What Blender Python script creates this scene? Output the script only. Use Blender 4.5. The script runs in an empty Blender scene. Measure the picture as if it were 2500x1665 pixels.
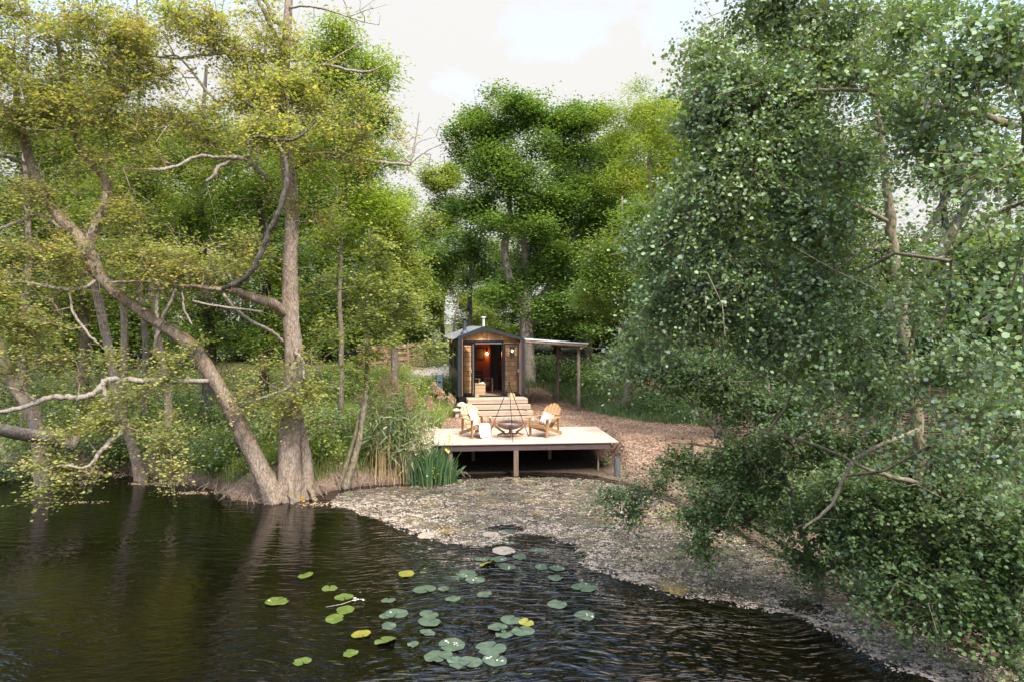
import bpy, math, random
import numpy as np
from mathutils import Vector, Matrix

C = bpy.context.scene.collection
rng = np.random.default_rng(7)
random.seed(7)
PI = math.pi

# ------------------------------------------------------------------ camera model (photo pixels are 2500 x 1665)
F = 1689.0
CAMZ = 4.4
HOR = 790.0
PITCH = math.atan((832.5 - HOR) / F)


def P(px, py, Y):
    """world point seen at photo pixel (px, py) at distance Y along the view"""
    x = (px - 1250.0) / F
    u = -(py - 832.5) / F
    dy = math.cos(PITCH) + u * math.sin(PITCH)
    dz = -math.sin(PITCH) + u * math.cos(PITCH)
    return Vector((x / dy * Y, Y, CAMZ + dz / dy * Y))


def G(px, py, z=0.0):
    """world point seen at photo pixel on the horizontal plane z"""
    x = (px - 1250.0) / F
    u = -(py - 832.5) / F
    dy = math.cos(PITCH) + u * math.sin(PITCH)
    dz = -math.sin(PITCH) + u * math.cos(PITCH)
    t = (z - CAMZ) / dz
    return Vector((x * t, dy * t, z))


# ------------------------------------------------------------------ helpers: tagging and linking
def tag(o, label=None, cat=None, group=None, kind=None):
    if label: o['label'] = label
    if cat: o['category'] = cat
    if group: o['group'] = group
    if kind: o['kind'] = kind
    return o


def empty(name, loc, rz=0.0):
    o = bpy.data.objects.new(name, None)
    o.empty_display_size = 0.2
    C.objects.link(o)
    o.location = loc
    o.rotation_euler = (0, 0, rz)
    return o


def link(name, me, mat=None, parent=None, loc=None, smooth=False):
    if mat is not None:
        me.materials.append(mat)
    if smooth:
        me.polygons.foreach_set('use_smooth', [True] * len(me.polygons))
    o = bpy.data.objects.new(name, me)
    C.objects.link(o)
    if parent is not None:
        o.parent = parent
    if loc is not None:
        o.location = loc
    return o


def mesh_arrays(name, verts, faces):
    """verts (n,3); faces (m,k) of one polygon size"""
    verts = np.asarray(verts, np.float32)
    faces = np.asarray(faces, np.int32)
    me = bpy.data.meshes.new(name)
    me.vertices.add(len(verts))
    me.vertices.foreach_set('co', verts.ravel())
    m, k = faces.shape
    me.loops.add(m * k)
    me.loops.foreach_set('vertex_index', faces.ravel())
    me.polygons.add(m)
    me.polygons.foreach_set('loop_start', np.arange(0, m * k, k, dtype=np.int32))
    me.update(calc_edges=True)
    me.validate()
    return me


class MB:
    """collects shapes and links them as one mesh object"""
    def __init__(s):
        s.v, s.f = [], []

    def add(s, vs, fs):
        b = len(s.v)
        s.v += [tuple(p) for p in vs]
        s.f += [tuple(b + i for i in f) for f in fs]
        return s

    def box(s, c, d, rot=None):
        """centre, full dimensions, optional 3x3 rotation"""
        hx, hy, hz = d[0] / 2, d[1] / 2, d[2] / 2
        vs = [Vector((sx * hx, sy * hy, sz * hz)) for sz in (-1, 1) for sx, sy in ((-1, -1), (1, -1), (1, 1), (-1, 1))]
        if rot is not None:
            vs = [rot @ v for v in vs]
        vs = [v + Vector(c) for v in vs]
        return s.add(vs, [(3, 2, 1, 0), (4, 5, 6, 7), (0, 1, 5, 4), (1, 2, 6, 5), (2, 3, 7, 6), (3, 0, 4, 7)])

    def span(s, a, b):
        a, b = Vector(a), Vector(b)
        return s.box((a + b) / 2, tuple(abs(x) for x in (b - a)))

    def bar(s, a, b, w, h, up=(0, 0, 1)):
        """rectangular bar from a to b, width w (sideways), height h (towards up)"""
        a, b = Vector(a), Vector(b)
        y = (b - a)
        L = y.length
        y = y.normalized()
        x = y.cross(Vector(up)).normalized()
        z = x.cross(y)
        return s.box((a + b) / 2, (w, L, h), Matrix((x, y, z)).transposed())

    def tube(s, pts, rad, n=8, cap=True):
        pts = [Vector(p) for p in pts]
        if not hasattr(rad, '__len__'):
            rad = [rad] * len(pts)
        b = len(s.v)
        t0 = (pts[1] - pts[0]).normalized()
        ref = Vector((0, 0, 1)) if abs(t0.z) < 0.9 else Vector((1, 0, 0))
        x = t0.cross(ref).normalized()
        for i, p in enumerate(pts):
            t = (pts[min(i + 1, len(pts) - 1)] - pts[max(i - 1, 0)]).normalized()
            x = (x - t * x.dot(t)).normalized()
            y = t.cross(x)
            for k in range(n):
                a = 2 * PI * k / n
                s.v.append(tuple(p + (x * math.cos(a) + y * math.sin(a)) * rad[i]))
        for i in range(len(pts) - 1):
            for k in range(n):
                k2 = (k + 1) % n
                s.f.append((b + i * n + k, b + i * n + k2, b + (i + 1) * n + k2, b + (i + 1) * n + k))
        if cap:
            s.f.append(tuple(b + k for k in range(n - 1, -1, -1)))
            e = b + (len(pts) - 1) * n
            s.f.append(tuple(e + k for k in range(n)))
        return s

    def lathe(s, prof, c=(0, 0, 0), n=24):
        """profile [(r,z)...] turned about z"""
        b = len(s.v)
        c = Vector(c)
        for r, z in prof:
            for k in range(n):
                a = 2 * PI * k / n
                s.v.append(tuple(c + Vector((r * math.cos(a), r * math.sin(a), z))))
        for i in range(len(prof) - 1):
            for k in range(n):
                k2 = (k + 1) % n
                s.f.append((b + i * n + k, b + i * n + k2, b + (i + 1) * n + k2, b + (i + 1) * n + k))
        if prof[0][0] > 1e-4:
            s.f.append(tuple(b + k for k in range(n - 1, -1, -1)))
        if prof[-1][0] > 1e-4:
            e = b + (len(prof) - 1) * n
            s.f.append(tuple(e + k for k in range(n)))
        return s

    def prism(s, poly, d):
        """polygon (3d points) pushed along vector d"""
        poly = [Vector(p) for p in poly]
        d = Vector(d)
        n = len(poly)
        vs = poly + [p + d for p in poly]
        return s.add(vs, [tuple(range(n - 1, -1, -1)), tuple(range(n, 2 * n))] +
                     [(i, (i + 1) % n, n + (i + 1) % n, n + i) for i in range(n)])

    def build(s, name, mat, parent=None, bevel=0.0, smooth=False, loc=None):
        me = bpy.data.meshes.new(name)
        me.from_pydata(s.v, [], s.f)
        me.update()
        o = link(name, me, mat, parent, loc, smooth)
        if bevel > 0:
            m = o.modifiers.new('bevel', 'BEVEL')
            m.width = bevel
            m.segments = 2
            m.limit_method = 'ANGLE'
        return o


# ------------------------------------------------------------------ materials
def new_mat(name):
    m = bpy.data.materials.new(name)
    m.use_nodes = True
    nt = m.node_tree
    nt.nodes.clear()
    out = nt.nodes.new('ShaderNodeOutputMaterial')
    return m, nt, out


def nd(nt, typ, _props=None, **ins):
    n = nt.nodes.new('ShaderNode' + typ)
    for k, v in (_props or {}).items():
        setattr(n, k, v)
    for k, v in ins.items():
        key = int(k[1:]) if k[0] == '_' and k[1:].isdigit() else k.replace('_', ' ')
        sock = n.inputs[key]
        if isinstance(v, bpy.types.NodeSocket):
            nt.links.new(v, sock)
        else:
            sock.default_value = v
    return n


def rgba(c):
    return (c[0], c[1], c[2], 1.0)


def ramp(nt, fac, stops, interp='LINEAR'):
    n = nt.nodes.new('ShaderNodeValToRGB')
    n.color_ramp.interpolation = interp
    while len(n.color_ramp.elements) > 1:
        n.color_ramp.elements.remove(n.color_ramp.elements[-1])
    n.color_ramp.elements[0].position = stops[0][0]
    n.color_ramp.elements[0].color = rgba(stops[0][1])
    for p, c in stops[1:]:
        e = n.color_ramp.elements.new(p)
        e.color = rgba(c)
    nt.links.new(fac, n.inputs[0])
    return n.outputs[0]


def coords(nt, scale=(1, 1, 1), rot=(0, 0, 0), kind='Object'):
    tc = nd(nt, 'TexCoord')
    mp = nd(nt, 'Mapping', Vector=tc.outputs[kind])
    mp.inputs['Scale'].default_value = scale
    mp.inputs['Rotation'].default_value = rot
    return mp.outputs[0]


def noise(nt, vec, scale, detail=4, rough=0.6, dist=0.0):
    return nd(nt, 'TexNoise', Vector=vec, Scale=scale, Detail=detail, Roughness=rough, Distortion=dist).outputs['Fac']


def mixc(nt, fac, a, b, mode='MIX'):
    n = nt.nodes.new('ShaderNodeMix')
    n.data_type = 'RGBA'
    n.blend_type = mode
    for s, v in ((n.inputs[0], fac), (n.inputs[6], a), (n.inputs[7], b)):
        if isinstance(v, bpy.types.NodeSocket):
            nt.links.new(v, s)
        else:
            s.default_value = v if not isinstance(v, tuple) else rgba(v)
    return n.outputs[2]


def bump(nt, h, strength=0.5, dist=0.02):
    return nd(nt, 'Bump', Strength=strength, Distance=dist, Height=h).outputs[0]


def surf(name, c1, c2, scale=8, rough=0.7, stretch=(1, 1, 1), bmp=0.4, bdist=0.01, metal=0.0, island=0.0, c3=None, detail=6, spec=0.3):
    """two- or three-tone noisy surface; island > 0 varies each loose piece"""
    m, nt, out = new_mat(name)
    v = coords(nt, stretch)
    f = noise(nt, v, scale, detail, 0.65, 0.3)
    f2 = noise(nt, v, scale * 4.3, 4, 0.7)
    stops = [(0.3, c1), (0.7, c2)] if c3 is None else [(0.25, c1), (0.5, c2), (0.75, c3)]
    col = ramp(nt, nd(nt, 'Math', {'operation': 'MULTIPLY_ADD'}, _0=f2, _1=0.35, _2=nd(nt, 'Math', {'operation': 'MULTIPLY'}, _0=f, _1=0.65).outputs[0]).outputs[0], stops)
    if island > 0:
        ri = nd(nt, 'NewGeometry').outputs['Random Per Island']
        k = nd(nt, 'MapRange', Value=ri, To_Min=1 - island, To_Max=1 + island).outputs[0]
        cc = nd(nt, 'CombineColor', Red=k, Green=k, Blue=k).outputs[0]
        col = mixc(nt, 1.0, col, cc, 'MULTIPLY')
    b = nd(nt, 'BsdfPrincipled', Base_Color=col, Roughness=rough, Metallic=metal, Normal=bump(nt, f2, bmp, bdist))
    b.inputs['Specular IOR Level'].default_value = spec
    nt.links.new(b.outputs[0], out.inputs[0])
    return m


def wood(name, light, dark, axis=0, rough=0.65, island=0.12, scale=1.0, knots=0.0):
    """straight-grained timber; axis = direction of grain"""
    m, nt, out = new_mat(name)
    st = [26 * scale, 26 * scale, 26 * scale]
    st[axis] = 1.3 * scale
    v = coords(nt, tuple(st))
    f = noise(nt, v, 1.0, 6, 0.7, 1.2)
    big = noise(nt, coords(nt, (1.5, 1.5, 1.5)), 1.0, 3)
    ri = nd(nt, 'NewGeometry').outputs['Random Per Island']
    col = ramp(nt, f, [(0.3, dark), (0.62, light)])
    lo = tuple(x * (1 - island) for x in (1, 1, 1))
    hi = tuple(x * (1 + island) for x in (1, 1, 1))
    col = mixc(nt, 1.0, col, ramp(nt, ri, [(0, lo), (1, hi)]), 'MULTIPLY')
    col = mixc(nt, 0.5, col, ramp(nt, big, [(0.3, (0.8, 0.8, 0.8)), (0.7, (1.08, 1.05, 1.0))]), 'MULTIPLY')
    if knots > 0:
        vo = nd(nt, 'TexVoronoi', Vector=coords(nt, (2.2, 7, 7)), Scale=1.0).outputs['Distance']
        kf = ramp(nt, vo, [(0.06, (1, 1, 1)), (0.16, (0, 0, 0))])
        col = mixc(nt, nd(nt, 'Math', {'operation': 'MULTIPLY'}, _0=kf, _1=knots).outputs[0], col, tuple(x * 0.35 for x in dark))
    b = nd(nt, 'BsdfPrincipled', Base_Color=col, Roughness=rough, Normal=bump(nt, f, 0.35, 0.004))
    b.inputs['Specular IOR Level'].default_value = 0.3
    nt.links.new(b.outputs[0], out.inputs[0])
    return m


def bark(name, c1, c2, c3, moss=0.0, mosscol=(0.16, 0.11, 0.015), lichen=0.25, sc=1.0):
    m, nt, out = new_mat(name)
    v = coords(nt, (11 * sc, 11 * sc, 5.0 * sc))
    f = noise(nt, v, 1.4, 8, 0.72, 0.8)
    vo = nd(nt, 'TexVoronoi', {'feature': 'DISTANCE_TO_EDGE'}, Vector=coords(nt, (17 * sc, 17 * sc, 6.5 * sc)), Scale=1.0).outputs['Distance']
    h = nd(nt, 'Math', {'operation': 'MULTIPLY_ADD'}, _0=vo, _1=0.6, _2=f).outputs[0]
    col = ramp(nt, h, [(0.36, c1), (0.56, c2), (0.85, c3)])
    pt = noise(nt, coords(nt, (1, 1, 1)), 2.6, 5, 0.6)
    col = mixc(nt, nd(nt, 'Math', {'operation': 'MULTIPLY'}, _0=ramp(nt, pt, [(0.5, (0, 0, 0)), (0.68, (1, 1, 1))]), _1=lichen).outputs[0], col, (0.42, 0.38, 0.32))
    if moss > 0:
        g = nd(nt, 'NewGeometry')
        nz = nd(nt, 'SeparateXYZ', Vector=g.outputs['Normal']).outputs[2]
        mf = nd(nt, 'Math', {'operation': 'MULTIPLY'}, _0=ramp(nt, nz, [(0.2, (0, 0, 0)), (0.62, (1, 1, 1))]),
                _1=ramp(nt, noise(nt, coords(nt, (1, 1, 1)), 1.7, 5, 0.7), [(0.42, (0, 0, 0)), (0.50, (1, 1, 1))])).outputs[0]
        col = mixc(nt, nd(nt, 'Math', {'operation': 'MULTIPLY'}, _0=mf, _1=moss).outputs[0], col, mosscol)
    b = nd(nt, 'BsdfPrincipled', Base_Color=col, Roughness=0.85, Normal=bump(nt, h, 0.9, 0.035))
    b.inputs['Specular IOR Level'].default_value = 0.2
    nt.links.new(b.outputs[0], out.inputs[0])
    return m


def leafmat(name, cols, under=None, trans=0.35, gloss=0.35, glossmix=0.06, pale=None, gain=1.0):
    """cols: three tones spread over the leaves at random; under: colour of the lower face"""
    cols = [tuple(min(.85, x * gain) for x in c) for c in cols]
    m, nt, out = new_mat(name)
    g = nd(nt, 'NewGeometry')
    ri = g.outputs['Random Per Island']
    n = noise(nt, coords(nt, (1, 1, 1)), 0.9, 2, 0.5)
    fac = nd(nt, 'Math', {'operation': 'MULTIPLY_ADD'}, _0=ri, _1=0.62, _2=nd(nt, 'Math', {'operation': 'MULTIPLY_ADD'}, _0=n, _1=0.9, _2=-0.25).outputs[0]).outputs[0]
    col = ramp(nt, fac, [(0.1, cols[0]), (0.5, cols[1]), (0.9, cols[2])])
    top = col
    if under is not None:
        if pale is not None:
            ri2 = nd(nt, 'Math', {'operation': 'FRACT'}, _0=nd(nt, 'Math', {'operation': 'MULTIPLY'}, _0=ri, _1=37.0).outputs[0]).outputs[0]
            under = mixc(nt, ramp(nt, ri2, [(.90, (0, 0, 0)), (.95, (1, 1, 1))]), under, pale)
        col = mixc(nt, g.outputs['Backfacing'], col, under)
    d = nd(nt, 'BsdfDiffuse', Color=col, Roughness=0.5)
    tcol = mixc(nt, 1.0, top, (1.35, 1.25, 0.55), 'MULTIPLY')
    t = nd(nt, 'BsdfTranslucent', Color=tcol)
    mx = nd(nt, 'MixShader', Fac=trans)
    nt.links.new(d.outputs[0], mx.inputs[1])
    nt.links.new(t.outputs[0], mx.inputs[2])
    gl = nd(nt, 'BsdfGlossy', Color=(0.9, 0.95, 1, 1), Roughness=gloss)
    mg = nd(nt, 'MixShader', Fac=glossmix)
    nt.links.new(mx.outputs[0], mg.inputs[1])
    nt.links.new(gl.outputs[0], mg.inputs[2])
    nt.links.new(mg.outputs[0], out.inputs[0])
    return m


def plain(name, col, rough=0.6, metal=0.0, spec=0.4):
    m, nt, out = new_mat(name)
    f = noise(nt, coords(nt), 14, 4, 0.6)
    c = mixc(nt, 1.0, col, ramp(nt, f, [(0.3, (0.86, 0.86, 0.86)), (0.7, (1.1, 1.1, 1.1))]), 'MULTIPLY')
    b = nd(nt, 'BsdfPrincipled', Base_Color=c, Roughness=rough, Metallic=metal)
    b.inputs['Specular IOR Level'].default_value = spec
    nt.links.new(b.outputs[0], out.inputs[0])
    return m


def glow(name, col, strength):
    m, nt, out = new_mat(name)
    e = nd(nt, 'Emission', Color=rgba(col), Strength=strength)
    nt.links.new(e.outputs[0], out.inputs[0])
    return m


def glassmat(name, tint=(0.9, 0.95, 0.95), refl=0.10):
    m, nt, out = new_mat(name)
    t = nd(nt, 'BsdfTransparent', Color=rgba(tint))
    g = nd(nt, 'BsdfGlossy', Color=(1, 1, 1, 1), Roughness=0.02)
    lw = nd(nt, 'Fresnel', IOR=1.45)
    f = nd(nt, 'Math', {'operation': 'ADD'}, _0=lw.outputs[0], _1=refl - 0.03)
    mx = nd(nt, 'MixShader', Fac=f.outputs[0])
    nt.links.new(t.outputs[0], mx.inputs[1])
    nt.links.new(g.outputs[0], mx.inputs[2])
    nt.links.new(mx.outputs[0], out.inputs[0])
    return m


M = {}
M['bark_alder'] = bark('alder_bark', (0.10, 0.075, 0.056), (0.29, 0.222, 0.165), (0.44, 0.35, 0.27), moss=0.8, lichen=0.35)
M['bark_dark'] = bark('shaded_bark', (0.035, 0.03, 0.025), (0.10, 0.085, 0.07), (0.19, 0.16, 0.13), lichen=0.15)
M['bark_mid'] = bark('woodland_bark', (0.07, 0.055, 0.04), (0.19, 0.15, 0.115), (0.31, 0.255, 0.20), lichen=0.3)
M['bark_oak'] = bark('oak_bark', (0.09, 0.075, 0.055), (0.22, 0.185, 0.145), (0.33, 0.28, 0.22), moss=0.35, mosscol=(0.07, 0.085, 0.02), lichen=0.3)
M['bark_poplar'] = bark('poplar_bark', (0.10, 0.085, 0.055), (0.22, 0.185, 0.12), (0.33, 0.28, 0.20), lichen=0.35, sc=0.8)
M['dead'] = bark('bare_deadwood', (0.17, 0.145, 0.12), (0.34, 0.285, 0.235), (0.48, 0.415, 0.355), lichen=0.4)
M['leaf_alder'] = leafmat('alder_leaf', [(0.125, 0.175, 0.045), (0.225, 0.27, 0.07), (0.40, 0.405, 0.13)], trans=0.52, glossmix=0.04, gain=1.3)
M['leaf_gold'] = leafmat('gold_green_leaf', [(0.20, 0.215, 0.06), (0.36, 0.335, 0.10), (0.50, 0.42, 0.17)], trans=0.42, glossmix=0.04, gain=1.12)
M['leaf_bright'] = leafmat('bright_green_leaf', [(0.08, 0.16, 0.018), (0.18, 0.27, 0.026), (0.32, 0.37, 0.045)], trans=0.4, gain=1.15)
M['leaf_oak'] = leafmat('oak_leaf', [(0.036, 0.075, 0.018), (0.078, 0.135, 0.028), (0.15, 0.205, 0.042)], trans=0.3, gain=1.85)
M['leaf_ash'] = leafmat('ash_leaf', [(0.06, 0.105, 0.022), (0.12, 0.175, 0.032), (0.21, 0.255, 0.05)], trans=0.36, gain=1.45)
M['leaf_mid'] = leafmat('woodland_leaf', [(0.065, 0.105, 0.022), (0.125, 0.175, 0.032), (0.22, 0.25, 0.048)], trans=0.36, gain=1.45)
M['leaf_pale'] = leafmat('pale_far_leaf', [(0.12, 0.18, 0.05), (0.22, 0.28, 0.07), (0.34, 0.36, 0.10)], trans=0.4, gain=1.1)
M['leaf_dark'] = leafmat('dark_evergreen_leaf', [(0.016, 0.034, 0.012), (0.034, 0.062, 0.018), (0.07, 0.105, 0.026)], trans=0.2, gain=1.6)
M['leaf_poplar'] = leafmat('poplar_leaf', [(0.045, 0.09, 0.028), (0.085, 0.14, 0.042), (0.15, 0.20, 0.06)], under=(0.17, 0.22, 0.15), trans=0.3, glossmix=0.06, gloss=0.5, pale=(0.24, 0.30, 0.26), gain=2.1)
M['leaf_shrub'] = leafmat('alder_shrub_leaf', [(0.028, 0.064, 0.018), (0.056, 0.105, 0.026), (0.105, 0.155, 0.04)], under=(0.12, 0.18, 0.08), trans=0.3, glossmix=0.03, gloss=0.5, gain=1.5)
M['leaf_nettle'] = leafmat('nettle_leaf', [(0.024, 0.055, 0.014), (0.05, 0.095, 0.02), (0.10, 0.15, 0.03)], trans=0.3, gain=1.5)
M['leaf_bank'] = leafmat('bank_leaf', [(0.06, 0.105, 0.018), (0.13, 0.175, 0.03), (0.25, 0.27, 0.05)], trans=0.36, gain=1.5)
M['grass'] = leafmat('grass_blade', [(0.09, 0.15, 0.025), (0.18, 0.255, 0.042), (0.36, 0.37, 0.10)], trans=0.3, gain=1.15)
M['grass_dark'] = leafmat('cool_grass_blade', [(0.04, 0.08, 0.025), (0.075, 0.125, 0.035), (0.16, 0.17, 0.06)], trans=0.3, gain=1.5)
M['iris_leaf'] = leafmat('iris_blade', [(0.035, 0.085, 0.03), (0.06, 0.125, 0.045), (0.12, 0.18, 0.06)], trans=0.25, glossmix=0.08, gain=1.2)
M['reed_leaf'] = leafmat('reed_blade', [(0.08, 0.125, 0.055), (0.14, 0.19, 0.08), (0.26, 0.28, 0.12)], trans=0.3, gain=1.5)
M['reed_stem'] = leafmat('dry_reed_stem', [(0.25, 0.17, 0.075), (0.42, 0.31, 0.15), (0.60, 0.47, 0.26)], trans=0.1, gain=1.15)
M['plume'] = leafmat('reed_plume', [(0.42, 0.30, 0.20), (0.58, 0.44, 0.31), (0.70, 0.56, 0.42)], trans=0.3, glossmix=0.0)
M['yellow'] = leafmat('iris_petal', [(0.70, 0.48, 0.01), (0.80, 0.58, 0.015), (0.85, 0.65, 0.05)], trans=0.3)
M['white_flower'] = leafmat('white_blossom', [(0.62, 0.55, 0.42), (0.75, 0.70, 0.60), (0.85, 0.82, 0.75)], trans=0.3)
M['frame_black'] = surf('slate_blue_black_paint', (0.018, 0.02, 0.025), (0.034, 0.038, 0.046), 5, 0.5, bmp=0.1, bdist=0.003)
M['wall_dark'] = surf('dark_green_cladding', (0.010, 0.014, 0.010), (0.022, 0.028, 0.020), 6, 0.45, bmp=0.1, bdist=0.003)
M['roof'] = surf('grey_roof_felt', (0.16, 0.165, 0.17), (0.25, 0.255, 0.265), 9, 0.6, bmp=0.3, bdist=0.004)
M['shingle'] = wood('cedar_shingle', (0.66, 0.38, 0.185), (0.48, 0.245, 0.10), axis=2, island=0.28)
M['cedar'] = wood('cedar_trim', (0.46, 0.23, 0.10), (0.32, 0.14, 0.06), axis=2, island=0.1)
M['door_black'] = plain('black_door_paint', (0.012, 0.012, 0.013), 0.35)
M['alu'] = plain('brushed_edge_metal', (0.55, 0.56, 0.58), 0.35, 0.8)
M['glass'] = glassmat('window_glass', (.97, .98, .98), refl=.015)
M['red_wall'] = surf('rust_red_plaster', (0.20, 0.055, 0.038), (0.27, 0.075, 0.05), 4, 0.8, bmp=0.1)
M['grey_wall'] = surf('grey_inner_door', (0.16, 0.16, 0.165), (0.22, 0.22, 0.225), 4, 0.6, bmp=0.1)
M['room'] = surf('dim_room_lining', (0.09, 0.06, 0.05), (0.13, 0.085, 0.07), 4, 0.8, bmp=0.1)
M['floor'] = wood('hut_floorboard', (0.34, 0.27, 0.21), (0.22, 0.17, 0.13), axis=1)
M['drawer'] = wood('dark_drawer_wood', (0.085, 0.04, 0.025), (0.04, 0.018, 0.012), axis=0)
M['leather'] = plain('dark_leather', (0.035, 0.028, 0.026), 0.45)
M['crate'] = wood('pale_crate_wood', (0.52, 0.38, 0.22), (0.38, 0.26, 0.14), axis=0)
M['deck'] = wood('new_larch_deck', (0.53, 0.405, 0.31), (0.43, 0.315, 0.235), axis=0, island=0.15, rough=0.7)
M['sleeper'] = wood('weathered_sleeper', (0.50, 0.39, 0.295), (0.36, 0.27, 0.195), axis=0, island=0.06, knots=0.5)
M['fascia'] = wood('stained_fascia', (0.13, 0.09, 0.085), (0.065, 0.045, 0.045), axis=0, island=0.15, knots=0.8)
M['post'] = wood('weathered_post', (0.24, 0.165, 0.12), (0.13, 0.09, 0.065), axis=2)
M['teak'] = wood('oiled_teak', (0.44, 0.255, 0.12), (0.30, 0.155, 0.065), axis=1, island=0.12, rough=0.5)
M['pale_teak'] = wood('faded_teak_slat', (0.58, 0.42, 0.25), (0.44, 0.30, 0.17), axis=2, island=0.08)
M['log'] = bark('barked_pole', (0.12, 0.085, 0.06), (0.26, 0.195, 0.145), (0.40, 0.32, 0.25), lichen=0.3, sc=1.4)
M['cut'] = surf('sawn_log_end', (0.58, 0.36, 0.14), (0.72, 0.50, 0.24), 20, 0.7)
M['plastic'] = plain('milky_roof_sheet', (0.72, 0.74, 0.76), 0.3)
M['rust'] = surf('rusty_steel', (0.10, 0.045, 0.025), (0.24, 0.12, 0.075), 12, 0.65, c3=(0.33, 0.20, 0.14), metal=0.15, bmp=0.3, bdist=0.003)
M['bowl'] = surf('heat_browned_steel', (0.10, 0.065, 0.05), (0.19, 0.135, 0.11), 7, 0.5, c3=(0.27, 0.21, 0.18), metal=0.35, bmp=0.15, bdist=0.002)
M['iron'] = plain('black_iron', (0.035, 0.033, 0.034), 0.5, 0.6)
M['blanket'] = surf('cream_knit_throw', (0.66, 0.62, 0.56), (0.82, 0.79, 0.74), 60, 0.9, bmp=0.7, bdist=0.006)
M['galv'] = surf('galvanised_pipe', (0.13, 0.135, 0.14), (0.22, 0.225, 0.23), 10, 0.45, metal=0.5)
M['blue_box'] = plain('pale_blue_plastic', (0.42, 0.56, 0.68), 0.5)
M['flue'] = plain('blue_grey_flue', (0.075, 0.095, 0.115), 0.4, 0.3)
M['white_metal'] = plain('white_enamel', (0.72, 0.73, 0.72), 0.35, 0.2)
M['stump'] = bark('stump_bark', (0.11, 0.065, 0.045), (0.24, 0.15, 0.11), (0.36, 0.25, 0.19), lichen=0.2)
M['mushroom'] = surf('pale_carved_stone', (0.42, 0.37, 0.28), (0.60, 0.53, 0.42), 12, 0.85)
M['wax'] = plain('white_wax', (0.80, 0.78, 0.74), 0.5)
M['wattle'] = surf('woven_brown_rods', (0.17, 0.105, 0.06), (0.34, 0.225, 0.14), 6, 0.8, island=0.4, c3=(0.46, 0.33, 0.22))
M['wattle_dark'] = surf('woven_dark_rods', (0.07, 0.042, 0.03), (0.15, 0.095, 0.07), 6, 0.8, island=0.45, c3=(0.26, 0.18, 0.14))
M['pad'] = None


def padmat(name, c1, c2, c3, gl=0.5):
    m, nt, out = new_mat(name)
    v = coords(nt, (1, 1, 1))
    f = noise(nt, v, 5, 5, 0.65)
    f2 = noise(nt, v, 38, 3, 0.6)
    col = ramp(nt, f, [(0.3, c1), (0.55, c2), (0.78, c3)])
    col = mixc(nt, ramp(nt, f2, [(0.66, (0, 0, 0)), (0.74, (0.6, 0.6, 0.6))]), col, (0.24, 0.2, 0.09))
    sp = nd(nt, 'SeparateXYZ', Vector=coords(nt)).outputs
    ang = nd(nt, 'Math', {'operation': 'ARCTAN2'}, _0=sp[1], _1=sp[0]).outputs[0]
    vein = nd(nt, 'Math', {'operation': 'SINE'}, _0=nd(nt, 'Math', {'operation': 'MULTIPLY'}, _0=ang, _1=15.0).outputs[0]).outputs[0]
    h = nd(nt, 'Math', {'operation': 'MULTIPLY_ADD'}, _0=vein, _1=0.25, _2=f).outputs[0]
    b = nd(nt, 'BsdfPrincipled', Base_Color=col, Roughness=gl, Normal=bump(nt, h, 0.4, 0.01))
    nt.links.new(b.outputs[0], out.inputs[0])
    return m


M['pad'] = padmat('lily_pad_green', (0.036, 0.058, 0.033), (0.06, 0.086, 0.052), (0.10, 0.115, 0.07), 0.3)
M['pad_fresh'] = padmat('lily_pad_fresh', (0.05, 0.08, 0.012), (0.08, 0.11, 0.018), (0.12, 0.135, 0.03), 0.33)
M['pad_yellow'] = padmat('lily_pad_yellow', (0.12, 0.125, 0.012), (0.17, 0.16, 0.016), (0.20, 0.13, 0.025), 0.4)
M['pad_brown'] = padmat('lily_pad_brown', (0.20, 0.165, 0.12), (0.27, 0.225, 0.17), (0.33, 0.28, 0.21), 0.7)

# ------------------------------------------------------------------ ground, pond
shore_px = [(0, 1136), (150, 1142), (300, 1150), (420, 1172), (520, 1195), (565, 1218), (640, 1228), (740, 1222), (800, 1200),
            (880, 1186), (1000, 1180), (1060, 1172), (1130, 1162), (1300, 1157), (1450, 1162), (1540, 1180), (1640, 1215),
            (1760, 1275), (1880, 1340), (2040, 1425), (2250, 1525), (2500, 1640)]
shore = [G(x, y) for x, y in shore_px]
pond_poly = np.array([(-60, 25), (-30, 22.5)] + [(p.x, p.y) for p in shore] + [(8.2, 4), (9.5, -25), (-60, -25)])


def inside(poly, x, y):
    r = np.zeros(x.shape, bool)
    n = len(poly)
    for i in range(n):
        x1, y1 = poly[i]
        x2, y2 = poly[(i + 1) % n]
        c = ((y1 > y) != (y2 > y))
        xi = (x2 - x1) * (y - y1) / (y2 - y1 + 1e-12) + x1
        r ^= c & (x < xi)
    return r


def dist_poly(poly, x, y):
    d = np.full(x.shape, 1e9)
    n = len(poly)
    for i in range(n):
        a = poly[i]
        b = poly[(i + 1) % n]
        e = b - a
        t = np.clip(((x - a[0]) * e[0] + (y - a[1]) * e[1]) / (e @ e + 1e-12), 0, 1)
        d = np.minimum(d, np.hypot(x - a[0] - t * e[0], y - a[1] - t * e[1]))
    return d


def sst(a, b, x):
    t = np.clip((x - a) / (b - a), 0, 1)
    return t * t * (3 - 2 * t)


def lump(x, y, s=1.0):
    return (np.sin(x * 1.7 * s + 1.3 * np.sin(y * 1.1 * s)) * np.cos(y * 1.9 * s + 0.7 * np.sin(x * 1.3 * s)) * 0.5
            + np.sin(x * 3.9 * s + 2.1) * np.sin(y * 4.3 * s + 0.4) * 0.25)


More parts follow.
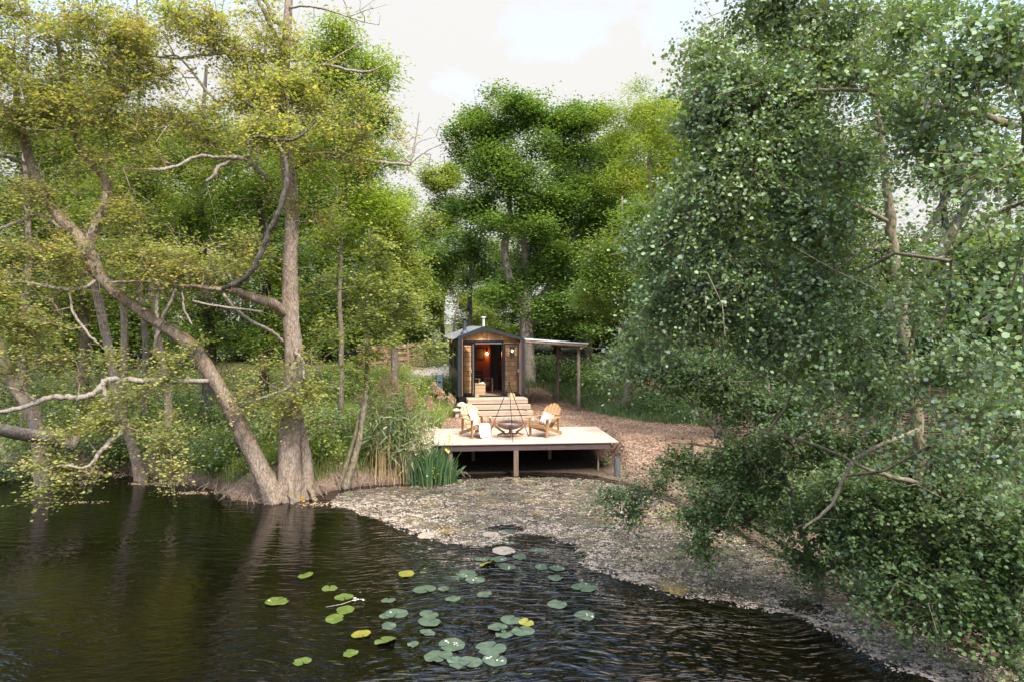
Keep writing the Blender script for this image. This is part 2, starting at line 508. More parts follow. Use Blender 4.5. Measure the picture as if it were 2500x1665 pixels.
# open woodchip yard (flat), as polygon on the plane z = .95
chip_poly = np.array([(-3.2, 21.5), (-2.3, 23.2), (-2.4, 25.2), (-1.9, 26.0), (-1.6, 30), (0.3, 31.5), (1.3, 31.8), (1.9, 30.2), (2.7, 28.6),
                      (3.3, 26.6), (4.4, 24.6), (6.2, 23.4), (9.5, 22.0), (9.5, 19.4), (7.0, 18.9), (5.2, 18.6), (3.8, 18.2), (3.2, 19.2), (3.0, 21.5)])


def height(x, y):
    x = np.asarray(x, float)
    y = np.asarray(y, float)
    d = dist_poly(pond_poly, x, y)
    ins = inside(pond_poly, x, y)
    base = 0.92 + 1.35 * sst(27.5, 38, y) + 0.9 * sst(38, 70, y)
    base = base + 1.1 * sst(3.6, 6.4, x - 0.10 * (y - 28)) * sst(26.0, 31.5, y)         # bank behind the lean-to
    base = base + 0.35 * sst(6.0, 9.0, x) * sst(24, 14, y)                                 # right bank
    base = base - 0.28 * sst(-3.5, -7.5, x) * sst(26, 20, y)                             # low left bank
    chip = inside(chip_poly, x, y)
    cd = dist_poly(chip_poly, x, y)
    rough = np.where(chip, 0.15, 0.15 + 0.85 * np.clip(cd / 1.2, 0, 1))
    base = base + lump(x, y) * 0.10 * rough + lump(x, y, 2.7) * 0.03
    dx, dy = x - 3.13, y - 20.2
    ly = dy * math.cos(math.radians(5.5)) - dx * math.sin(math.radians(5.5))
    lx = dx * math.cos(math.radians(5.5)) + dy * math.sin(math.radians(5.5))
    under = sst(-5.9, -5.2, lx) * sst(.35, -.1, lx) * sst(3.05, 2.5, ly) * sst(-1.0, .3, ly)
    base = base * (1 - under) + under * np.minimum(base, .10 + .05 * ly)
    w = np.where(x < -3, 1.1, 1.9)
    land = -0.03 + (base + 0.03) * sst(0, 1, (d + 0.12) / w) ** 0.85
    water = -0.05 - 0.75 * sst(0, 3.2, d)
    return np.where(ins, water, land)


def hz(x, y):
    return float(height(np.array([x]), np.array([y]))[0])


def axis_pts(segs):
    r = []
    for a, b, n in segs:
        r += list(np.linspace(a, b, n, endpoint=False))
    return np.array(r + [segs[-1][1]])


gx = axis_pts([(-400, -60, 14), (-60, -16, 36), (-16, 10, 210), (10, 30, 40), (30, 80, 14), (80, 400, 12)])
gy = axis_pts([(-40, 0, 20), (0, 14, 60), (14, 34, 190), (34, 60, 44), (60, 120, 14), (120, 600, 12)])
XX, YY = np.meshgrid(gx, gy)
ZZ = height(XX, YY)
nx, ny = len(gx), len(gy)
ii = np.arange(nx * ny).reshape(ny, nx)
gf = np.stack([ii[:-1, :-1], ii[:-1, 1:], ii[1:, 1:], ii[1:, :-1]], -1).reshape(-1, 4)
gme = mesh_arrays('ground', np.stack([XX, YY, ZZ], -1).reshape(-1, 3), gf)
xr, yr = XX.ravel(), YY.ravel()
cm = np.where(inside(chip_poly, xr, yr), 1.0, np.clip(1 - dist_poly(chip_poly, xr, yr) / 0.6, 0, 1))
sh = np.where(inside(pond_poly, xr, yr), 1.0, np.clip(1 - dist_poly(pond_poly, xr, yr) / 1.3, 0, 1))
# bare soil slope behind the lean-to and gravel drive left of the hut
so = np.exp(-(((xr - 5.6) / 0.9) ** 2 + ((yr - 30.5) / 2.4) ** 2))
dr = np.exp(-(((xr + 3.6) / 1.6) ** 2 + ((yr - 34.5) / 2.0) ** 4))
oc = np.exp(-(((xr + 5.3) / 0.75) ** 2 + ((yr - 16.9) / 0.45) ** 2))
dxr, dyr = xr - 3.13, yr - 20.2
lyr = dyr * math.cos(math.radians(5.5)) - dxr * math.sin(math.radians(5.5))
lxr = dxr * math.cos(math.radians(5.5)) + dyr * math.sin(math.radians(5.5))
deck_shade = sst(-5.6, -5.1, lxr) * sst(.1, -.2, lxr) * sst(3.3, 3.0, lyr) * sst(.0, .8, lyr)  # shade beneath the deck, painted into the ground colour
for nm, val in (('deck_shade', deck_shade), ('ochre', oc), ('chips', cm), ('shore', sh), ('soil', so), ('drive', dr)):
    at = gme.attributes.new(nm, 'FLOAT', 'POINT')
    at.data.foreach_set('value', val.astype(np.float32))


def ground_mat():
    m, nt, out = new_mat('pond_side_ground')
    v = coords(nt)

    def attr(n):
        return nd(nt, 'Attribute', {'attribute_name': n}).outputs['Fac']
    n1 = noise(nt, v, 1.3, 6, 0.65)
    n2 = noise(nt, v, 14, 5, 0.7)
    grass = ramp(nt, n2, [(0.3, (0.035, 0.055, 0.014)), (0.5, (0.075, 0.10, 0.022)), (0.7, (0.13, 0.135, 0.04))])
    litter = ramp(nt, n2, [(0.3, (0.055, 0.04, 0.025)), (0.55, (0.12, 0.085, 0.055)), (0.75, (0.21, 0.155, 0.10))])
    col = mixc(nt, ramp(nt, n1, [(0.42, (0, 0, 0)), (0.6, (1, 1, 1))]), grass, litter)
    vo = nd(nt, 'TexVoronoi', Vector=coords(nt, (24, 15, 18), (0, 0, 0.6)), Scale=1.0, Randomness=1.0)
    vo2 = nd(nt, 'TexVoronoi', Vector=coords(nt, (13, 27, 18), (0, 0, -0.5)), Scale=1.0, Randomness=1.0)
    ch1 = ramp(nt, nd(nt, 'SeparateColor', Color=vo.outputs['Color']).outputs[0], [(0.0, (0.15, 0.085, 0.058)), (0.5, (0.295, 0.195, 0.128)), (0.85, (0.42, 0.295, 0.20)), (1.0, (0.57, 0.44, 0.33))])
    ch2 = ramp(nt, nd(nt, 'SeparateColor', Color=vo2.outputs['Color']).outputs[1], [(0.0, (0.13, 0.08, 0.05)), (0.6, (0.31, 0.20, 0.13)), (1.0, (0.52, 0.385, 0.275))])
    chip = mixc(nt, 0.5, ch1, ch2)
    chip = mixc(nt, 0.55, chip, ramp(nt, noise(nt, v, 0.9, 4, 0.6), [(0.3, (0.72, 0.70, 0.68)), (0.7, (1.12, 1.1, 1.08))]), 'MULTIPLY')
    fac = nd(nt, 'Math', {'operation': 'MULTIPLY_ADD'}, _0=n2, _1=0.7, _2=nd(nt, 'Math', {'operation': 'ADD'}, _0=attr('chips'), _1=-0.35).outputs[0]).outputs[0]
    col = mixc(nt, ramp(nt, fac, [(0.36, (0, 0, 0)), (0.46, (1, 1, 1))]), col, chip)
    soil = ramp(nt, n2, [(0.3, (0.13, 0.065, 0.04)), (0.7, (0.26, 0.15, 0.095))])
    col = mixc(nt, ramp(nt, nd(nt, 'Math', {'operation': 'MULTIPLY_ADD'}, _0=n1, _1=0.6, _2=attr('soil')).outputs[0], [(0.65, (0, 0, 0)), (0.95, (1, 1, 1))]), col, soil)
    col = mixc(nt, ramp(nt, attr('drive'), [(0.35, (0, 0, 0)), (0.55, (1, 1, 1))]), col, ramp(nt, n2, [(0.3, (0.26, 0.23, 0.21)), (0.7, (0.40, 0.36, 0.33))]))
    mud = ramp(nt, n2, [(0.3, (0.085, 0.055, 0.036)), (0.5, (0.19, 0.135, 0.095)), (0.72, (0.34, 0.25, 0.185))])
    sf = nd(nt, 'Math', {'operation': 'MULTIPLY_ADD'}, _0=n1, _1=0.5, _2=attr('shore')).outputs[0]
    col = mixc(nt, ramp(nt, sf, [(0.62, (0, 0, 0)), (0.86, (1, 1, 1))]), col, mud)
    col = mixc(nt, ramp(nt, nd(nt, 'Math', {'operation': 'MULTIPLY_ADD'}, _0=n2, _1=.5, _2=attr('ochre')).outputs[0], [(.55, (0, 0, 0)), (.8, (1, 1, 1))]), col, (0.40, 0.235, 0.03))
    col = mixc(nt, attr('deck_shade'), col, (0.022, 0.017, 0.013))
    z = nd(nt, 'SeparateXYZ', Vector=v).outputs[2]
    wet = ramp(nt, nd(nt, 'Math', {'operation': 'MULTIPLY_ADD'}, _0=z, _1=6.0, _2=0.25).outputs[0], [(0.0, (0.42, 0.40, 0.34)), (1.0, (1, 1, 1))])
    col = mixc(nt, 1.0, col, wet, 'MULTIPLY')
    h = nd(nt, 'Math', {'operation': 'MULTIPLY_ADD'}, _0=vo.outputs['Distance'], _1=-0.6, _2=n2).outputs[0]
    b = nd(nt, 'BsdfPrincipled', Base_Color=col, Roughness=0.9, Normal=bump(nt, h, 0.8, 0.04))
    b.inputs['Specular IOR Level'].default_value = 0.2
    nt.links.new(b.outputs[0], out.inputs[0])
    return m


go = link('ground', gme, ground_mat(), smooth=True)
tag(go, 'pond bank with brown woodchip yard and leaf litter', kind='structure')


# water: one clear sheet over the pond, the bed shows through where it is shallow
def water_mat():
    m, nt, out = new_mat('pond_water')
    v = coords(nt)

    def rings(cx, cy, scale, dist):
        tc = nd(nt, 'TexCoord')
        mp = nd(nt, 'Mapping', Vector=tc.outputs['Object'])
        mp.inputs['Location'].default_value = (-cx, -cy, 0)
        w = nd(nt, 'TexWave', {'wave_type': 'RINGS', 'rings_direction': 'Z', 'wave_profile': 'SIN'}, Vector=mp.outputs[0], Scale=scale, Distortion=dist, Detail=3.0)
        w.inputs['Detail Scale'].default_value = 0.9
        return w.outputs['Fac']
    warp = nd(nt, 'TexNoise', Vector=coords(nt, (.35, .35, 1)), Scale=1.0, Detail=1.0)
    wv = nd(nt, 'VectorMath', {'operation': 'MULTIPLY_ADD'}, _0=warp.outputs['Color'], _1=(1.6, 1.6, 0), _2=v).outputs[0]

    def chop(sx_, sy_, rot, det, dist):
        mp = nd(nt, 'Mapping', Vector=wv)
        mp.inputs['Scale'].default_value = (sx_, sy_, 1)
        mp.inputs['Rotation'].default_value = (0, 0, rot)
        return noise(nt, mp.outputs[0], 1.0, det, .5, dist)
    r1 = rings(-7.0, 5.0, .9, 4.0)
    n1 = chop(2.5, 8.0, .55, 2, .3)
    n2 = chop(2.3, 7.4, -.2, 2, .3)
    n3 = chop(8.0, 19.0, .1, 3, .5)
    wind = noise(nt, coords(nt, (0.22, 0.3, 1)), 1.0, 2, 0.5)
    s = nd(nt, 'Math', {'operation': 'MULTIPLY'}, _0=r1, _1=0.10).outputs[0]
    s = nd(nt, 'Math', {'operation': 'MULTIPLY_ADD'}, _0=n1, _1=0.9, _2=s).outputs[0]
    s = nd(nt, 'Math', {'operation': 'MULTIPLY_ADD'}, _0=n2, _1=1.1, _2=s).outputs[0]
    s = nd(nt, 'Math', {'operation': 'MULTIPLY_ADD'}, _0=n3, _1=0.13, _2=s).outputs[0]
    k = nd(nt, 'MapRange', Value=wind, From_Min=0.32, From_Max=0.6, To_Min=0.5, To_Max=1.0).outputs[0]
    calm = nd(nt, 'MapRange', Value=nd(nt, 'SeparateXYZ', Vector=v).outputs[0], From_Min=-4.0, From_Max=-.6, To_Min=.24, To_Max=1.0).outputs[0]
    k = nd(nt, 'Math', {'operation': 'MULTIPLY'}, _0=k, _1=calm).outputs[0]
    bp = nd(nt, 'Bump', Strength=k, Distance=0.06, Height=s)
    fr = nd(nt, 'Math', {'operation': 'MULTIPLY', 'use_clamp': True}, _0=nd(nt, 'Fresnel', IOR=1.36, Normal=bp.outputs[0]).outputs[0], _1=1.15)
    tr = nd(nt, 'BsdfTransparent', Color=(0.13, 0.10, 0.055, 1))
    gl = nd(nt, 'BsdfGlossy', Color=(1, 1, 1, 1), Roughness=0.015, Normal=bp.outputs[0])
    murk = nd(nt, 'BsdfDiffuse', Color=(0.0042, 0.0033, 0.0016, 1))
    body = nd(nt, 'MixShader', Fac=0.6)
    nt.links.new(tr.outputs[0], body.inputs[1])
    nt.links.new(murk.outputs[0], body.inputs[2])
    mx = nd(nt, 'MixShader', Fac=fr.outputs[0])
    nt.links.new(body.outputs[0], mx.inputs[1])
    nt.links.new(gl.outputs[0], mx.inputs[2])
    nt.links.new(mx.outputs[0], out.inputs[0])
    return m


wm = mesh_arrays('water', [(-60, -25, 0), (14, -25, 0), (14, 26, 0), (-60, 26, 0)], [(0, 1, 2, 3)])
tag(link('water', wm, water_mat()), 'dark rippled pond water', kind='structure')

# ------------------------------------------------------------------ floating scum and fallen blossom over the far and right side of the pond
edge_px = [(795, 1236), (850, 1246), (905, 1268), (990, 1302), (1060, 1322), (1130, 1336), (1180, 1338), (1240, 1325), (1270, 1306), (1300, 1312), (1345, 1345),
           (1420, 1385), (1500, 1412), (1580, 1442), (1700, 1468), (1830, 1488), (1925, 1505), (1990, 1535), (2080, 1590), (2180, 1640), (2330, 1690)]
far_px = [(2560, 1690), (2500, 1646), (2250, 1530), (2040, 1430), (1880, 1345), (1760, 1280), (1640, 1220), (1540, 1185), (1450, 1167), (1300, 1162), (1130, 1167),
          (1060, 1177), (1000, 1184), (880, 1191), (815, 1205)]
scum_poly = np.array([(p.x, p.y) for p in (G(x, y) for x, y in edge_px + far_px)])
cuts = np.array([(p.x, p.y, r) for p, r in ((G(1290, 1318), 0.30), (G(1345, 1338), 0.32), (G(1235, 1292), 0.12), (G(1250, 1288), 0.10), (G(1210, 1292), 0.09), (G(1960, 1478), 0.16), (G(1385, 1358), 0.16))])


def scum_density(x, y):
    ins = inside(scum_poly, x, y)
    d = dist_poly(scum_poly, x, y) + 0.16 * lump(x, y, 2.6) + 0.10 * lump(x, y, 7.0)
    f = np.where(ins, np.clip(d / 0.16, 0, 1), 0)
    for cx, cy, r in cuts:
        f = f * np.clip((np.hypot((x - cx) * 0.8, y - cy) + 0.1 * lump(x, y, 4.0) - r) / 0.18, 0, 1)
    return f


sx = np.arange(-5.2, 9.0, 0.055)
sy = np.arange(7.4, 20.8, 0.055)
SX, SY = np.meshgrid(sx, sy)
si = np.arange(SX.size).reshape(SX.shape)
den = scum_density(SX, SY)
keep = ((den[:-1, :-1] > 0.25) & (den[:-1, 1:] > 0.25) & (den[1:, 1:] > 0.25) & (den[1:, :-1] > 0.25))
sf_ = np.stack([si[:-1, :-1], si[:-1, 1:], si[1:, 1:], si[1:, :-1]], -1)[keep]
sv = np.stack([SX, SY, 0.004 + 0.0 * SX], -1).reshape(-1, 3)
used, inv = np.unique(sf_, return_inverse=True)
scm = mesh_arrays('floating_scum', sv[used], inv.reshape(-1, 4))
at = scm.attributes.new('den', 'FLOAT', 'POINT')
at.data.foreach_set('value', den.ravel()[used].astype(np.float32))


def scum_mat():
    m, nt, out = new_mat('pond_surface_scum')
    v = coords(nt)
    a = nd(nt, 'Attribute', {'attribute_name': 'den'}).outputs['Fac']
    n1 = noise(nt, coords(nt, (1, 1.6, 1)), 2.2, 6, 0.62, 0.6)
    n2 = noise(nt, v, 26, 5, 0.7)
    n3 = noise(nt, coords(nt, (1, 1.4, 1)), 0.9, 4, 0.6)
    col = ramp(nt, n2, [(0.3, (0.048, 0.039, 0.029)), (0.52, (0.098, 0.081, 0.061)), (0.72, (0.15, 0.124, 0.097))])
    col = mixc(nt, ramp(nt, n1, [(0.52, (0, 0, 0)), (0.66, (0.8, 0.8, 0.8))]), col, (0.12, 0.13, 0.055))
    col = mixc(nt, ramp(nt, n3, [(0.56, (0, 0, 0)), (0.68, (0.75, 0.75, 0.75))]), col, (0.24, 0.16, 0.05))
    b = nd(nt, 'BsdfPrincipled', Base_Color=col, Roughness=0.32, Normal=bump(nt, n2, 0.3, 0.008))
    t = nd(nt, 'BsdfTransparent', Color=(1, 1, 1, 1))
    f = nd(nt, 'Math', {'operation': 'MULTIPLY_ADD'}, _0=n2, _1=0.9, _2=nd(nt, 'Math', {'operation': 'MULTIPLY_ADD'}, _0=n1, _1=0.55, _2=nd(nt, 'Math', {'operation': 'MULTIPLY'}, _0=a, _1=0.32).outputs[0]).outputs[0]).outputs[0]
    mx = nd(nt, 'MixShader', Fac=ramp(nt, f, [(0.97, (0, 0, 0)), (1.12, (1, 1, 1))]))
    nt.links.new(t.outputs[0], mx.inputs[1])
    nt.links.new(b.outputs[0], mx.inputs[2])
    nt.links.new(mx.outputs[0], out.inputs[0])
    return m


tag(link('floating_scum', scm, scum_mat()), 'grey brown scum drifting over the pond beside the bank', 'scum', kind='stuff')


def flakes(n, poly_fn, bbox, smin, smax, z0, z1, bias=None):
    """small irregular flat pieces strewn where poly_fn (a density) allows"""
    out = []
    tot = 0
    while tot < n:
        x = rng.uniform(bbox[0], bbox[1], 60000)
        y = rng.uniform(bbox[2], bbox[3], 60000)
        dn = poly_fn(x, y)
        k = rng.random(60000) < dn
        out.append(np.stack([x[k], y[k]], -1))
        tot += k.sum()
    p = np.concatenate(out)[:n]
    s = smin + (smax - smin) * rng.random(n) ** 2.2
    a = rng.uniform(0, 2 * PI, n)
    asp = rng.uniform(0.35, 0.9, n)
    vs = []
    for k in range(6):
        th = k * PI / 3
        r = s * rng.uniform(0.6, 1.1, n)
        lx, ly = np.cos(th) * r, np.sin(th) * r * asp
        vs.append(np.stack([p[:, 0] + lx * np.cos(a) - ly * np.sin(a), p[:, 1] + lx * np.sin(a) + ly * np.cos(a),
                            rng.uniform(z0, z1, n)], -1))
    V = np.stack(vs, 1).reshape(-1, 3)
    Fc = np.arange(n * 6).reshape(n, 6)
    return V, Fc


_vg = np.random.default_rng(99).random((257, 257))


def vnoise(x, y):
    xi, yi = np.floor(x).astype(int), np.floor(y).astype(int)
    fx, fy = x - xi, y - yi
    fx, fy = fx * fx * (3 - 2 * fx), fy * fy * (3 - 2 * fy)
    a, b, c, d = _vg[xi % 257, yi % 257], _vg[(xi + 1) % 257, yi % 257], _vg[xi % 257, (yi + 1) % 257], _vg[(xi + 1) % 257, (yi + 1) % 257]
    return a * (1 - fx) * (1 - fy) + b * fx * (1 - fy) + c * (1 - fx) * fy + d * fx * fy


def petal_density(x, y):
    d = scum_density(x, y)
    lm = 1.5 * (.45 * vnoise(x * 1.1 + 50, y * 1.5 + 50) + .30 * vnoise(x * 3.1 + 90, y * 4.2 + 20) + .25 * vnoise(x * 9 + 10, y * 12 + 70)) - .22
    e = dist_poly(scum_poly[:len(edge_px)], x, y)
    edge = 0.16 + 1.0 * np.exp(-e / 1.1)
    return np.clip(d * np.clip(lm, 0.06, 1.2) ** 1.6 * edge, 0, 1)




def clump_density(x, y):
    d = petal_density(x, y)
    g = vnoise(x * 13 + 30, y * 17 + 60) * .6 + vnoise(x * 27 + 5, y * 33 + 8) * .4
    return d * np.clip((g - .42) * 4, .03, 1)


pv, pf = flakes(40000, clump_density, (-5.2, 9.0, 7.4, 20.6), 0.008, 0.030, 0.005, 0.014)
pm = leafmat('fallen_blossom', [(0.30, 0.235, 0.185), (0.45, 0.36, 0.29), (0.62, 0.52, 0.43)], trans=0.1, glossmix=0.0)
tag(link('fallen_blossom', mesh_arrays('fallen_blossom', pv, pf), pm), 'pale fallen blossom strewn across the pond scum', 'blossom', kind='stuff')


# drifts by the left bank
def drift_density(x, y):
    d = np.zeros(x.shape)
    for px, py, rx, ry in ((240, 1158, 1.5, 0.22), (330, 1150, 1.2, 0.2), (170, 1176, 0.5, 0.12), (470, 1203, 0.6, 0.15), (190, 1226, 0.5, 0.08), (775, 1231, 0.4, 0.16), (420, 1180, 0.8, 0.2), (60, 1150, 0.8, .12)):
        g = G(px, py)
        d = np.maximum(d, np.exp(-((x - g.x) / rx) ** 2 - ((y - g.y) / ry) ** 2))
    return np.where(inside(pond_poly, x, y), d, 0)


dv, df = flakes(1500, drift_density, (-15, -3, 15, 22), 0.012, 0.05, 0.004, 0.012)
dm = leafmat('drifted_debris', [(0.20, 0.15, 0.07), (0.42, 0.30, 0.19), (0.60, 0.48, 0.34)], trans=0.1, glossmix=0.0)
tag(link('drifted_blossom', mesh_arrays('drifted_blossom', dv, df), dm), 'thin drift of pale debris floating along the left bank', 'debris', kind='stuff')


# ------------------------------------------------------------------ lily pads
def pad_mesh(d, notch, wavy, curl, seed):
    r = np.random.default_rng(seed)
    n = 30
    top = [(0.0, -0.04 * d, 0.0)]
    ph = r.uniform(0, 6, 3)
    tear = r.uniform(0.5, 5.7)
    for k in range(n + 1):
        a = notch + (2 * PI - 2 * notch) * k / n
        rad = d / 2 * (1 + wavy * (0.5 * math.sin(3 * a + ph[0]) + 0.35 * math.sin(7 * a + ph[1]) + 0.2 * math.sin(13 * a + ph[2])))
        if wavy > 0.05 and abs(a - tear) < 0.13:
            rad *= 0.78
        if k in (0, n):
            rad *= 0.86
        x, y = rad * math.sin(a), rad * math.cos(a) * 0.86
        z = curl * (rad * 2 / d) ** 3 * max(0, math.sin(a + ph[0])) * d * 0.35 + 0.004 * math.sin(5 * a + ph[1])
        top.append((x, y, z))
    m = len(top)
    th = 0.004
    vs = top + [(x, y, z - th) for x, y, z in top]
    fs = [(0, k, k + 1)[::-1] for k in range(1, m - 1)] + [(m, m + k, m + k + 1) for k in range(1, m - 1)]
    ring = list(range(m))
    fs += [(ring[i], ring[(i + 1) % m], m + ring[(i + 1) % m], m + ring[i])[::-1] for i in range(m)]
    me = bpy.data.meshes.new('lily_pad')
    me.from_pydata(vs, [], fs)
    me.update()
    return me


def lily(px, py, w, label, kind='pad', z=0.010, rot=None, wavy=0.03, curl=0.0, group='lily pads afloat on the open water', notch=0.06):
    g = G(px, py, z)
    d = w * (g.y / F) * 1.02
    me = pad_mesh(d, notch, wavy, curl, int(px * 7 + py))
    o = link('lily_pad', me, M[kind], loc=g)
    o.rotation_euler = (0, 0, rot if rot is not None else (px * 1.37 + py * 0.61) % 6.28)
    o.rotation_euler.x = .035 * math.sin(px * 1.9)
    o.rotation_euler.y = .035 * math.sin(py * 2.3)
    tag(o, label, 'lily pad', group)
    return o


LP = [
    (746, 1404, 38, 'small yellow green lily pad alone at the upper left of the pads', 'pad_fresh', dict(curl=.3)),
    (839.5, 1456, 45, 'round fresh green lily pad with a floating twig against its edge', 'pad_fresh', {}),
    (842.6, 1487.5, 50, 'upper of two overlapping shiny green pads on brown water', 'pad_fresh', {}),
    (817, 1508.7, 51, 'lower of two overlapping shiny green pads on brown water', 'pad_fresh', dict(z=.016, wavy=.02)),
    (805, 1435.5, 38, 'bright yellow tinged lily pad above the pad with the twig', 'pad_fresh', dict(curl=.15)),
    (889, 1441, 36, 'half sunken thin lily pad between yellow pad and open ripples', 'pad', dict(z=-.004)),
    (992, 1399, 46, 'yellow lily pad lying flat where the blue ripples begin', 'pad_yellow', {}),
    (948, 1464, 36, 'small dull green pad beside a pale brown floating leaf', 'pad', {}),
    (968, 1496, 58, 'broad grey green pad with a white speck near its middle', 'pad', {}),
    (939, 1503, 30, 'small pad tucked under the left edge of the broad speckled pad', 'pad', dict(z=.004)),
    (949, 1526.5, 41, 'oval grey green pad tilted below the broad speckled pad', 'pad', {}),
    (881.6, 1547, 48, 'orange yellow old lily pad on dark water', 'pad_yellow', dict(curl=.15)),
    (941, 1563.5, 55, 'cupped green pad with half its face catching light', 'pad_fresh', dict(curl=.45, wavy=.08)),
    (855, 1593, 42, 'kidney shaped green pad with wavy rim at the lower left', 'pad_fresh', dict(wavy=.12)),
    (737.6, 1613, 45, 'lone leaf green pad furthest down on the brown water', 'pad_fresh', dict(wavy=.06)),
    (676, 1466.6, 60, 'frilly yellow green pad with white bits on top', 'pad_fresh', dict(wavy=.14, curl=.1)),
    (1036, 1437, 58, 'wide flat grey green pad with a smaller pad touching its right', 'pad', {}),
    (1083, 1436, 32, 'small round pad touching the right of a wide flat pad', 'pad', dict(z=.014)),
    (1106, 1460, 38, 'single smooth pad amid the palest blue ripples', 'pad', {}),
    (1047, 1498, 48, 'rear pad of a stacked pair in the bright ripples', 'pad', {}),
    (1048, 1516, 60, 'front pad of a stacked pair in the bright ripples', 'pad', dict(z=.016)),
    (1043, 1543, 40, 'pointed half curled pad below the stacked pair', 'pad', dict(wavy=.12, curl=.2)),
    (1009, 1571, 31, 'small ragged pad alone between cupped pad and big pads', 'pad', dict(wavy=.14)),
    (1103, 1572, 73, 'large pad with cream petals on its left edge', 'pad', {}),
    (1069, 1600, 73, 'largest leftmost pad of the bottom cluster with a frayed edge', 'pad', dict(wavy=.06)),
    (1115, 1617, 52, 'glossy folded pad squeezed between two pads in bottom cluster', 'pad', dict(curl=.3, wavy=.1)),
    (1149, 1614, 60, 'green pad with dark centre to the right of the glossy folded one', 'pad', dict(z=.016, wavy=.05)),
    (1427, 1432, 65, 'large pad with toothed rim and one white bud on dark water', 'pad', dict(wavy=.07)),
    (1360, 1474, 52, 'smooth oval pad alone on the black water', 'pad', dict(wavy=.015)),
    (1428, 1501, 56, 'frilled pad with a white petal at its right tip', 'pad', dict(wavy=.1)),
    (1247, 1512, 53, 'topmost long pad of the rosette of five', 'pad', {}),
    (1215, 1529, 49, 'roundest pad at the left of the rosette of five', 'pad', dict(z=.014)),
    (1277, 1539, 58, 'long slim pad at the right of the rosette of five', 'pad', {}),
    (1232.6, 1546.5, 50, 'ragged edged pad at the bottom of the rosette of five', 'pad', dict(z=.004, wavy=.08)),
    (1285, 1519.5, 38, 'half yellow upturned pad in the rosette of five', 'pad_yellow', dict(curl=.3)),
    (1198, 1581, 78, 'widest pad of all, with a split on its right side', 'pad', dict(wavy=.05)),
    (1208, 1610, 62, 'round pad with pale petals along its near edge', 'pad', {}),
    (1322, 1383, 36, 'smaller left pad of a touching pair near the blossom edge', 'pad', {}),
    (1360, 1385.6, 45, 'larger right pad of a touching pair near the blossom edge', 'pad', dict(z=.014)),
    (1356.6, 1409.4, 40, 'crinkled narrow pad just below the touching pair', 'pad', dict(wavy=.13)),
    (1182, 1449.5, 42, 'scalloped pad by itself where ripples turn dark', 'pad', dict(wavy=.06)),
    (1140.5, 1400, 55, 'many fingered pad in the cluster of three below the blossom', 'pad', dict(wavy=.08)),
    (1121, 1406, 40, 'half sunken pad at the left of the cluster of three', 'pad', dict(z=.002)),
    (1160, 1415, 48, 'pad covered in wet petals at the right of the cluster of three', 'pad', dict(wavy=.1, z=.016)),
    (1237.5, 1382.7, 47, 'slim pad in front of the row along the blossom edge', 'pad', {}),
    (1176, 1363.5, 37, 'first round pad in the row along the blossom edge', 'pad', {}),
    (1218, 1363.5, 45, 'second wider pad in the row along the blossom edge', 'pad', dict(z=.015)),
    (1269, 1358, 40, 'third pad in the row, yellowing at its tip', 'pad', dict(wavy=.08)),
    (1191, 1377, 40, 'yellow rolled up leaf floating before the row of pads', 'pad_yellow', dict(curl=.9, wavy=.1)),
    (1316, 1342.6, 40, 'blue green pad in the dark gap in the blossom', 'pad', {}),
    (1203, 1325, 32, 'left of two teal pads lying in the blossom', 'pad', {}),
    (1244, 1324, 28, 'right of two teal pads lying in the blossom', 'pad', {}),
    (1237.5, 1296.7, 38, 'teal pad farthest out among the white blossom', 'pad', {}),
    (1230, 1343, 66, 'large brown dead pad dusted with blossom', 'pad_brown', dict(wavy=.06)),
    (1040, 1306, 48, 'tan dead pad at the left corner of the blossom', 'pad_brown', dict(wavy=.06)),
    (1197, 1303, 44, 'small brown dead pad ringed by blossom', 'pad_brown', dict(wavy=.06)),
    (648, 1437, 38, 'rusty sunken pad showing under brown water at left', 'pad_yellow', dict(z=-.05, wavy=.1)),
    (610, 1497, 34, 'faint sunken pad in the murk near the left margin', 'pad_yellow', dict(z=-.09, wavy=.12)),
    (778, 1497, 36, 'dim olive pad sunken left of the shiny overlapping pair', 'pad_yellow', dict(z=-.10, wavy=.1)),
    (609, 1538, 30, 'small sunken green pad by the left of the brown water', 'pad_fresh', dict(z=-.05, wavy=.1)),
    (550, 1572, 46, 'large blurred sunken pad farthest left', 'pad_yellow', dict(z=-.10, wavy=.16)),
    (1300, 1432, 44, 'sunken olive pad under black water between two floating pads', 'pad_yellow', dict(z=-.10, wavy=.14)),
]
for px, py, w, lab, kd, kw in LP:
    o = lily(px, py, w, lab, kd, **kw)
    if any(q in lab for q in ('white', 'petal', 'bud', 'blossom')) and kw.get('z', 0) >= 0:
        rp = random.Random(int(px))
        d_ = w * G(px, py).y / F
        for k in range(9 if 'petals' in lab or 'dusted' in lab else 3):
            cx, cy = rp.uniform(-.34, .34) * d_, (rp.uniform(-.30, .12) if k else -.1) * d_
            r_ = rp.uniform(.008, .022)
            mb = MB().add([(cx + r_ * math.cos(t) * rp.uniform(.6, 1.1), cy + r_ * math.sin(t) * rp.uniform(.5, 1), .010 + .004 * math.sin(t + k)) for t in np.linspace(0, 5.2, 6)], [tuple(range(6))])
            mb.build('petal', M['white_flower'], o)


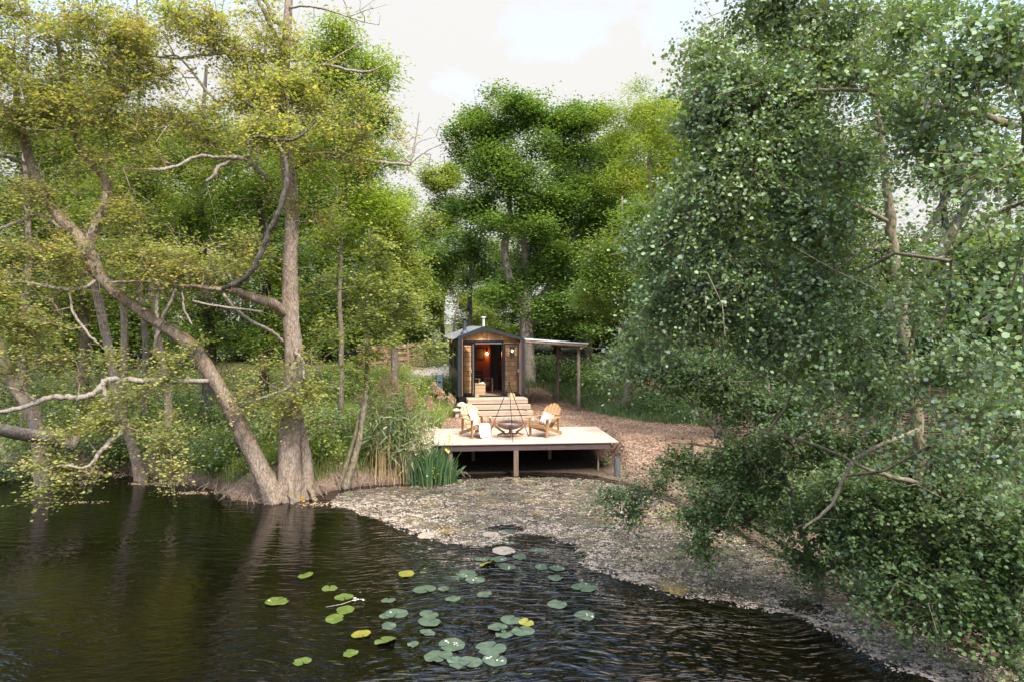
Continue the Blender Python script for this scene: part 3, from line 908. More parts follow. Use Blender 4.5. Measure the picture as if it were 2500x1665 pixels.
def water_weed(px, py, w, label):
    g = G(px, py, -0.03)
    d = w * g.y / F
    mb = MB()
    r = random.Random(int(px))
    for k in range(13):
        a = k * 2 * PI / 13 + r.uniform(-.2, .2)
        L = d * r.uniform(0.35, 0.6)
        c, s = math.cos(a), math.sin(a)
        wv = d * 0.10
        mb.add([(0, 0, 0), (c * L * .5 - s * wv, s * L * .5 + c * wv, .02), (c * L, s * L, -.01 + r.uniform(-.01, .03)), (c * L * .5 + s * wv, s * L * .5 - c * wv, .02)], [(0, 3, 2, 1)])
    return tag(mb.build('water_weed', M['pad_yellow'], loc=g), label, 'water weed', 'sunken rosettes of water weed')


water_weed(1456, 1590.7, 52, 'bright yellow green weed rosette just under the rippled water')
water_weed(1370, 1609, 54, 'darker weed rosette below and left of the bright one')

# floating twig with pale blossom on it
a, b, c = G(796, 1481, .012), G(835, 1474, .02), G(872, 1461, .022)
e = empty('floating_twig', a)
tag(e, 'thin bare twig floating beside a green lily pad with pale petals', 'twig')
MB().tube([Vector(), b - a, c - a], [.004, .006, .005], 6).build('stem', M['dead'], e)
mb = MB()
for i in range(9):
    q = c - a + Vector((random.uniform(-.05, .12), random.uniform(-.09, .05), random.uniform(0, .012)))
    r_ = random.uniform(.012, .03)
    mb.add([q + Vector((math.cos(t) * r_ * random.uniform(.7, 1.1), math.sin(t) * r_ * .8, .004)) for t in np.linspace(0, 5.2, 6)], [tuple(range(6))])
mb.build('petals', M['white_flower'], e)

# ------------------------------------------------------------------ the hut (local frame: x along the front, y into the hut, z up from the yard)
HO = Vector((-2.071, 26.5, 0.9))
HR = math.radians(9.0)
HM = Matrix.Translation(HO) @ Matrix.Rotation(HR, 4, 'Z')


def H(x, y, z):
    return HM @ Vector((x, y, z))


W, L = 2.6, 5.6
zb, zl, zr, zg, xg = 0.70, 3.0, 2.92, 3.39, 1.016


def gab(x):
    return zl + (zg - zl) * x / xg if x < xg else zg + (zr - zg) * (x - xg) / (W - xg)


hut = empty('garden_hut', HO, HR)
tag(hut, 'black timber hut with cedar gable and open glazed doors by the woods', 'hut')
# projecting front frame
I = [(.165, zb), (.165, 2.93), (xg, 3.225), (W - .14, 2.85), (W - .14, zb)]
O = [(0, zb), (0, zl), (xg, zg), (W, zr), (W, zb)]
mb = MB()
for i in range(4):
    mb.prism([(O[i][0], 0, O[i][1]), (I[i][0], 0, I[i][1]), (I[i + 1][0], 0, I[i + 1][1]), (O[i + 1][0], 0, O[i + 1][1])], (0, .34, 0))
mb.build('front_frame', M['frame_black'], hut)
# side and back walls in vertical boards
for nm, x0 in (('left_wall', .03), ('right_wall', W - .07)):
    mb = MB()
    zt = (zl if x0 < 1 else zr) - .07
    wins = ((.95, 2.1), (3.45, 4.9)) if x0 < 1 else ()
    y = .345
    while y < L - .02:
        y1 = min(y + .145, L)
        hit = [w for w in wins if y1 > w[0] and y < w[1]]
        for za, zc in (((zb + .06, 1.66), (2.64, zt)) if hit else ((zb + .06, zt),)):
            mb.span((x0, y, za), (x0 + .04, y1 - .006, zc))
        y = y1
    mb.build('wall', M['wall_dark'], hut)
MB().prism([(.03, L, zb + .06), (W - .03, L, zb + .06), (W - .03, L, zr - .06), (xg, L, zg - .08), (.03, L, zl - .06)], (0, .05, 0)).build('wall', M['wall_dark'], hut)
for (y0, y1) in ((.95, 2.1), (3.45, 4.9)):
    mb = MB()
    for a, b in (((0, y0, 1.66), (.05, y0 + .06, 2.64)), ((0, y1 - .06, 1.66), (.05, y1, 2.64)), ((0, y0 + .06, 1.66), (.05, y1 - .06, 1.72)), ((0, y0 + .06, 2.58), (.05, y1 - .06, 2.64)),
                 ((0.006, (y0 + y1) / 2 - .02, 1.72), (.044, (y0 + y1) / 2 + .02, 2.58))):
        mb.span(a, b)
    wf = mb.build('window', M['frame_black'], hut)
    MB().span((.02, y0 + .06, 1.72), (.028, y1 - .06, 2.58)).build('pane', M['glass'], wf)
    MB().span((-.05, y0 - .03, 1.62), (.05, y1 + .03, 1.657)).build('sill', M['roof'], wf)
# chassis below
mb = MB()
mb.span((.05, .02, .50), (W - .05, .12, .69)).span((.10, .13, .48), (.22, L - .1, .69)).span((W - .22, .13, .48), (W - .10, L - .1, .69))
for yy in (.5, 2.6, 4.9):
    for xx in (.16, W - .16):
        mb.span((xx - .1, yy - .1, -.12), (xx + .1, yy + .1, .475))
mb.build('chassis', M['door_black'], hut)
# roof
rf = MB()
rf.prism([(-.22, .0, gab(0) - .22 * .384 - .06), (-.22, 0, gab(0) - .22 * .384 - .02), (xg, 0, zg - .012), (xg, 0, zg - .055)], (0, L + .15, 0))
rf.v[-8:] = [(x, y + .345, z) for x, y, z in rf.v[-8:]]
n0 = len(rf.v)
rf.prism([(xg, 0, zg - .055), (xg, 0, zg - .012), (W + .16, 0, zr - .16 * .297 - .012), (W + .16, 0, zr - .16 * .297 - .055)], (0, L + .15, 0))
rf.v[n0:] = [(x, y + .345, z) for x, y, z in rf.v[n0:]]
roof = rf.build('roof', M['roof'], hut)
mb = MB()
for k in range(1, 5):
    yy = .345 + k * 1.1
    for (xa, za, xb, zb_) in ((-.22, gab(0) - .22 * .384 - .018, xg, zg - .008), (xg, zg - .008, W + .16, zr - .16 * .297 - .008)):
        mb.bar((xa, yy, za), (xb, yy, zb_), .03, .016)
mb.build('roof_seam', M['roof'], roof)
MB().span((-.235, .36, gab(0) - .22 * .384 - .15), (-.20, L + .48, gab(0) - .22 * .384 - .063)).build('eave_board', M['post'], roof)
# flue and vent
mb = MB()
fx, fy, fz = .34, .95, gab(.34) - .03
mb.lathe([(.17, -.06), (.165, .02), (.085, .12), (.075, .13), (.075, .50)], (fx, fy, fz), 20)
fl = mb.build('flue', M['flue'], hut, smooth=False)
mb = MB().lathe([(.045, .50), (.045, .58)], (fx, fy, fz), 14).lathe([(.145, .585), (.15, .60), (.06, .645), (0, .65)], (fx, fy, fz), 20)
for k in range(6):
    a = k * PI / 3
    mb.bar((fx + .07 * math.cos(a), fy + .07 * math.sin(a), fz + .49), (fx + .10 * math.cos(a), fy + .10 * math.sin(a), fz + .59), .012, .012)
mb.build('cowl', M['flue'], fl)
vx, vy = 1.28, 2.5
vz = gab(vx) - .05
vp = MB().lathe([(.058, -.02), (.058, .47)], (vx, vy, vz), 18).build('vent_pipe', M['white_metal'], hut)
MB().lathe([(.115, .475), (.118, .49), (.03, .53), (0, .532)], (vx, vy, vz), 20).build('cowl', M['white_metal'], vp)
# shingled front, set back
YF = .25


def shingles(x0, x1, z0, z1, row, y, parent, name):
    mb = MB()
    MB_ = random.Random(int(x0 * 100) + 5)
    z = z0
    k = 0
    while z < z1 - .02:
        zt = min(z + row, z1)
        x = x0
        while x < x1 - .01:
            w = min(MB_.uniform(.09, .22), x1 - x)
            if x1 - (x + w) < .05:
                w = x1 - x
            d = MB_.uniform(0, .004)
            mb.add([(x + .004, y - .030 - d, z + .016), (x + w - .004, y - .030 - d, z + .016), (x + w - .002, y - .006, zt + .003), (x + .002, y - .006, zt + .003),
                    (x + .004, y - .001, z + .016), (x + w - .004, y - .001, z + .016)], [(0, 1, 2, 3), (4, 5, 1, 0), (4, 0, 3), (1, 5, 2)])
            x += w
        z = zt
        k += 1
    return mb.build(name, M['shingle'], parent)


fw = MB()
fw.span((.166, YF, zb), (.60, YF + .05, 2.84)).span((1.80, YF, zb), (W - .142, YF + .05, 2.84))
fw.prism([(.166, YF, 2.842), (W - .142, YF, 2.842), (W - .142, YF, 2.845), (xg, YF, 3.22), (.166, YF, 2.925)], (0, .05, 0))
fwall = fw.build('front_wall', M['drawer'], hut)
shingles(.185, .60, .72, 2.70, .186, YF, fwall, 'shingle_panel')
shingles(1.80, W - .16, .72, 2.82, .186, YF, fwall, 'shingle_panel')
mb = MB()
x = .17
rr = random.Random(4)
while x < W - .15:
    w = min(rr.uniform(.06, .13), W - .145 - x)

    def it(q):
        return (2.93 + (3.225 - 2.93) * (q - .165) / (xg - .165) if q < xg else 3.225 + (2.85 - 3.225) * (q - xg) / (W - .14 - xg)) - .006
    for za, zc, yo in ((2.845, 9, .018), (3.02, 9, .030)):
        a, b = it(x), it(x + w)
        if min(a, b) > za + .03:
            mb.add([(x + .001, YF - yo, za + rr.uniform(0, .006)), (x + w - .001, YF - yo, za), (x + w - .001, YF - yo + .012, b), (x + .001, YF - yo + .012, a), (x + .001, YF - yo + .012, za), (x + w - .001, YF - yo + .012, za)],
                   [(0, 1, 2, 3), (4, 5, 1, 0)])
    x += w
mb.build('gable_shingles', M['shingle'], fwall)
MB().span((.167, .015, .72), (.183, YF - .03, 2.90)).build('reveal_trim', M['cedar'], fwall)
MB().span((W - .158, .015, .72), (W - .142, YF - .03, 2.83)).build('reveal_trim', M['cedar'], fwall)
# door frame, doors
mb = MB()
mb.span((.184, YF - .05, 2.745), (1.80, YF + .03, 2.838)).span((.605, YF - .04, .70), (.675, YF + .08, 2.743)).span((1.735, YF - .04, .70), (1.798, YF + .08, 2.743))
mb.span((.677, YF - .035, .662), (1.733, YF + .06, .702))
mb.build('door_frame', M['door_black'], hut)
MB().span((.69, YF - .055, 2.715), (1.72, YF - .03, 2.74)).build('door_track', M['alu'], hut)


def leaf_door(hx, hy, ex, ey, parent):
    """glazed door leaf between two uprights on plan"""
    a, b = Vector((hx, hy, 0)), Vector((ex, ey, 0))
    z0, z1 = .745, 2.73
    mb = MB()
    for p, q, w in ((a, a + (b - a).normalized() * .055, 0), (b - (b - a).normalized() * .055, b, 0)):
        c = (p + q) / 2
        mb.bar(c + Vector((0, 0, z0)), c + Vector((0, 0, z1)), .055, .045, up=(b - a).cross(Vector((0, 0, 1))))
    u = (b - a).normalized() * .057
    mb.bar(a + u + Vector((0, 0, z0 + .05)), b - u + Vector((0, 0, z0 + .05)), .045, .10)
    mb.bar(a + u + Vector((0, 0, z1 - .035)), b - u + Vector((0, 0, z1 - .035)), .045, .065)
    d = mb.build('door', M['door_black'], parent)
    MB().bar(a + u + Vector((0, 0, (z0 + z1) / 2 + .02)), b - u + Vector((0, 0, (z0 + z1) / 2 + .02)), .012, z1 - z0 - .17).build('pane', M['glass'], d)
    n = (b - a).normalized().cross(Vector((0, 0, 1)))
    k = b - (b - a).normalized() * .03
    mb = MB()
    mb.span(k + n * .05 + Vector((-.012, -.012, 1.62)), k + n * .05 + Vector((.012, .012, 1.74)))
    mb.build('handle', M['alu'], d)
    return d


ld = leaf_door(.20, .18, .555, -.07, hut)
MB().tube([(.572, -.085, .76), (.572, -.085, 2.72)], .014, 6).build('edge_strip', M['alu'], ld)
rd = leaf_door(1.80, .16, 2.385, .10, hut)
MB().tube([(2.405, .095, .76), (2.405, .095, 2.72)], .012, 6).build('edge_strip', M['alu'], rd)
# wall lantern
mb = MB()
lx, lz = 2.13, 2.20
mb.span((lx - .07, YF - .045, lz), (lx + .07, YF - .021, lz + .37)).span((lx - .075, YF - .14, lz + .33), (lx + .075, YF - .047, lz + .372)).span((lx - .075, YF - .14, lz - .002), (lx + .075, YF - .047, lz + .10))
for sx_ in (-.068, .058):
    mb.span((lx + sx_, YF - .138, lz + .102), (lx + sx_ + .01, YF - .128, lz + .328))
la = mb.build('wall_lantern', M['iron'], hut)
MB().lathe([(0, 0), (.022, .01), (.034, .045), (.024, .075), (0, .085)], (lx, YF - .09, lz + .19), 14).build('bulb', glow('lit_lantern_bulb', (1, .80, .45), 14), la, smooth=True)
# room inside
inn = MB().span((.07, .302, .62), (W - .075, L - .005, .695)).build('floor', M['floor'], hut)
mb = MB()
mb.span((.075, 2.20, .70), (1.49, 2.26, 2.83))
mb.build('partition', M['red_wall'], hut)
MB().span((1.49, 2.262, .70), (1.55, 3.40, 2.83)).span((1.552, 3.40, .70), (W - .08, 3.45, 2.83)).build('partition', M['room'], hut)
MB().span((1.62, 3.37, .70), (2.10, 3.398, 2.62)).build('inner_door', M['grey_wall'], hut)
MB().span((.072, .303, 2.835), (W - .072, L - .01, 2.86)).build('ceiling', M['room'], hut)
MB().span((.072, .303, .70), (.085, 2.19, 2.83)).build('lining', M['red_wall'], hut)
MB().span((W - .085, .303, .70), (W - .072, 3.39, 2.83)).build('lining', M['room'], hut)

# things in the room
t = empty('drawer_unit', H(2.12, 1.75, .697), HR)
tag(t, 'tall dark drawer unit along the inner right wall of the hut', 'drawer unit')
MB().span((-.16, -1.2, 0), (.34, 1.2, .06)).span((-.14, -1.2, .062), (.34, 1.2, 1.28)).build('carcass', M['drawer'], t)
for k in range(5):
    for j in range(3):
        d = MB().span((-.158, -1.18 + j * .79, .08 + k * .24), (-.142, -.41 + j * .79, .30 + k * .24)).build('drawer', M['drawer'], t)
        MB().span((-.185, -.85 + j * .79, .18 + k * .24), (-.16, -.72 + j * .79, .20 + k * .24)).build('handle', M['alu'], d)
t = empty('armchair', H(1.08, 1.45, .697), HR + .5)
tag(t, 'dark leather armchair with wooden arms inside the hut', 'armchair')
MB().box((0, 0, .36), (.56, .56, .16)).build('seat', M['leather'], t, .03)
mb = MB()
for k in range(5):
    mb.bar((-.27, .23 + k * .028, .46 + k * .095), (.27, .23 + k * .028, .46 + k * .095), .10, .088)
mb.build('backrest', M['leather'], t, .015)
for s in (-1, 1):
    MB().box((s * .33, -.02, .58), (.07, .62, .04)).box((s * .33, -.28, .28), (.05, .05, .56)).box((s * .33, .24, .28), (.05, .05, .56)).build('armrest', M['teak'], t, .006)
t = empty('wooden_chest', H(.83, .62, .698), HR)
tag(t, 'pale plank chest just inside the hut doorway', 'chest')
mb = MB()
for k in range(3):
    mb.span((-.28, -.19, .01 + k * .135), (.28, .19, .14 + k * .135))
mb.build('body', M['crate'], t, .004)
MB().span((-.30, -.21, .418), (.30, .21, .45)).build('lid', M['crate'], t, .004)
t = empty('open_book', H(.93, .60, 1.150), HR + .3)
tag(t, 'open book with white pages lying on the pale chest', 'book')
MB().add([(-.12, -.09, .03), (0, -.09, .004), (0, .09, .004), (-.12, .09, .03), (-.12, -.09, .0), (-.12, .09, .0)], [(0, 1, 2, 3), (4, 1, 0), (5, 3, 2), (4, 0, 3, 5)]).build('left_page', M['wax'], t)
MB().add([(.12, -.09, .05), (0.001, -.09, .004), (0.001, .09, .004), (.12, .09, .05), (.12, -.09, .0), (.12, .09, .0)], [(3, 2, 1, 0), (0, 1, 4), (2, 3, 5), (5, 3, 0, 4)]).build('right_page', M['wax'], t)
t = empty('framed_picture', H(1.10, 2.178, 2.02), HR)
tag(t, 'dark framed picture on the red wall inside the hut', 'picture')
MB().span((-.19, -.02, 0), (.19, .018, .03)).span((-.19, -.02, .43), (.19, .018, .46)).span((-.19, -.02, .03), (-.16, .018, .43)).span((.16, -.02, .03), (.19, .018, .43)).build('frame', M['drawer'], t)
MB().span((-.16, 0, .03), (.16, .012, .43)).build('print', surf('murky_print', (.03, .03, .025), (.10, .08, .05), 9), t)
t = empty('wall_lamp', H(1.37, 2.195, 2.33), HR)
tag(t, 'glowing bare bulb lamp on the red wall inside the hut', 'lamp')
MB().lathe([(.05, -.02), (.05, 0)], (0, -.03, .08), 14).tube([(0, -.01, .08), (0, -.09, .08), (0, -.11, .03)], .012, 8).lathe([(.02, -.02), (.028, .04), (.0, .045)], (0, -.11, -.01), 12).build('bracket', M['iron'], t)
MB().lathe([(0, -.125), (.03, -.11), (.042, -.075), (.03, -.04), (.018, -.022), (0, -.02)], (0, -.11, 0), 16).build('bulb', glow('warm_filament_bulb', (1, .45, .12), 30), t, smooth=True)
li = bpy.data.lights.new('bulb_light', 'POINT')
li.energy = 2.4
li.color = (1, .36, .10)
li.shadow_soft_size = .05
lo = bpy.data.objects.new('bulb_light', li)
C.objects.link(lo)
lo.parent = t
lo.location = (0, -.20, -.08)

# ------------------------------------------------------------------ steps
st = empty('entrance_steps', HO, HR)
tag(st, 'pale timber platform and three sleeper steps below the hut door', 'steps')
mb = MB()
for k in range(6):
    mb.span((.30, -.85 + k * .142, .62), (2.57, -.85 + k * .142 + .138, .675))
pl_ = mb.build('platform', M['sleeper'], st, .004)
MB().span((.30, -.84, .505), (2.57, -.795, .617)).build('front_board', M['sleeper'], st, .004)
for xa in (.30, 2.525):
    MB().span((xa, -.793, .505), (xa + .045, -.01, .617)).build('side_board', M['sleeper'], st, .004)
for k in range(3):
    y0 = -.85 - .27 * (k + 1)
    z1 = .475 - .19 * k
    x0, x1 = .30 + .02 * k, 2.63 + .05 * k
    MB().span((x0, y0, z1 - .155), (x1, y0 + .265, z1)).build('tread', M['sleeper'], st, .006)
MB().span((.34, -1.62, -.03), (2.66, -1.40, .085)).build('base_board', M['sleeper'], st, .006)
MB().span((.42, -1.38, -.05), (.52, -.02, .31)).span((1.40, -1.10, -.05), (1.50, -.02, .31)).span((2.35, -1.38, -.05), (2.45, -.02, .31)).build('bearer', M['fascia'], st)

t = empty('split_log', H(2.05, -.12, .678), HR + .15)
tag(t, 'split firewood log with orange cut face on the hut platform', 'log')
MB().prism([(-.13, -.10, 0), (.13, -.10, 0), (.125, -.10, .10), (.04, -.10, .17), (-.08, -.10, .15), (-.135, -.10, .07)], (0, .24, 0)).build('body', M['stump'], t, .006)
MB().prism([(-.12, -.104, .008), (.12, -.104, .008), (.115, -.104, .097), (.037, -.104, .16), (-.075, -.104, .142), (-.125, -.104, .067)], (0, -.004, 0)).build('cut_face', M['cut'], t)
tag(MB().box((0, 0, .05), (.15, .13, .10)).box((.06, .03, .112), (.09, .10, .02)).build('wood_block', M['crate'], None, .006, loc=H(.72, -.10, .678)), 'small pale block of wood holding the left door open', 'wood block')

# ------------------------------------------------------------------ lean-to
lt = empty('lean_to', HO, HR)
tag(lt, 'open lean-to of round poles with a pale sheet roof beside the hut', 'lean-to')
za, zc = 2.88, 2.70
mb = MB()
n = 64
ys = np.linspace(.10, 3.3, n)
vs = []
for y in ys:
    o = .012 * math.sin(y * 2 * PI / .13)
    vs += [(W + .04, y, za + o), (5.16, y, zc + o), (W + .04, y, za + o - .012), (5.16, y, zc + o - .012)]
fs = []
for i in range(n - 1):
    a, b = i * 4, i * 4 + 4
    fs += [(a, a + 1, b + 1, b), (a + 3, a + 2, b + 2, b + 3), (a + 1, a + 3, b + 3, b + 1), (a + 2, a, b, b + 2)]
fs += [(0, 2, 3, 1), (4 * n - 4, 4 * n - 3, 4 * n - 1, 4 * n - 2)]
mb.add(vs, fs)
mb.build('roof_sheet', M['plastic'], lt)
MB().span((W + .04, .06, 0), (5.18, .10, .04)).build('roof_edge', M['plastic'], lt)
ed = bpy.data.objects['roof_edge']
for v in ed.data.vertices:
    v.co.z += za + (zc - za) * (v.co.x - W) / 2.56 - .005
for y in (.13, 1.2, 2.3, 3.2):
    MB().tube([(W + .03, y, za - .085), (3.9, y + .01, (za + zc) / 2 - .085), (5.14, y, zc - .08)], [.055, .055, .05], 10).build('rafter', M['log'], lt)


def zloc(x, y):
    p = H(x, y, 0)
    return hz(p.x, p.y) - HO.z


pa, pb_ = (4.87, .45), (4.50, 2.64)
bm = MB().tube([(4.90, .18, zc - .155), (4.87, .45, zc - .155), (4.70, 1.5, zc - .16), (4.50, 2.64, zc - .155), (4.42, 3.3, zc - .155)], .058, 10).build('beam', M['log'], lt, smooth=True)
MB().lathe([(.054, 0), (.054, .006)], (0, 0, 0), 14).build('cut_end', M['cut'], bm)
ce = bpy.data.objects['cut_end']
ce.location = (4.902, .172, zc - .155)
ce.rotation_euler = (PI / 2, 0, -.1)
for (px_, py_) in (pa, pb_):
    zz = zloc(px_, py_)
    MB().tube([(px_, py_, zz - .2), (px_, py_, zz + .5), (px_ + .012, py_, (zz + zc) / 2), (px_, py_, zc - .20)], [.075, .074, .07, .066], 12).build('post', M['log'], lt, smooth=True)

# ------------------------------------------------------------------ deck (local frame: x along the front edge, y back, z = 0 at the boards)
DR = math.radians(5.5)
DO = Vector((3.13 - 5.4 * math.cos(DR), 20.2 - 5.4 * math.sin(DR), .95))
DM = Matrix.Translation(DO) @ Matrix.Rotation(DR, 4, 'Z')


def D(x, y, z=0.0):
    return DM @ Vector((x, y, z))


dk = empty('timber_deck', DO, DR)
tag(dk, 'low pale timber deck on posts at the edge of the pond', 'deck')
mb = MB()
for k in range(21):
    y0 = k * .1445
    js = [0, 5.4] if k % 2 else [0, 2.7, 5.4]
    js = [0] + ([1.8, 4.2] if k % 3 == 0 else [3.0] if k % 3 == 1 else [2.4, 4.8]) + [5.4]
    for a, b in zip(js[:-1], js[1:]):
        mb.span((a + .002, y0, -.03), (b - .002, y0 + .1385, 0))
mb.build('decking', M['deck'], dk, .003)
for a, b in ((.25, 2.72), (2.725, 5.16)):
    MB().span((a, .05, -.215), (b, .095, -.034)).build('fascia_board', M['fascia'], dk, .004)
mb = MB()
for x in np.arange(.35, 5.3, .6):
    mb.span((x, .10, -.19), (x + .045, 3.0, -.034))
mb.build('joist', M['fascia'], dk)


def dpost(x, y, w, mat):
    p = D(x, y)
    MB().span((x - w / 2, y - w / 2, hz(p.x, p.y) - DO.z - .15), (x + w / 2, y + w / 2, -.217)).build('post', M[mat], dk, .006)


dpost(2.38, .10, .14, 'post')
dpost(4.88, .42, .055, 'post')
dpost(.50, .16, .09, 'log')
for x in (1.2, 3.6):
    dpost(x, 1.6, .10, 'post')
p = G(1507, 1131, .42)
p.z = hz(p.x, p.y) - .1
tag(MB().lathe([(.088, 0), (.088, .62), (.08, .62), (.08, .05)], (0, 0, 0), 22).build('drain_pipe', M['galv'], loc=p), 'short upright grey pipe standing in mud by the deck corner', 'pipe')


# ------------------------------------------------------------------ reclining slatted garden chairs
def garden_chair(loc, rz, label, backmat):
    t = empty('garden_chair', loc, rz)
    tag(t, label, 'chair', 'wooden fan-backed chairs on the deck')
    mb = MB()
    for k in range(5):
        f = k / 4.0
        mb.bar((-.265, -.40 + .40 * f, .372 - .13 * f), (.265, -.40 + .40 * f, .372 - .13 * f), .086, .02, up=(0, .3, 1))
    mb.box((0, -.445, .325), (.56, .02, .09))
    mb.build('seat', M['teak'], t, .004)
    d = Vector((0, .50, .76)).normalized()
    nrm = Vector((0, d.z, -d.y))
    base = Vector((0, .03, .20))
    mb = MB()
    for k in range(5):
        s = k - 2
        xb, xt = s * .088, s * .128
        hgt = .86 - .035 * s * s
        poly = []
        for a, b in ((-.5, 0), (.5, 0)):
            poly.append(base + Vector((xb + a * .078, 0, 0)))
        top = base + d * hgt
        for th in np.linspace(0, PI, 7):
            tilt = -.035 * s * math.cos(th)
            poly.append(top + Vector((xt + .052 * math.cos(th), 0, 0)) + d * (.045 * math.sin(th) + tilt * (1 if s else 0)))
        mb.prism(poly, nrm * .018)
    mb.build('backrest', M[backmat], t, .003)
    b2 = MB()
    for q, wd in ((.22, .27), (.52, .31)):
        c = base + d * q - nrm * .014
        b2.bar(c - Vector((wd, 0, 0)), c + Vector((wd, 0, 0)), .06, .024, up=nrm)
    b2.build('back_rail', M['teak'], t, .003)
    for s in (-1, 1):
        MB().prism([(s * .37 - .075, -.50, .555), (s * .37 + .075, -.50, .555), (s * .37 + .07, -.1, .555), (s * .35 + .045, .32, .555), (s * .35 - .04, .32, .555), (s * .37 - .06, -.1, .555)], (0, 0, .022)).build('armrest', M['teak'], t, .005)
        MB().span((s * .315 - .022, -.41, 0), (s * .315 + .022, -.32, .553)).build('leg', M['teak'], t, .004)
        MB().bar((s * .275, -.43, .315), (s * .275, .50, .045), .03, .095).build('rear_leg', M['teak'], t, .004)
        MB().bar((s * .335, .22, .17), (s * .335, .20, .55), .028, .07, up=(1, 0, 0)).build('arm_support', M['teak'], t, .003)
    return t


c1 = garden_chair(D(1.26, 1.42, .002), math.radians(32), 'slatted wooden chair with a cream throw, left of the fire bowl', 'pale_teak')
c2 = garden_chair(D(3.42, 1.33, .002), math.radians(-37), 'slatted wooden chair with a grey cushion, right of the fire bowl', 'teak')

# throw over the seat and right arm of the left chair
nu, nv = 34, 46
prof = [(.26, .72), (.20, .62), (.10, .40), (.03, .275), (-.15, .325), (-.38, .395), (-.47, .405), (-.515, .36), (-.52, .22), (-.54, .06), (-.60, .035)]
pr = np.array(prof)
dd = np.r_[0, np.cumsum(np.hypot(*np.diff(pr, axis=0).T))]
vs = []
r2 = np.random.default_rng(3)
for i in range(nu):
    u = i / (nu - 1)
    for j in range(nv):
        s = j / (nv - 1) * dd[-1]
        y, z = np.interp(s, dd, pr[:, 0]), np.interp(s, dd, pr[:, 1])
        x = -.12 + .30 * u + .05 * math.sin(s * 4 + u * 3)
        if u > 2 and s < .95:                                        # climbs over the arm
            k = min(1, (u - .62) / .2)
            z = z + (max(z, .592) - z) * k * k * (3 - 2 * k)
            x += .16 * k
        wv = .018 * math.sin(u * 21 + s * 3 + 1.5 * math.sin(s * 5)) + .010 * math.sin(u * 9 - s * 11)
        y -= abs(wv) * 1.2 if s > .85 else 0
        z += .014 + (abs(wv) * 1.0 if s < .9 else wv * .2)
        vs.append((x, y + .012 * math.sin(s * 13 + u * 5), max(z, .012)))
fs = [(i * nv + j, i * nv + j + 1, (i + 1) * nv + j + 1, (i + 1) * nv + j) for i in range(nu - 1) for j in range(nv - 1)]
th = MB().add(vs, fs).build('throw_blanket', M['blanket'], smooth=True)
th.location = c1.location
th.rotation_euler = c1.rotation_euler
m_ = th.modifiers.new('thick', 'SOLIDIFY')
m_.thickness = .012
m_.offset = 1
mb = MB()
for i in range(26):
    x = -.11 + i * .0125
    mb.tube([(x, -.585 + .012 * math.sin(i * 2.1), .03), (x + .01 * math.sin(i * 1.7), -.62, .016), (x + .02 * math.sin(i * 2.9), -.665 + .012 * math.cos(i), .010)], .004, 5)
mb.build('fringe', M['blanket'], th)
tag(th, 'cream knitted throw with fringe draped over the left chair', 'blanket')
# cushion
n = 18
vs, fs = [], []
for sgn in (1, -1):
    for i in range(n + 1):
        for j in range(n + 1):
            u, v = i / n * 2 - 1, j / n * 2 - 1
            hgt = .075 * ((1 - u ** 4) * (1 - v ** 4)) ** .55
            pin = 1 - .08 * (1 - abs(u)) * abs(v) ** 3
            vs.append((u * .22 * (1 - .07 * (1 - v * v)), sgn * (hgt + .004), v * .20 * (1 - .07 * (1 - u * u))))
b = (n + 1) ** 2
for s in (0, 1):
    for i in range(n):
        for j in range(n):
            q = (s * b + i * (n + 1) + j, s * b + (i + 1) * (n + 1) + j, s * b + (i + 1) * (n + 1) + j + 1, s * b + i * (n + 1) + j + 1)
            fs.append(q if s else q[::-1])
m_, nt_, out_ = new_mat('grey_marbled_cushion')
v_ = coords(nt_, (1, 1, 1))
wv_ = nd(nt_, 'TexWave', {'bands_direction': 'DIAGONAL'}, Vector=v_, Scale=9.0, Distortion=7.0, Detail=3.0).outputs['Fac']
b_ = nd(nt_, 'BsdfPrincipled', Base_Color=ramp(nt_, wv_, [(.25, (.28, .29, .29)), (.5, (.50, .49, .46)), (.8, (.70, .67, .62))]), Roughness=.9)
nt_.links.new(b_.outputs[0], out_.inputs[0])
cu = MB().add(vs, fs).build('cushion', m_, smooth=True)
cu.matrix_world = Matrix.Translation(c2.location) @ Matrix.Rotation(math.radians(-37), 4, 'Z') @ Matrix.Translation((.02, .03, .50)) @ Matrix.Rotation(-.48, 4, 'X') @ Matrix.Rotation(.25, 4, 'Y')
tag(cu, 'grey and white marbled cushion leaning on the right chair', 'cushion')

# ------------------------------------------------------------------ fire bowl and tripod
fb = empty('fire_bowl', D(2.30, 1.02, .002), DR + .2)
tag(fb, 'wide rusty steel fire bowl on a low angular stand', 'fire bowl')
prof = [(0.0, .20)] + [(.40 * math.sin(a), .40 - .205 * math.cos(a) ** 1.0) for a in np.linspace(.12, PI / 2, 10)] + [(.385, .405)] + [(.375 * math.sin(a), .405 - .185 * math.cos(a)) for a in np.linspace(PI / 2, .1, 10)] + [(0, .222)]
MB().lathe(prof, (0, 0, .02), 40).build('bowl', M['bowl'], fb, smooth=True)
MB().lathe([(.0, .222), (.25, .285), (.20, .31), (.10, .30), (.0, .315)], (0, 0, .02), 18).build('ash', surf('grey_ash', (.03, .03, .03), (.14, .13, .125), 20, .95), fb)
MB().lathe([(.05, .06), (.045, .22)], (0, 0, .02), 14).build('pedestal', M['rust'], fb)
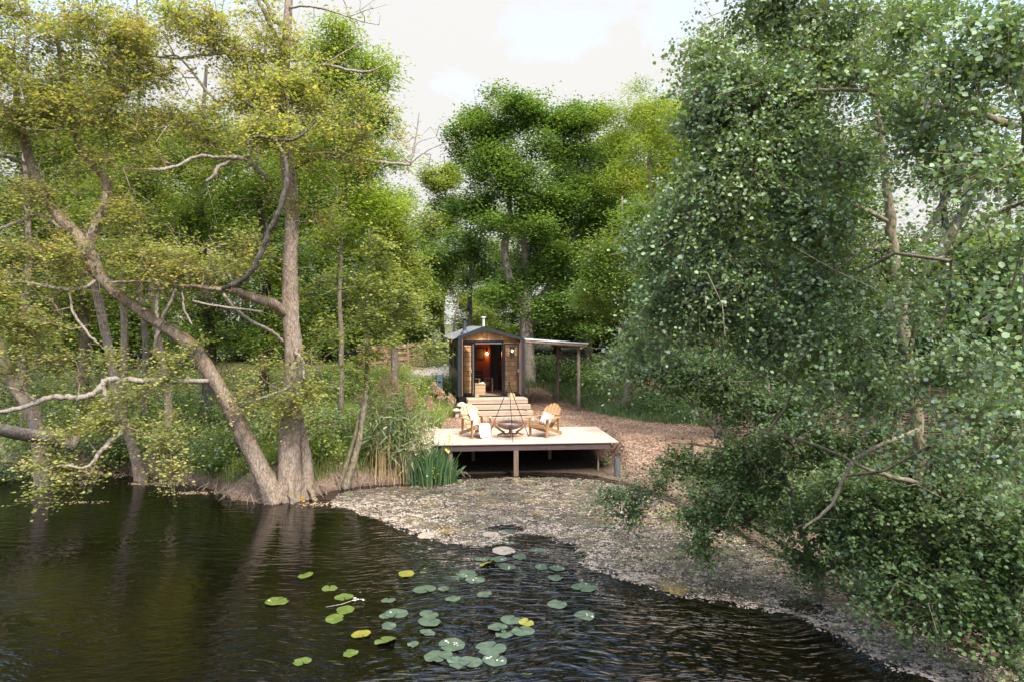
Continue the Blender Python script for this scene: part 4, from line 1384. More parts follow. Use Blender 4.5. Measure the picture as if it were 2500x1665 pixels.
for k in range(4):
    mb = MB()
    a = k * PI / 2 - .2
    c, s = math.cos(a), math.sin(a)
    path = [(.47, .44), (.47, .31), (.27, .155), (.17, .10), (.40, .015)]
    for (r1, z1), (r2, z2) in zip(path[:-1], path[1:]):
        mb.bar((c * r1, s * r1, z1 + .03), (c * r2, s * r2, z2 + .03), .012, .062, up=(-c * (z1 - z2), -s * (z1 - z2), abs(r1 - r2) + 1e-3))
    mb.bar((0.03 * c, 0.03 * s, .09), (.21 * c, .21 * s, .09), .012, .06)
    mb.build('stand_arm', M['rust'], fb)
tag(MB().span((-.38, -.30, 0), (.38, -.105, .028)).span((-.38, -.095, 0), (.38, .10, .028)).span((-.38, .11, 0), (.38, .30, .028)).build('hearth_board', M['sleeper'], None, .004, loc=D(2.30, 1.02, .001)), 'flat boards laid on the deck under the fire bowl', 'board')
bpy.data.objects['hearth_board'].rotation_euler = (0, 0, DR)
fb.location.z += .03
tp = empty('cooking_tripod', D(2.26, .95, .002), DR)
tag(tp, 'tall thin iron tripod with a chain over the fire bowl', 'tripod')
ap = Vector((.0, 0.0, 1.62))
for fx_, fy_ in ((-.62, .25), (.62, .20), (.05, -.68)):
    dirn = (ap - Vector((fx_, fy_, 0))).normalized()
    MB().tube([(fx_, fy_, 0), ap + dirn * .09], .011, 8).build('leg', M['iron'], tp)
mb = MB()
for k in range(46):
    z = 1.60 - k * .016
    a = (k % 2) * PI / 2
    mb.bar((0, 0, z), (0, 0, z - .017), .010 if k % 2 else .005, .005 if k % 2 else .010)
for k in range(3):
    a = k * 2 * PI / 3 + .4
    mb.tube([(0, 0, .875), (.26 * math.cos(a), .26 * math.sin(a), .50)], .004, 6)
mb.build('chain', M['iron'], tp)
mb = MB()
for r in (.27, .20, .12):
    mb.tube([(r * math.cos(t_), r * math.sin(t_), .50) for t_ in np.linspace(0, 2 * PI, 25)], .006, 6, cap=False)
for k in range(4):
    a = k * PI / 4
    mb.tube([(-.27 * math.cos(a), -.27 * math.sin(a), .497), (.27 * math.cos(a), .27 * math.sin(a), .497)], .004, 6)
mb.build('grill', M['iron'], tp)

# ------------------------------------------------------------------ small things by the hut
p = P(1075, 993, 28.4)
p.z = hz(p.x, p.y)
sp = empty('chopping_stump', p)
tag(sp, 'upright chopping stump in the grass left of the hut', 'stump')
MB().lathe([(.20, -.1), (.185, .1), (.172, .46)], (0, 0, 0), 22).build('bark', M['stump'], sp, smooth=True)
MB().lathe([(.165, .462), (.163, .47), (0, .472)], (0, 0, 0), 22).build('cut_top', M['cut'], sp)
t = empty('firewood_basket', p + Vector((-.05, .03, .475)))
tag(t, 'dark brown basket resting on the chopping stump', 'basket')
MB().lathe([(.12, 0), (.15, .22), (.145, .22), (.115, .01)], (0, 0, 0), 20).build('body', M['drawer'], t)
MB().tube([(-.145, 0, .21), (-.10, 0, .34), (0, 0, .39), (.10, 0, .34), (.145, 0, .21)], .012, 8).build('handle', M['iron'], t)
p = P(1074, 960, 29.6)
p.z = hz(p.x, p.y)
t = empty('utility_box', p)
tag(t, 'pale blue utility box on a stake in grass beside the hut', 'utility box')
MB().span((-.05, .02, -.2), (.05, .09, .55)).build('stake', M['post'], t)
zt_ = P(1074, 913, 29.6).z - p.z
MB().span((-.12, -.09, zt_ - .62), (.12, .018, zt_)).build('case', M['blue_box'], t, .01)
MB().span((-.06, -.098, zt_ - .36), (.06, -.091, zt_ - .30)).build('socket_cover', M['iron'], t)
for i, (mx, my, hh, cr, lab) in enumerate(((1127, 1003, .62, .20, 'tallest carved stone mushroom left of the hut steps'), (1115, 1009, .40, .17, 'low wide stone mushroom nearest the grass'), (1136, 1012, .27, .13, 'smallest stone mushroom tucked against the steps'))):
    p = P(mx, my, 25.6 - .1 * i)
    p.z = hz(p.x, p.y) - .03
    t = empty('stone_mushroom', p)
    tag(t, lab, 'garden ornament', 'stone mushrooms by the steps')
    MB().lathe([(.10, 0), (.07, hh * .35), (.06, hh * .75)], (0, 0, 0), 18).build('stem', M['mushroom'], t, smooth=True)
    MB().lathe([(.03, hh * .72), (cr * .95, hh * .74), (cr, hh * .77), (cr * .75, hh * .9), (cr * .35, hh * .98), (0, hh)], (0, 0, 0), 22).build('cap', M['mushroom'], t, smooth=True)
for px_, py_, Y_, lab in ((1299.5, 1021, 24.9, 'white candle jar on woodchips at the right end of the steps'), (1197, 1021, 24.7, 'white candle jar in front of the bottom step')):
    p = P(px_, py_, Y_)
    p.z = hz(p.x, p.y)
    t = empty('candle_jar', p)
    tag(t, lab, 'candle')
    MB().lathe([(.062, 0), (.066, .02), (.066, .15), (.06, .15), (.058, .02)], (0, 0, 0), 20).build('jar', M['wax'], t)
    MB().lathe([(.056, .02), (.056, .11), (0, .112)], (0, 0, 0), 18).build('candle', M['mushroom'], t)
p = P(1285, 970, 26.7)
p.z = hz(p.x, p.y)
t = empty('wire_stand', p)
tag(t, 'thin black wire plant stand against the right corner of the hut', 'plant stand')
mb = MB()
for k in range(4):
    a = k * PI / 2 + PI / 4
    mb.tube([(.13 * math.cos(a), .13 * math.sin(a), 0), (.10 * math.cos(a), .10 * math.sin(a), .75), (.13 * math.cos(a), .13 * math.sin(a), .95)], .010, 6)
mb.build('legs', M['iron'], t)
mb = MB()
for z in (.3, .62, .75, .85, .95):
    mb.tube([(.125 * math.cos(q), .125 * math.sin(q), z) for q in np.linspace(0, 2 * PI, 17)], .008, 6, cap=False)
mb.build('hoop', M['iron'], t)


# ------------------------------------------------------------------ woven fences
def wattle(name, label, a, b, h0, h1, mat, n_rods, seed, step=.55, rr=(.010, .022)):
    r = random.Random(seed)
    a, b = Vector(a), Vector(b)
    base = Vector((a.x, a.y, hz(a.x, a.y)))
    t = empty(name, base)
    tag(t, label, 'fence')
    L_ = (b - a).length
    u = (b - a) / L_
    nn = Vector((-u.y, u.x, 0))
    k = 0
    s = 0
    while s <= L_ + .01:
        q = a + u * s
        g = hz(q.x, q.y)
        MB().tube([Vector((q.x, q.y, g - .2)) - base, Vector((q.x, q.y, g + h1 + r.uniform(.02, .12))) - base], .028, 8).build('stake', M[mat], t)
        s += step
        k += 1
    mb = MB()
    for i in range(n_rods):
        f = (i + .5) / n_rods
        s0, s1 = r.uniform(-.4, L_ * .35), r.uniform(L_ * .6, L_ + .5)
        if r.random() < .4:
            s0, s1 = -.3, L_ + .3
        pts = []
        off = r.random() < .5
        m_n = max(3, int((s1 - s0) / (step / 2)))
        sl = r.uniform(-.05, .05)
        for j in range(m_n + 1):
            s = s0 + (s1 - s0) * j / m_n
            q = a + u * s
            g = hz(q.x, q.y)
            w = math.sin(PI * s / step + (PI if off else 0)) * .035
            z = g + h0 + (h1 - h0) * f + sl * (j / m_n - .5) + r.uniform(-.018, .018)
            pts.append(Vector((q.x, q.y, z)) + nn * w - base)
        mb.tube(pts, [r.uniform(*rr) * (1 - .45 * j / m_n) for j in range(m_n + 1)], 5)
    mb.build('woven_rods', M[mat], t)
    return t


wattle('woven_fence', 'sunlit woven rod fence in the glade left of the hut', (-7.4, 34.5, 0), (-4.8, 35.2, 0), .02, 1.35, 'wattle', 62, 1)
wattle('woven_fence', 'low woven fence on the bank behind the lean-to', (2.6, 36.0, 0), (8.4, 34.2, 0), .0, .75, 'wattle_dark', 40, 2)
wattle('woven_fence', 'long dark woven fence behind the poplar on the right bank', (5.9, 17.2, 0), (12.8, 13.4, 0), .0, 1.75, 'wattle_dark', 110, 3, rr=(.009, .019))

# ------------------------------------------------------------------ trees and plants
KITE = (np.array([(0, 0, 0), (.36, .5, .10), (0, 1, 0), (-.36, .5, .10)]), np.array([(0, 1, 2, 3)]))
ROUND = (np.array([(0, 0, 0), (.40, .22, .07), (.44, .62, .08), (0, 1, -.02), (-.44, .62, .08), (-.40, .22, .07)]), np.array([(0, 1, 2, 3), (0, 3, 4, 5)]))
LANCE = (np.array([(0, 0, 0), (.16, .45, .05), (0, 1, -.05), (-.16, .45, .05)]), np.array([(0, 1, 2, 3)]))


def unit(a):
    return a / (np.linalg.norm(a, axis=-1, keepdims=True) + 1e-9)


def leaves_mesh(name, pos, size, tmpl, up=0.6, droop=0.0, r=None, out=None, seed=0):
    r = np.random.default_rng(seed)
    n = len(pos)
    nrm = r.normal(size=(n, 3))
    nrm[:, 2] = np.abs(nrm[:, 2]) * 0.8
    nrm = unit(unit(nrm) * (1 - up) + np.array([0, 0, 1.0]) * up + 0.001)
    flip = r.random(n) < 0.12
    nrm[flip] *= -1
    a = r.normal(size=(n, 3))
    if out is not None:
        a = unit(a) + unit(out) * 0.8
    a[:, 2] -= droop
    a = unit(a - nrm * (a * nrm).sum(1, keepdims=True))
    b = np.cross(a, nrm)
    s = (size * (0.6 + 0.75 * r.random(n)))[:, None]
    T, Fc = tmpl
    k = len(T)
    V = np.stack([pos + s * (T[i, 0] * b + T[i, 1] * a + T[i, 2] * nrm) for i in range(k)], 1).reshape(-1, 3)
    FF = (np.arange(n)[:, None, None] * k + Fc[None]).reshape(-1, Fc.shape[1])
    return mesh_arrays(name, V, FF)


def catmull(pts, per=6):
    p = np.array(pts, float)
    if len(p) < 3:
        t = np.linspace(0, 1, per + 1)[:, None]
        return p[0] * (1 - t) + p[-1] * t
    q = np.vstack([2 * p[0] - p[1], p, 2 * p[-1] - p[-2]])
    o = []
    for i in range(1, len(q) - 2):
        for k in range(per):
            t = k / per
            o.append(0.5 * ((2 * q[i]) + (-q[i - 1] + q[i + 1]) * t + (2 * q[i - 1] - 5 * q[i] + 4 * q[i + 1] - q[i + 2]) * t * t + (-q[i - 1] + 3 * q[i] - 3 * q[i + 1] + q[i + 2]) * t ** 3))
    o.append(q[-2])
    o = np.array(o)
    o[:, 3] = np.maximum(o[:, 3], 0.003)
    return o


def limb(mb, path, n=10, knob=0.06, seed=1, flare=0.0):
    """path rows (x,y,z,r): knobbly tapering limb"""
    r = random.Random(seed)
    path = np.array(path, float)
    jr = np.random.default_rng(seed + 1000)
    if len(path) > 6:
        j = jr.normal(size=(len(path), 3)) * np.where(path[:, 3:4] > .09, .004, np.minimum(path[:, 3:4] * .22, .014))
        j[:2] = 0
        j[-1] = 0
        path[:, :3] += j
        path[:, 3] *= 1 + np.where(path[:, 3] > .09, .012, .07) * jr.normal(size=len(path)).clip(-1.5, 1.5)
    pts = [Vector(p[:3]) for p in path]
    b = len(mb.v)
    t0 = (pts[1] - pts[0]).normalized()
    ref = Vector((0, 0, 1)) if abs(t0.z) < 0.9 else Vector((1, 0, 0))
    x = t0.cross(ref).normalized()
    lob = [(r.uniform(0, 6.28), r.uniform(.5, 1)) for _ in range(4)]
    for i, p in enumerate(pts):
        t = (pts[min(i + 1, len(pts) - 1)] - pts[max(i - 1, 0)]).normalized()
        x = (x - t * x.dot(t)).normalized()
        y = t.cross(x)
        for k in range(n):
            a = 2 * PI * k / n
            rr = path[i][3] * (1 + knob * (math.sin(3 * a + lob[0][0] + i * .23) * lob[0][1] + .7 * math.sin(5 * a + lob[1][0] - i * .41)) + r.uniform(-knob, knob) * .8)
            if flare and i < 8:
                rr *= 1 + flare * (1 - i / 8) ** 2 * (.6 + .6 * math.sin(4 * a + lob[2][0]))
            mb.v.append(tuple(p + (x * math.cos(a) + y * math.sin(a)) * rr))
    for i in range(len(pts) - 1):
        for k in range(n):
            k2 = (k + 1) % n
            mb.f.append((b + i * n + k, b + i * n + k2, b + (i + 1) * n + k2, b + (i + 1) * n + k))
    e = b + (len(pts) - 1) * n
    mb.f.append(tuple(e + k for k in range(n)))
    mb.f.append(tuple(b + k for k in range(n - 1, -1, -1)))


def grow(base, att, step=0.33, seed=0, lift=0.08, wob=0.12, bias=None):
    """join every leaf cluster to the nearest wood, in order of distance"""
    r = np.random.default_rng(seed)
    d0 = np.array([np.min(((base - a) ** 2).sum(1)) for a in att])
    order = np.argsort(d0)
    cap = len(base) + int(len(att) * 30) + 100
    Nn = np.zeros((cap, 3))
    par = -np.ones(cap, int)
    m = len(base)
    Nn[:m] = base
    w = np.zeros(cap)
    for ai in order:
        a = att[ai]
        df = Nn[:m] - a
        dd = (df ** 2).sum(1) + np.where(df[:, 2] > 0, df[:, 2] ** 2 * 0.8, 0)
        j = int(np.argmin(dd))
        v = a - Nn[j]
        ln = float(np.linalg.norm(v))
        k = min(28, max(1, int(ln / step)))
        off = r.normal(size=3) * wob * ln
        prev = j
        p0 = Nn[j].copy()
        for i in range(1, k + 1):
            if m >= cap - 1:
                break
            t = i / k
            q = p0 + v * t + (off + np.array([0, 0, lift * ln])) * math.sin(PI * t) + r.normal(size=3) * 0.02 * (i < k)
            Nn[m] = q
            par[m] = prev
            prev = m
            m += 1
        w[prev] += 1
    nb = len(base)
    for i in range(m - 1, nb - 1, -1):
        if par[i] >= nb:
            w[par[i]] += w[i]
    return Nn[:m], par[:m], w[:m], nb


def twig_arrays(Nn, par, w, nb, r0=0.005, rmax=0.07, pw=0.5, n=4):
    idx = np.arange(nb, len(Nn))
    rad = np.clip(r0 * np.maximum(w, 1) ** pw, 0, rmax)
    A = Nn[par[idx]]
    B = Nn[idx]
    rb = rad[idx]
    pa = par[idx]
    ra = np.where(pa >= nb, np.minimum(rad[pa], rb * 1.5), rb * 1.25)
    t = unit(B - A)
    ref = np.where(np.abs(t[:, 2:3]) < 0.9, np.array([[0, 0, 1.0]]), np.array([[1.0, 0, 0]]))
    x = unit(np.cross(t, ref))
    y = np.cross(t, x)
    V = []
    for (c, rr) in ((A, ra), (B, rb)):
        for k in range(n):
            an = 2 * PI * k / n
            V.append(c + (x * math.cos(an) + y * math.sin(an)) * rr[:, None])
    V = np.stack(V, 1)
    m = len(idx)
    base = np.arange(m)[:, None] * (2 * n)
    Fc = np.stack([np.stack([base[:, 0] + k, base[:, 0] + (k + 1) % n, base[:, 0] + n + (k + 1) % n, base[:, 0] + n + k], -1) for k in range(n)], 1).reshape(-1, 4)
    return V.reshape(-1, 3), Fc


def sample_blobs(blobs, r, sub=5, spread=0.30):
    """blobs: (centre, (rx,ry,rz), n) -> cluster centres gathered in clumps"""
    out = []
    for c, rad, n in blobs:
        c = np.array(c)
        rad = np.array(rad)
        ns = max(2, n // sub)
        u = unit(r.normal(size=(ns, 3))) * (r.random(ns) ** 0.42)[:, None]
        cen = c + u * rad
        k = r.integers(0, ns, n)
        out.append(cen[k] + r.normal(size=(n, 3)) * rad * spread * 0.62 * np.array([1, 1, .8]))
    return np.concatenate(out)


def make_tree(name, label, cat, stems, blobs, leafm, barkm, leaf=.08, per=22, spray=.30, flat=.45, tmpl=KITE, up=.6, droop=.15, seed=1,
              group=None, deads=(), twig=True, more=(), bare=0.0, twiglet=None, tw=dict(), knob=.06, flare=0.0, extra=(), sub=5, keep_above=None, deadm='dead'):
    """stems/deads: polylines of (x,y,z,r) in the world; blobs (centre, radii, n clusters)"""
    r = np.random.default_rng(seed)
    base = Vector(stems[0][0][:3])
    root = empty(name, base)
    tag(root, label, cat, group)
    bo = np.array(base)
    mb = MB()
    nodes = []
    for i, s in enumerate(stems):
        pth = catmull(s, 10 if s[0][3] > .12 else 6)
        nodes.append(pth[3:, :3] if i == 0 else pth[:, :3])
        q = pth.copy()
        q[:, :3] -= bo
        limb(mb, q, 22 if pth[0, 3] > .12 else 8, knob, seed + i, flare if i < 1 + len(extra) else 0)
    for s in deads:
        nodes.append(catmull(s)[:, :3])
    att = sample_blobs(blobs, r, sub)
    if keep_above is not None:
        att = att[att[:, 2] > keep_above]
    groups = [(att, per, spray)]
    for b2, per2, spray2 in more:
        a2 = sample_blobs(b2, r, 4)
        groups.append((a2[a2[:, 2] > .12], per2, spray2))
    allatt = np.concatenate([g_[0] for g_ in groups])
    if bare > 0:
        allatt = np.concatenate([allatt, att[r.integers(0, len(att), int(len(att) * bare))] + r.normal(size=(int(len(att) * bare), 3)) * .45])
    for s in deads:
        q = catmull(s)[2:, :3]
        allatt = np.concatenate([allatt, q[r.integers(0, len(q), 13)] + r.normal(size=(13, 3)) * np.array([.32, .25, .24])])
    allatt = allatt[allatt[:, 2] > .05]
    Nn, par, w, nb = grow(np.vstack(nodes), allatt, seed=seed, **{k: v for k, v in tw.items() if k in ('step', 'lift', 'wob')})
    if twig:
        V, Fc = twig_arrays(Nn, par, w, nb, **{k: v for k, v in tw.items() if k in ('r0', 'rmax', 'pw')})
        mb.add((V - bo).tolist(), Fc.tolist())
    trunk_mb = mb
    twv = []
    for i, s in enumerate(deads):
        mb = MB()
        q = catmull(s)
        q[:, :3] -= bo
        limb(mb, q, 8, .08, seed + 50 + i)
        mb.build('bare_branch', M[deadm], root, smooth=True)
    # leaves round the cluster centres and along the outer twigs
    ms = leafm if isinstance(leafm, (list, tuple)) else [leafm]
    pos, off, which = [], [], []
    for gi, (a_, per_, spray_) in enumerate(groups):
        if twiglet is None:
            cc = np.repeat(a_, per_, 0)
            ax = np.repeat(unit(r.normal(size=a_.shape) * np.array([1, 1, .5])), per_, 0)
            o_ = r.normal(size=cc.shape) * np.array([spray_, spray_, spray_ * flat]) * .72 + ax * (r.normal(size=(len(cc), 1)) * spray_ * .9)
            pos.append(cc + o_)
            off.append(o_)
        else:
            nt_, ln_, sag_ = twiglet
            if gi:
                nt_, ln_ = max(3, nt_ - 2), ln_ * .75
            lp = max(2, int(per_ / nt_))
            per_ = nt_ * lp
            d_ = unit(np.repeat(a_ - np.array([bo[0], bo[1], 0]) * 1.0, nt_, 0) * np.array([1, 1, 0]) + 1e-6)
            d_ = unit(d_ * .5 + r.normal(size=d_.shape) * np.array([.7, .7, .65]))
            L_ = (ln_ * r.uniform(.5, 1.25, len(d_)))[:, None]
            c_ = np.repeat(a_, nt_, 0)
            mid_ = c_ + d_ * L_ * .5 + np.array([0, 0, -.25 * sag_]) * L_
            end_ = c_ + d_ * L_ + np.array([0, 0, -sag_]) * L_
            for (u_, v_, ru, rv) in ((c_, mid_, .0035, .0028), (mid_, end_, .0028, .0015)):
                t_ = unit(v_ - u_)
                x_ = unit(np.cross(t_, np.array([0.3, 0.2, 1.0])))
                y_ = np.cross(t_, x_)
                V_ = np.stack([q_ + (x_ * math.cos(2.094 * k) + y_ * math.sin(2.094 * k)) * rr_ for q_, rr_ in ((u_, ru), (v_, rv)) for k in range(3)], 1).reshape(-1, 3) - bo
                b_ = np.arange(len(u_))[:, None] * 6
                F_ = np.concatenate([b_ + np.array([k, (k + 1) % 3, 3 + (k + 1) % 3, 3 + k]) for k in range(3)])
                twv.append((V_, F_))
            tt = (np.arange(lp)[None, :] + r.random((len(c_), lp))) / lp
            tt = (.12 + .93 * tt)[..., None]
            pp = c_[:, None] * (1 - tt) ** 2 + 2 * (mid_ * 2 - (c_ + end_) / 2)[:, None] * tt * (1 - tt) + end_[:, None] * tt ** 2
            o_ = r.normal(size=pp.shape) * .035
            pos.append((pp + o_).reshape(-1, 3))
            off.append((d_[:, None] * .03 + o_ * 1.2).reshape(-1, 3))
        which.append(r.integers(0, len(ms), len(a_)).repeat(per_))
    pos, off, which = np.concatenate(pos), np.concatenate(off), np.concatenate(which)
    for V_, F_ in twv:
        trunk_mb.add(V_.tolist(), F_.tolist())
    trunk_mb.build('trunk', M[barkm], root, smooth=True)
    k = pos[:, 2] > .02
    pos, off, which = pos[k], off[k], which[k]
    me = leaves_mesh('crown', pos - bo, leaf, tmpl, up, droop, seed=seed, out=off)
    for mm in ms[1:]:
        pass
    o = link('crown', me, M[ms[0]], root)
    for mm in ms[1:]:
        me.materials.append(M[mm])
    if len(ms) > 1:
        me.polygons.foreach_set('material_index', which.repeat(len(tmpl[1])).astype(np.int32))
    return root


M['bark_twig'] = bark('alder_twig_bark', (0.10, 0.08, 0.06), (0.23, 0.18, 0.14), (0.36, 0.30, 0.24), lichen=0.2)


def PX(rows):
    """(px, py, Y, half width px) -> world polyline with radius"""
    return [tuple(P(x, y, Y)) + (max(r * Y / F, .004),) for x, y, Y, r in rows]


def BL(rows, dep=0.8):
    """(px, py, Y, rx px, ry px, n[, depth radius m]) -> world blobs"""
    o = []
    for q in rows:
        x, y, Y, rx, ry, n = q[:6]
        c = P(x, y, Y)
        a, b = rx * Y / F, ry * Y / F
        o.append((tuple(c), (a, q[6] if len(q) > 6 else (a + b) / 2 * dep, b), n))
    return o


# ---- the great alder on the left bank: upright stem and leaning stem from one stool
al_stems = [
    PX([(706, 1232, 17.2, 29), (706, 1160, 17.25, 28.4), (708, 1070, 17.3, 24.9), (712, 970, 17.3, 21.5), (716, 870, 17.3, 20.6), (710, 760, 17.3, 19.8), (708, 650, 17.3, 17.2), (712, 540, 17.3, 15.9),
        (706, 430, 17.3, 16.3), (694, 320, 17.4, 14.6), (692, 230, 17.5, 12.9), (697, 130, 17.6, 11.6), (703, 30, 17.7, 9.5), (708, -80, 17.8, 6.9), (712, -200, 18, 4.3)]),
    PX([(672, 1228, 17.0, 25.6), (640, 1155, 16.9, 22.4), (600, 1070, 16.8, 20.8), (550, 975, 16.6, 18.4), (495, 885, 16.4, 17.6), (462, 840, 16.3, 17.6), (405, 802, 16.2, 14.4), (345, 760, 16.1, 12.8), (285, 715, 16.0, 12.8), (245, 675, 16, 15.2),
        (215, 620, 16, 18.4), (185, 575, 16, 15.2), (120, 500, 15.9, 12.8), (80, 410, 15.8, 11.2), (55, 320, 15.8, 9.6), (40, 240, 15.8, 7.2), (30, 120, 15.8, 4.8)]),
    PX([(744, 1228, 17.4, 19.6), (748, 1140, 17.45, 15.4), (736, 1050, 17.42, 10.5), (724, 970, 17.35, 6.3)]),
    PX([(215, 620, 16, 12.8), (232, 555, 16.1, 11.0), (256, 500, 16.2, 10.6), (258, 440, 16.2, 9.8), (215, 390, 16.3, 9.3), (186, 330, 16.3, 7.6), (168, 265, 16.4, 6.8), (150, 190, 16.4, 5.1), (140, 90, 16.5, 3.4)]),
    PX([(692, 762, 17.2, 12.8), (664, 742, 16.8, 11.9), (620, 728, 16.4, 11.0), (575, 712, 16.0, 9.3), (540, 706, 15.7, 6.8), (455, 698, 15.5, 4.2), (350, 688, 15.4, 3.4), (270, 690, 15.3, 2.5)]),
    PX([(705, 60, 17.7, 6.8), (672, 55, 17.6, 5.1), (650, 10, 17.5, 4.2), (620, -40, 17.5, 3.4)]),
    PX([(685, 110, 17.6, 5.1), (655, 50, 17.3, 5.1), (632, 5, 17.2, 4.2), (600, -50, 17, 2.5)]),
]
al_stems += [PX(q) for q in (
    [(694, 1110, 17.3, 5), (690, 1165, 17.1, 9), (680, 1210, 16.95, 9), (662, 1248, 16.85, 5)],
    [(704, 1120, 17.3, 5), (710, 1180, 17.0, 9), (714, 1225, 16.9, 8), (712, 1255, 16.8, 5)],
    [(745, 1130, 17.45, 4), (756, 1185, 17.3, 7), (774, 1225, 17.15, 5), (790, 1242, 17.0, 3)])]
al_dark = PX([(545, 706, 15.7, 5.6), (590, 688, 15.4, 7.2), (628, 640, 15.2, 6.8), (655, 575, 15.1, 6.4), (680, 515, 15.0, 6.0), (697, 455, 15.0, 5.6), (699, 405, 15.0, 5.2), (684, 362, 15.0, 4.4), (668, 338, 15.0, 4.0)])
al_dark2 = PX([(668, 338, 15.0, 4.0), (690, 344, 15, 3.6), (722, 340, 14.9, 3.2), (752, 318, 14.9, 2.4), (775, 290, 14.9, 1.6)])
al_dark3 = PX([(668, 338, 15.0, 4.0), (640, 334, 14.9, 3.6), (612, 340, 14.8, 3.2), (605, 355, 14.7, 2.4)])
al_dead = [
    PX([(508, 930, 16.3, 6.4), (430, 930, 15.9, 7.2), (330, 928, 15.6, 7.2), (262, 928, 15.4, 7.2), (245, 945, 15.3, 8.0), (225, 962, 15.2, 7.2), (190, 972, 15.1, 7.2), (140, 966, 15.0, 7.2), (95, 980, 14.9, 6.4), (50, 996, 14.8, 5.6), (0, 1006, 14.7, 4.8), (-60, 1015, 14.6, 4.0)]),
    PX([(250, 935, 15.35, 6.4), (258, 965, 15.3, 5.6), (268, 1000, 15.2, 5.2), (284, 1028, 15.1, 4.8), (298, 1052, 15.0, 4.8), (272, 1076, 14.9, 5.6), (248, 1100, 14.8, 5.2), (225, 1130, 14.7, 4.4), (200, 1142, 14.6, 3.2), (150, 1135, 14.5, 2.4), (105, 1150, 14.4, 2.0)]),
    PX([(90, 980, 14.9, 3.2), (60, 958, 14.8, 2.8), (20, 945, 14.7, 2.4), (-20, 935, 14.6, 2.4)]),
    PX([(378, 872, 15.9, 4.8), (382, 830, 15.7, 4.8), (392, 790, 15.6, 4.8), (410, 750, 15.5, 4.0), (430, 708, 15.4, 3.2)]),
    PX([(388, 800, 15.6, 4.0), (382, 760, 15.5, 4.0), (385, 722, 15.5, 3.2)]),
    PX([(445, 705, 15.6, 2.4), (450, 755, 15.5, 2.8), (470, 795, 15.5, 2.0)]),
    PX([(545, 718, 15.6, 4.0), (580, 760, 15.9, 4.0), (625, 790, 16.3, 4.4), (668, 812, 16.9, 4.0), (690, 835, 17.2, 4.8)]),
    PX([(470, 735, 15.5, 2.0), (530, 748, 15.6, 2.4), (600, 756, 15.8, 2.4), (640, 762, 16.2, 2.0)]),
    PX([(655, 440, 16.9, 4.8), (625, 410, 16.6, 5.6), (600, 390, 16.4, 6.4), (560, 386, 16.2, 4.8), (520, 384, 16.1, 4.0), (478, 385, 16.0, 4.0), (430, 408, 15.9, 4.0), (395, 414, 15.8, 4.0), (362, 414, 15.7, 4.0)]),
    PX([(575, 388, 16.3, 4.8), (540, 405, 16.2, 4.8), (520, 432, 16.1, 4.4), (503, 444, 16.1, 3.2)]),
    PX([(604, 388, 16.4, 4.8), (618, 350, 16.3, 4.4), (628, 340, 15.6, 4.0)]),
    PX([(722, 412, 17.2, 4.0), (755, 392, 16.9, 4.4), (790, 385, 16.7, 4.0), (835, 385, 16.5, 3.2)]),
    PX([(830, 372, 16.8, 3.2), (875, 386, 16.7, 4.0), (920, 395, 16.6, 3.6), (965, 400, 16.5, 3.2), (1002, 403, 16.5, 3.2)]),
    PX([(1002, 403, 16.5, 2.4), (1010, 360, 16.5, 2.0), (1018, 315, 16.5, 1.6), (1024, 272, 16.5, 0.8)]),
    PX([(1002, 400, 16.5, 2.0), (1030, 378, 16.5, 1.8), (1065, 358, 16.5, 1.3), (1110, 346, 16.5, 0.8)]),
    PX([(1000, 398, 16.5, 1.6), (970, 370, 16.4, 1.3), (940, 332, 16.4, 1.0)]), PX([(1008, 385, 16.5, 1.3), (1020, 350, 16.5, 1.0), (1065, 335, 16.5, 0.6)]),
    PX([(705, 170, 17.5, 4.0), (760, 182, 17.2, 3.2), (790, 158, 17.0, 3.2), (850, 172, 16.9, 3.2), (900, 175, 16.8, 2.4), (950, 155, 16.8, 1.2)]),
    PX([(790, 158, 17, 2.4), (830, 135, 16.9, 2.0), (880, 105, 16.8, 1.2)]),
    PX([(708, 20, 17.6, 3.2), (750, 16, 17.3, 2.8), (800, 25, 17.2, 2.4), (850, 42, 17.1, 2.0), (890, 55, 17.0, 1.3), (925, 62, 17, 0.8)]),
    PX([(850, 42, 17.1, 1.6), (845, 15, 17.1, 1.2), (832, -10, 17, 0.8)]), PX([(850, 42, 17.1, 1.3), (910, 20, 17.1, 0.8)]),
    PX([(720, 860, 17.1, 4.0), (738, 880, 16.8, 4.0), (742, 925, 16.7, 3.2)]),
    PX([(708, 945, 16.9, 3.2), (650, 968, 16.6, 2.8), (600, 985, 16.4, 2.4), (568, 1005, 16.3, 2.0)]),
    PX([(865, 300, 16.8, 4.0), (890, 318, 16.8, 4.0), (880, 345, 16.9, 3.2), (872, 360, 16.9, 2.4)]),
    PX([(560, 250, 17, 2.4), (520, 240, 16.8, 3.2), (440, 143, 16.6, 2.4), (395, 140, 16.5, 2.4), (310, 132, 16.4, 2.0)]),
    PX([(690, 150, 17.5, 4.0), (610, 128, 17.2, 4.0), (520, 132, 16.9, 4.0), (440, 143, 16.6, 3.2), (380, 140, 16.5, 2.4)]),
    PX([(75, 405, 15.8, 4.0), (30, 388, 15.6, 4.0), (-20, 380, 15.4, 3.2)]), PX([(245, 675, 16, 4.0), (200, 705, 15.7, 4.0), (140, 705, 15.5, 4.8), (60, 690, 15.3, 3.2), (-10, 700, 15.1, 2.4)]),
    PX([(170, 705, 15.6, 2.4), (178, 760, 15.5, 3.2), (215, 815, 15.5, 3.2), (242, 840, 15.5, 2.4)]),
    PX([(150, 560, 15.9, 4.0), (95, 525, 15.7, 4.8), (40, 545, 15.5, 4.8), (-10, 565, 15.4, 3.2)]),
]
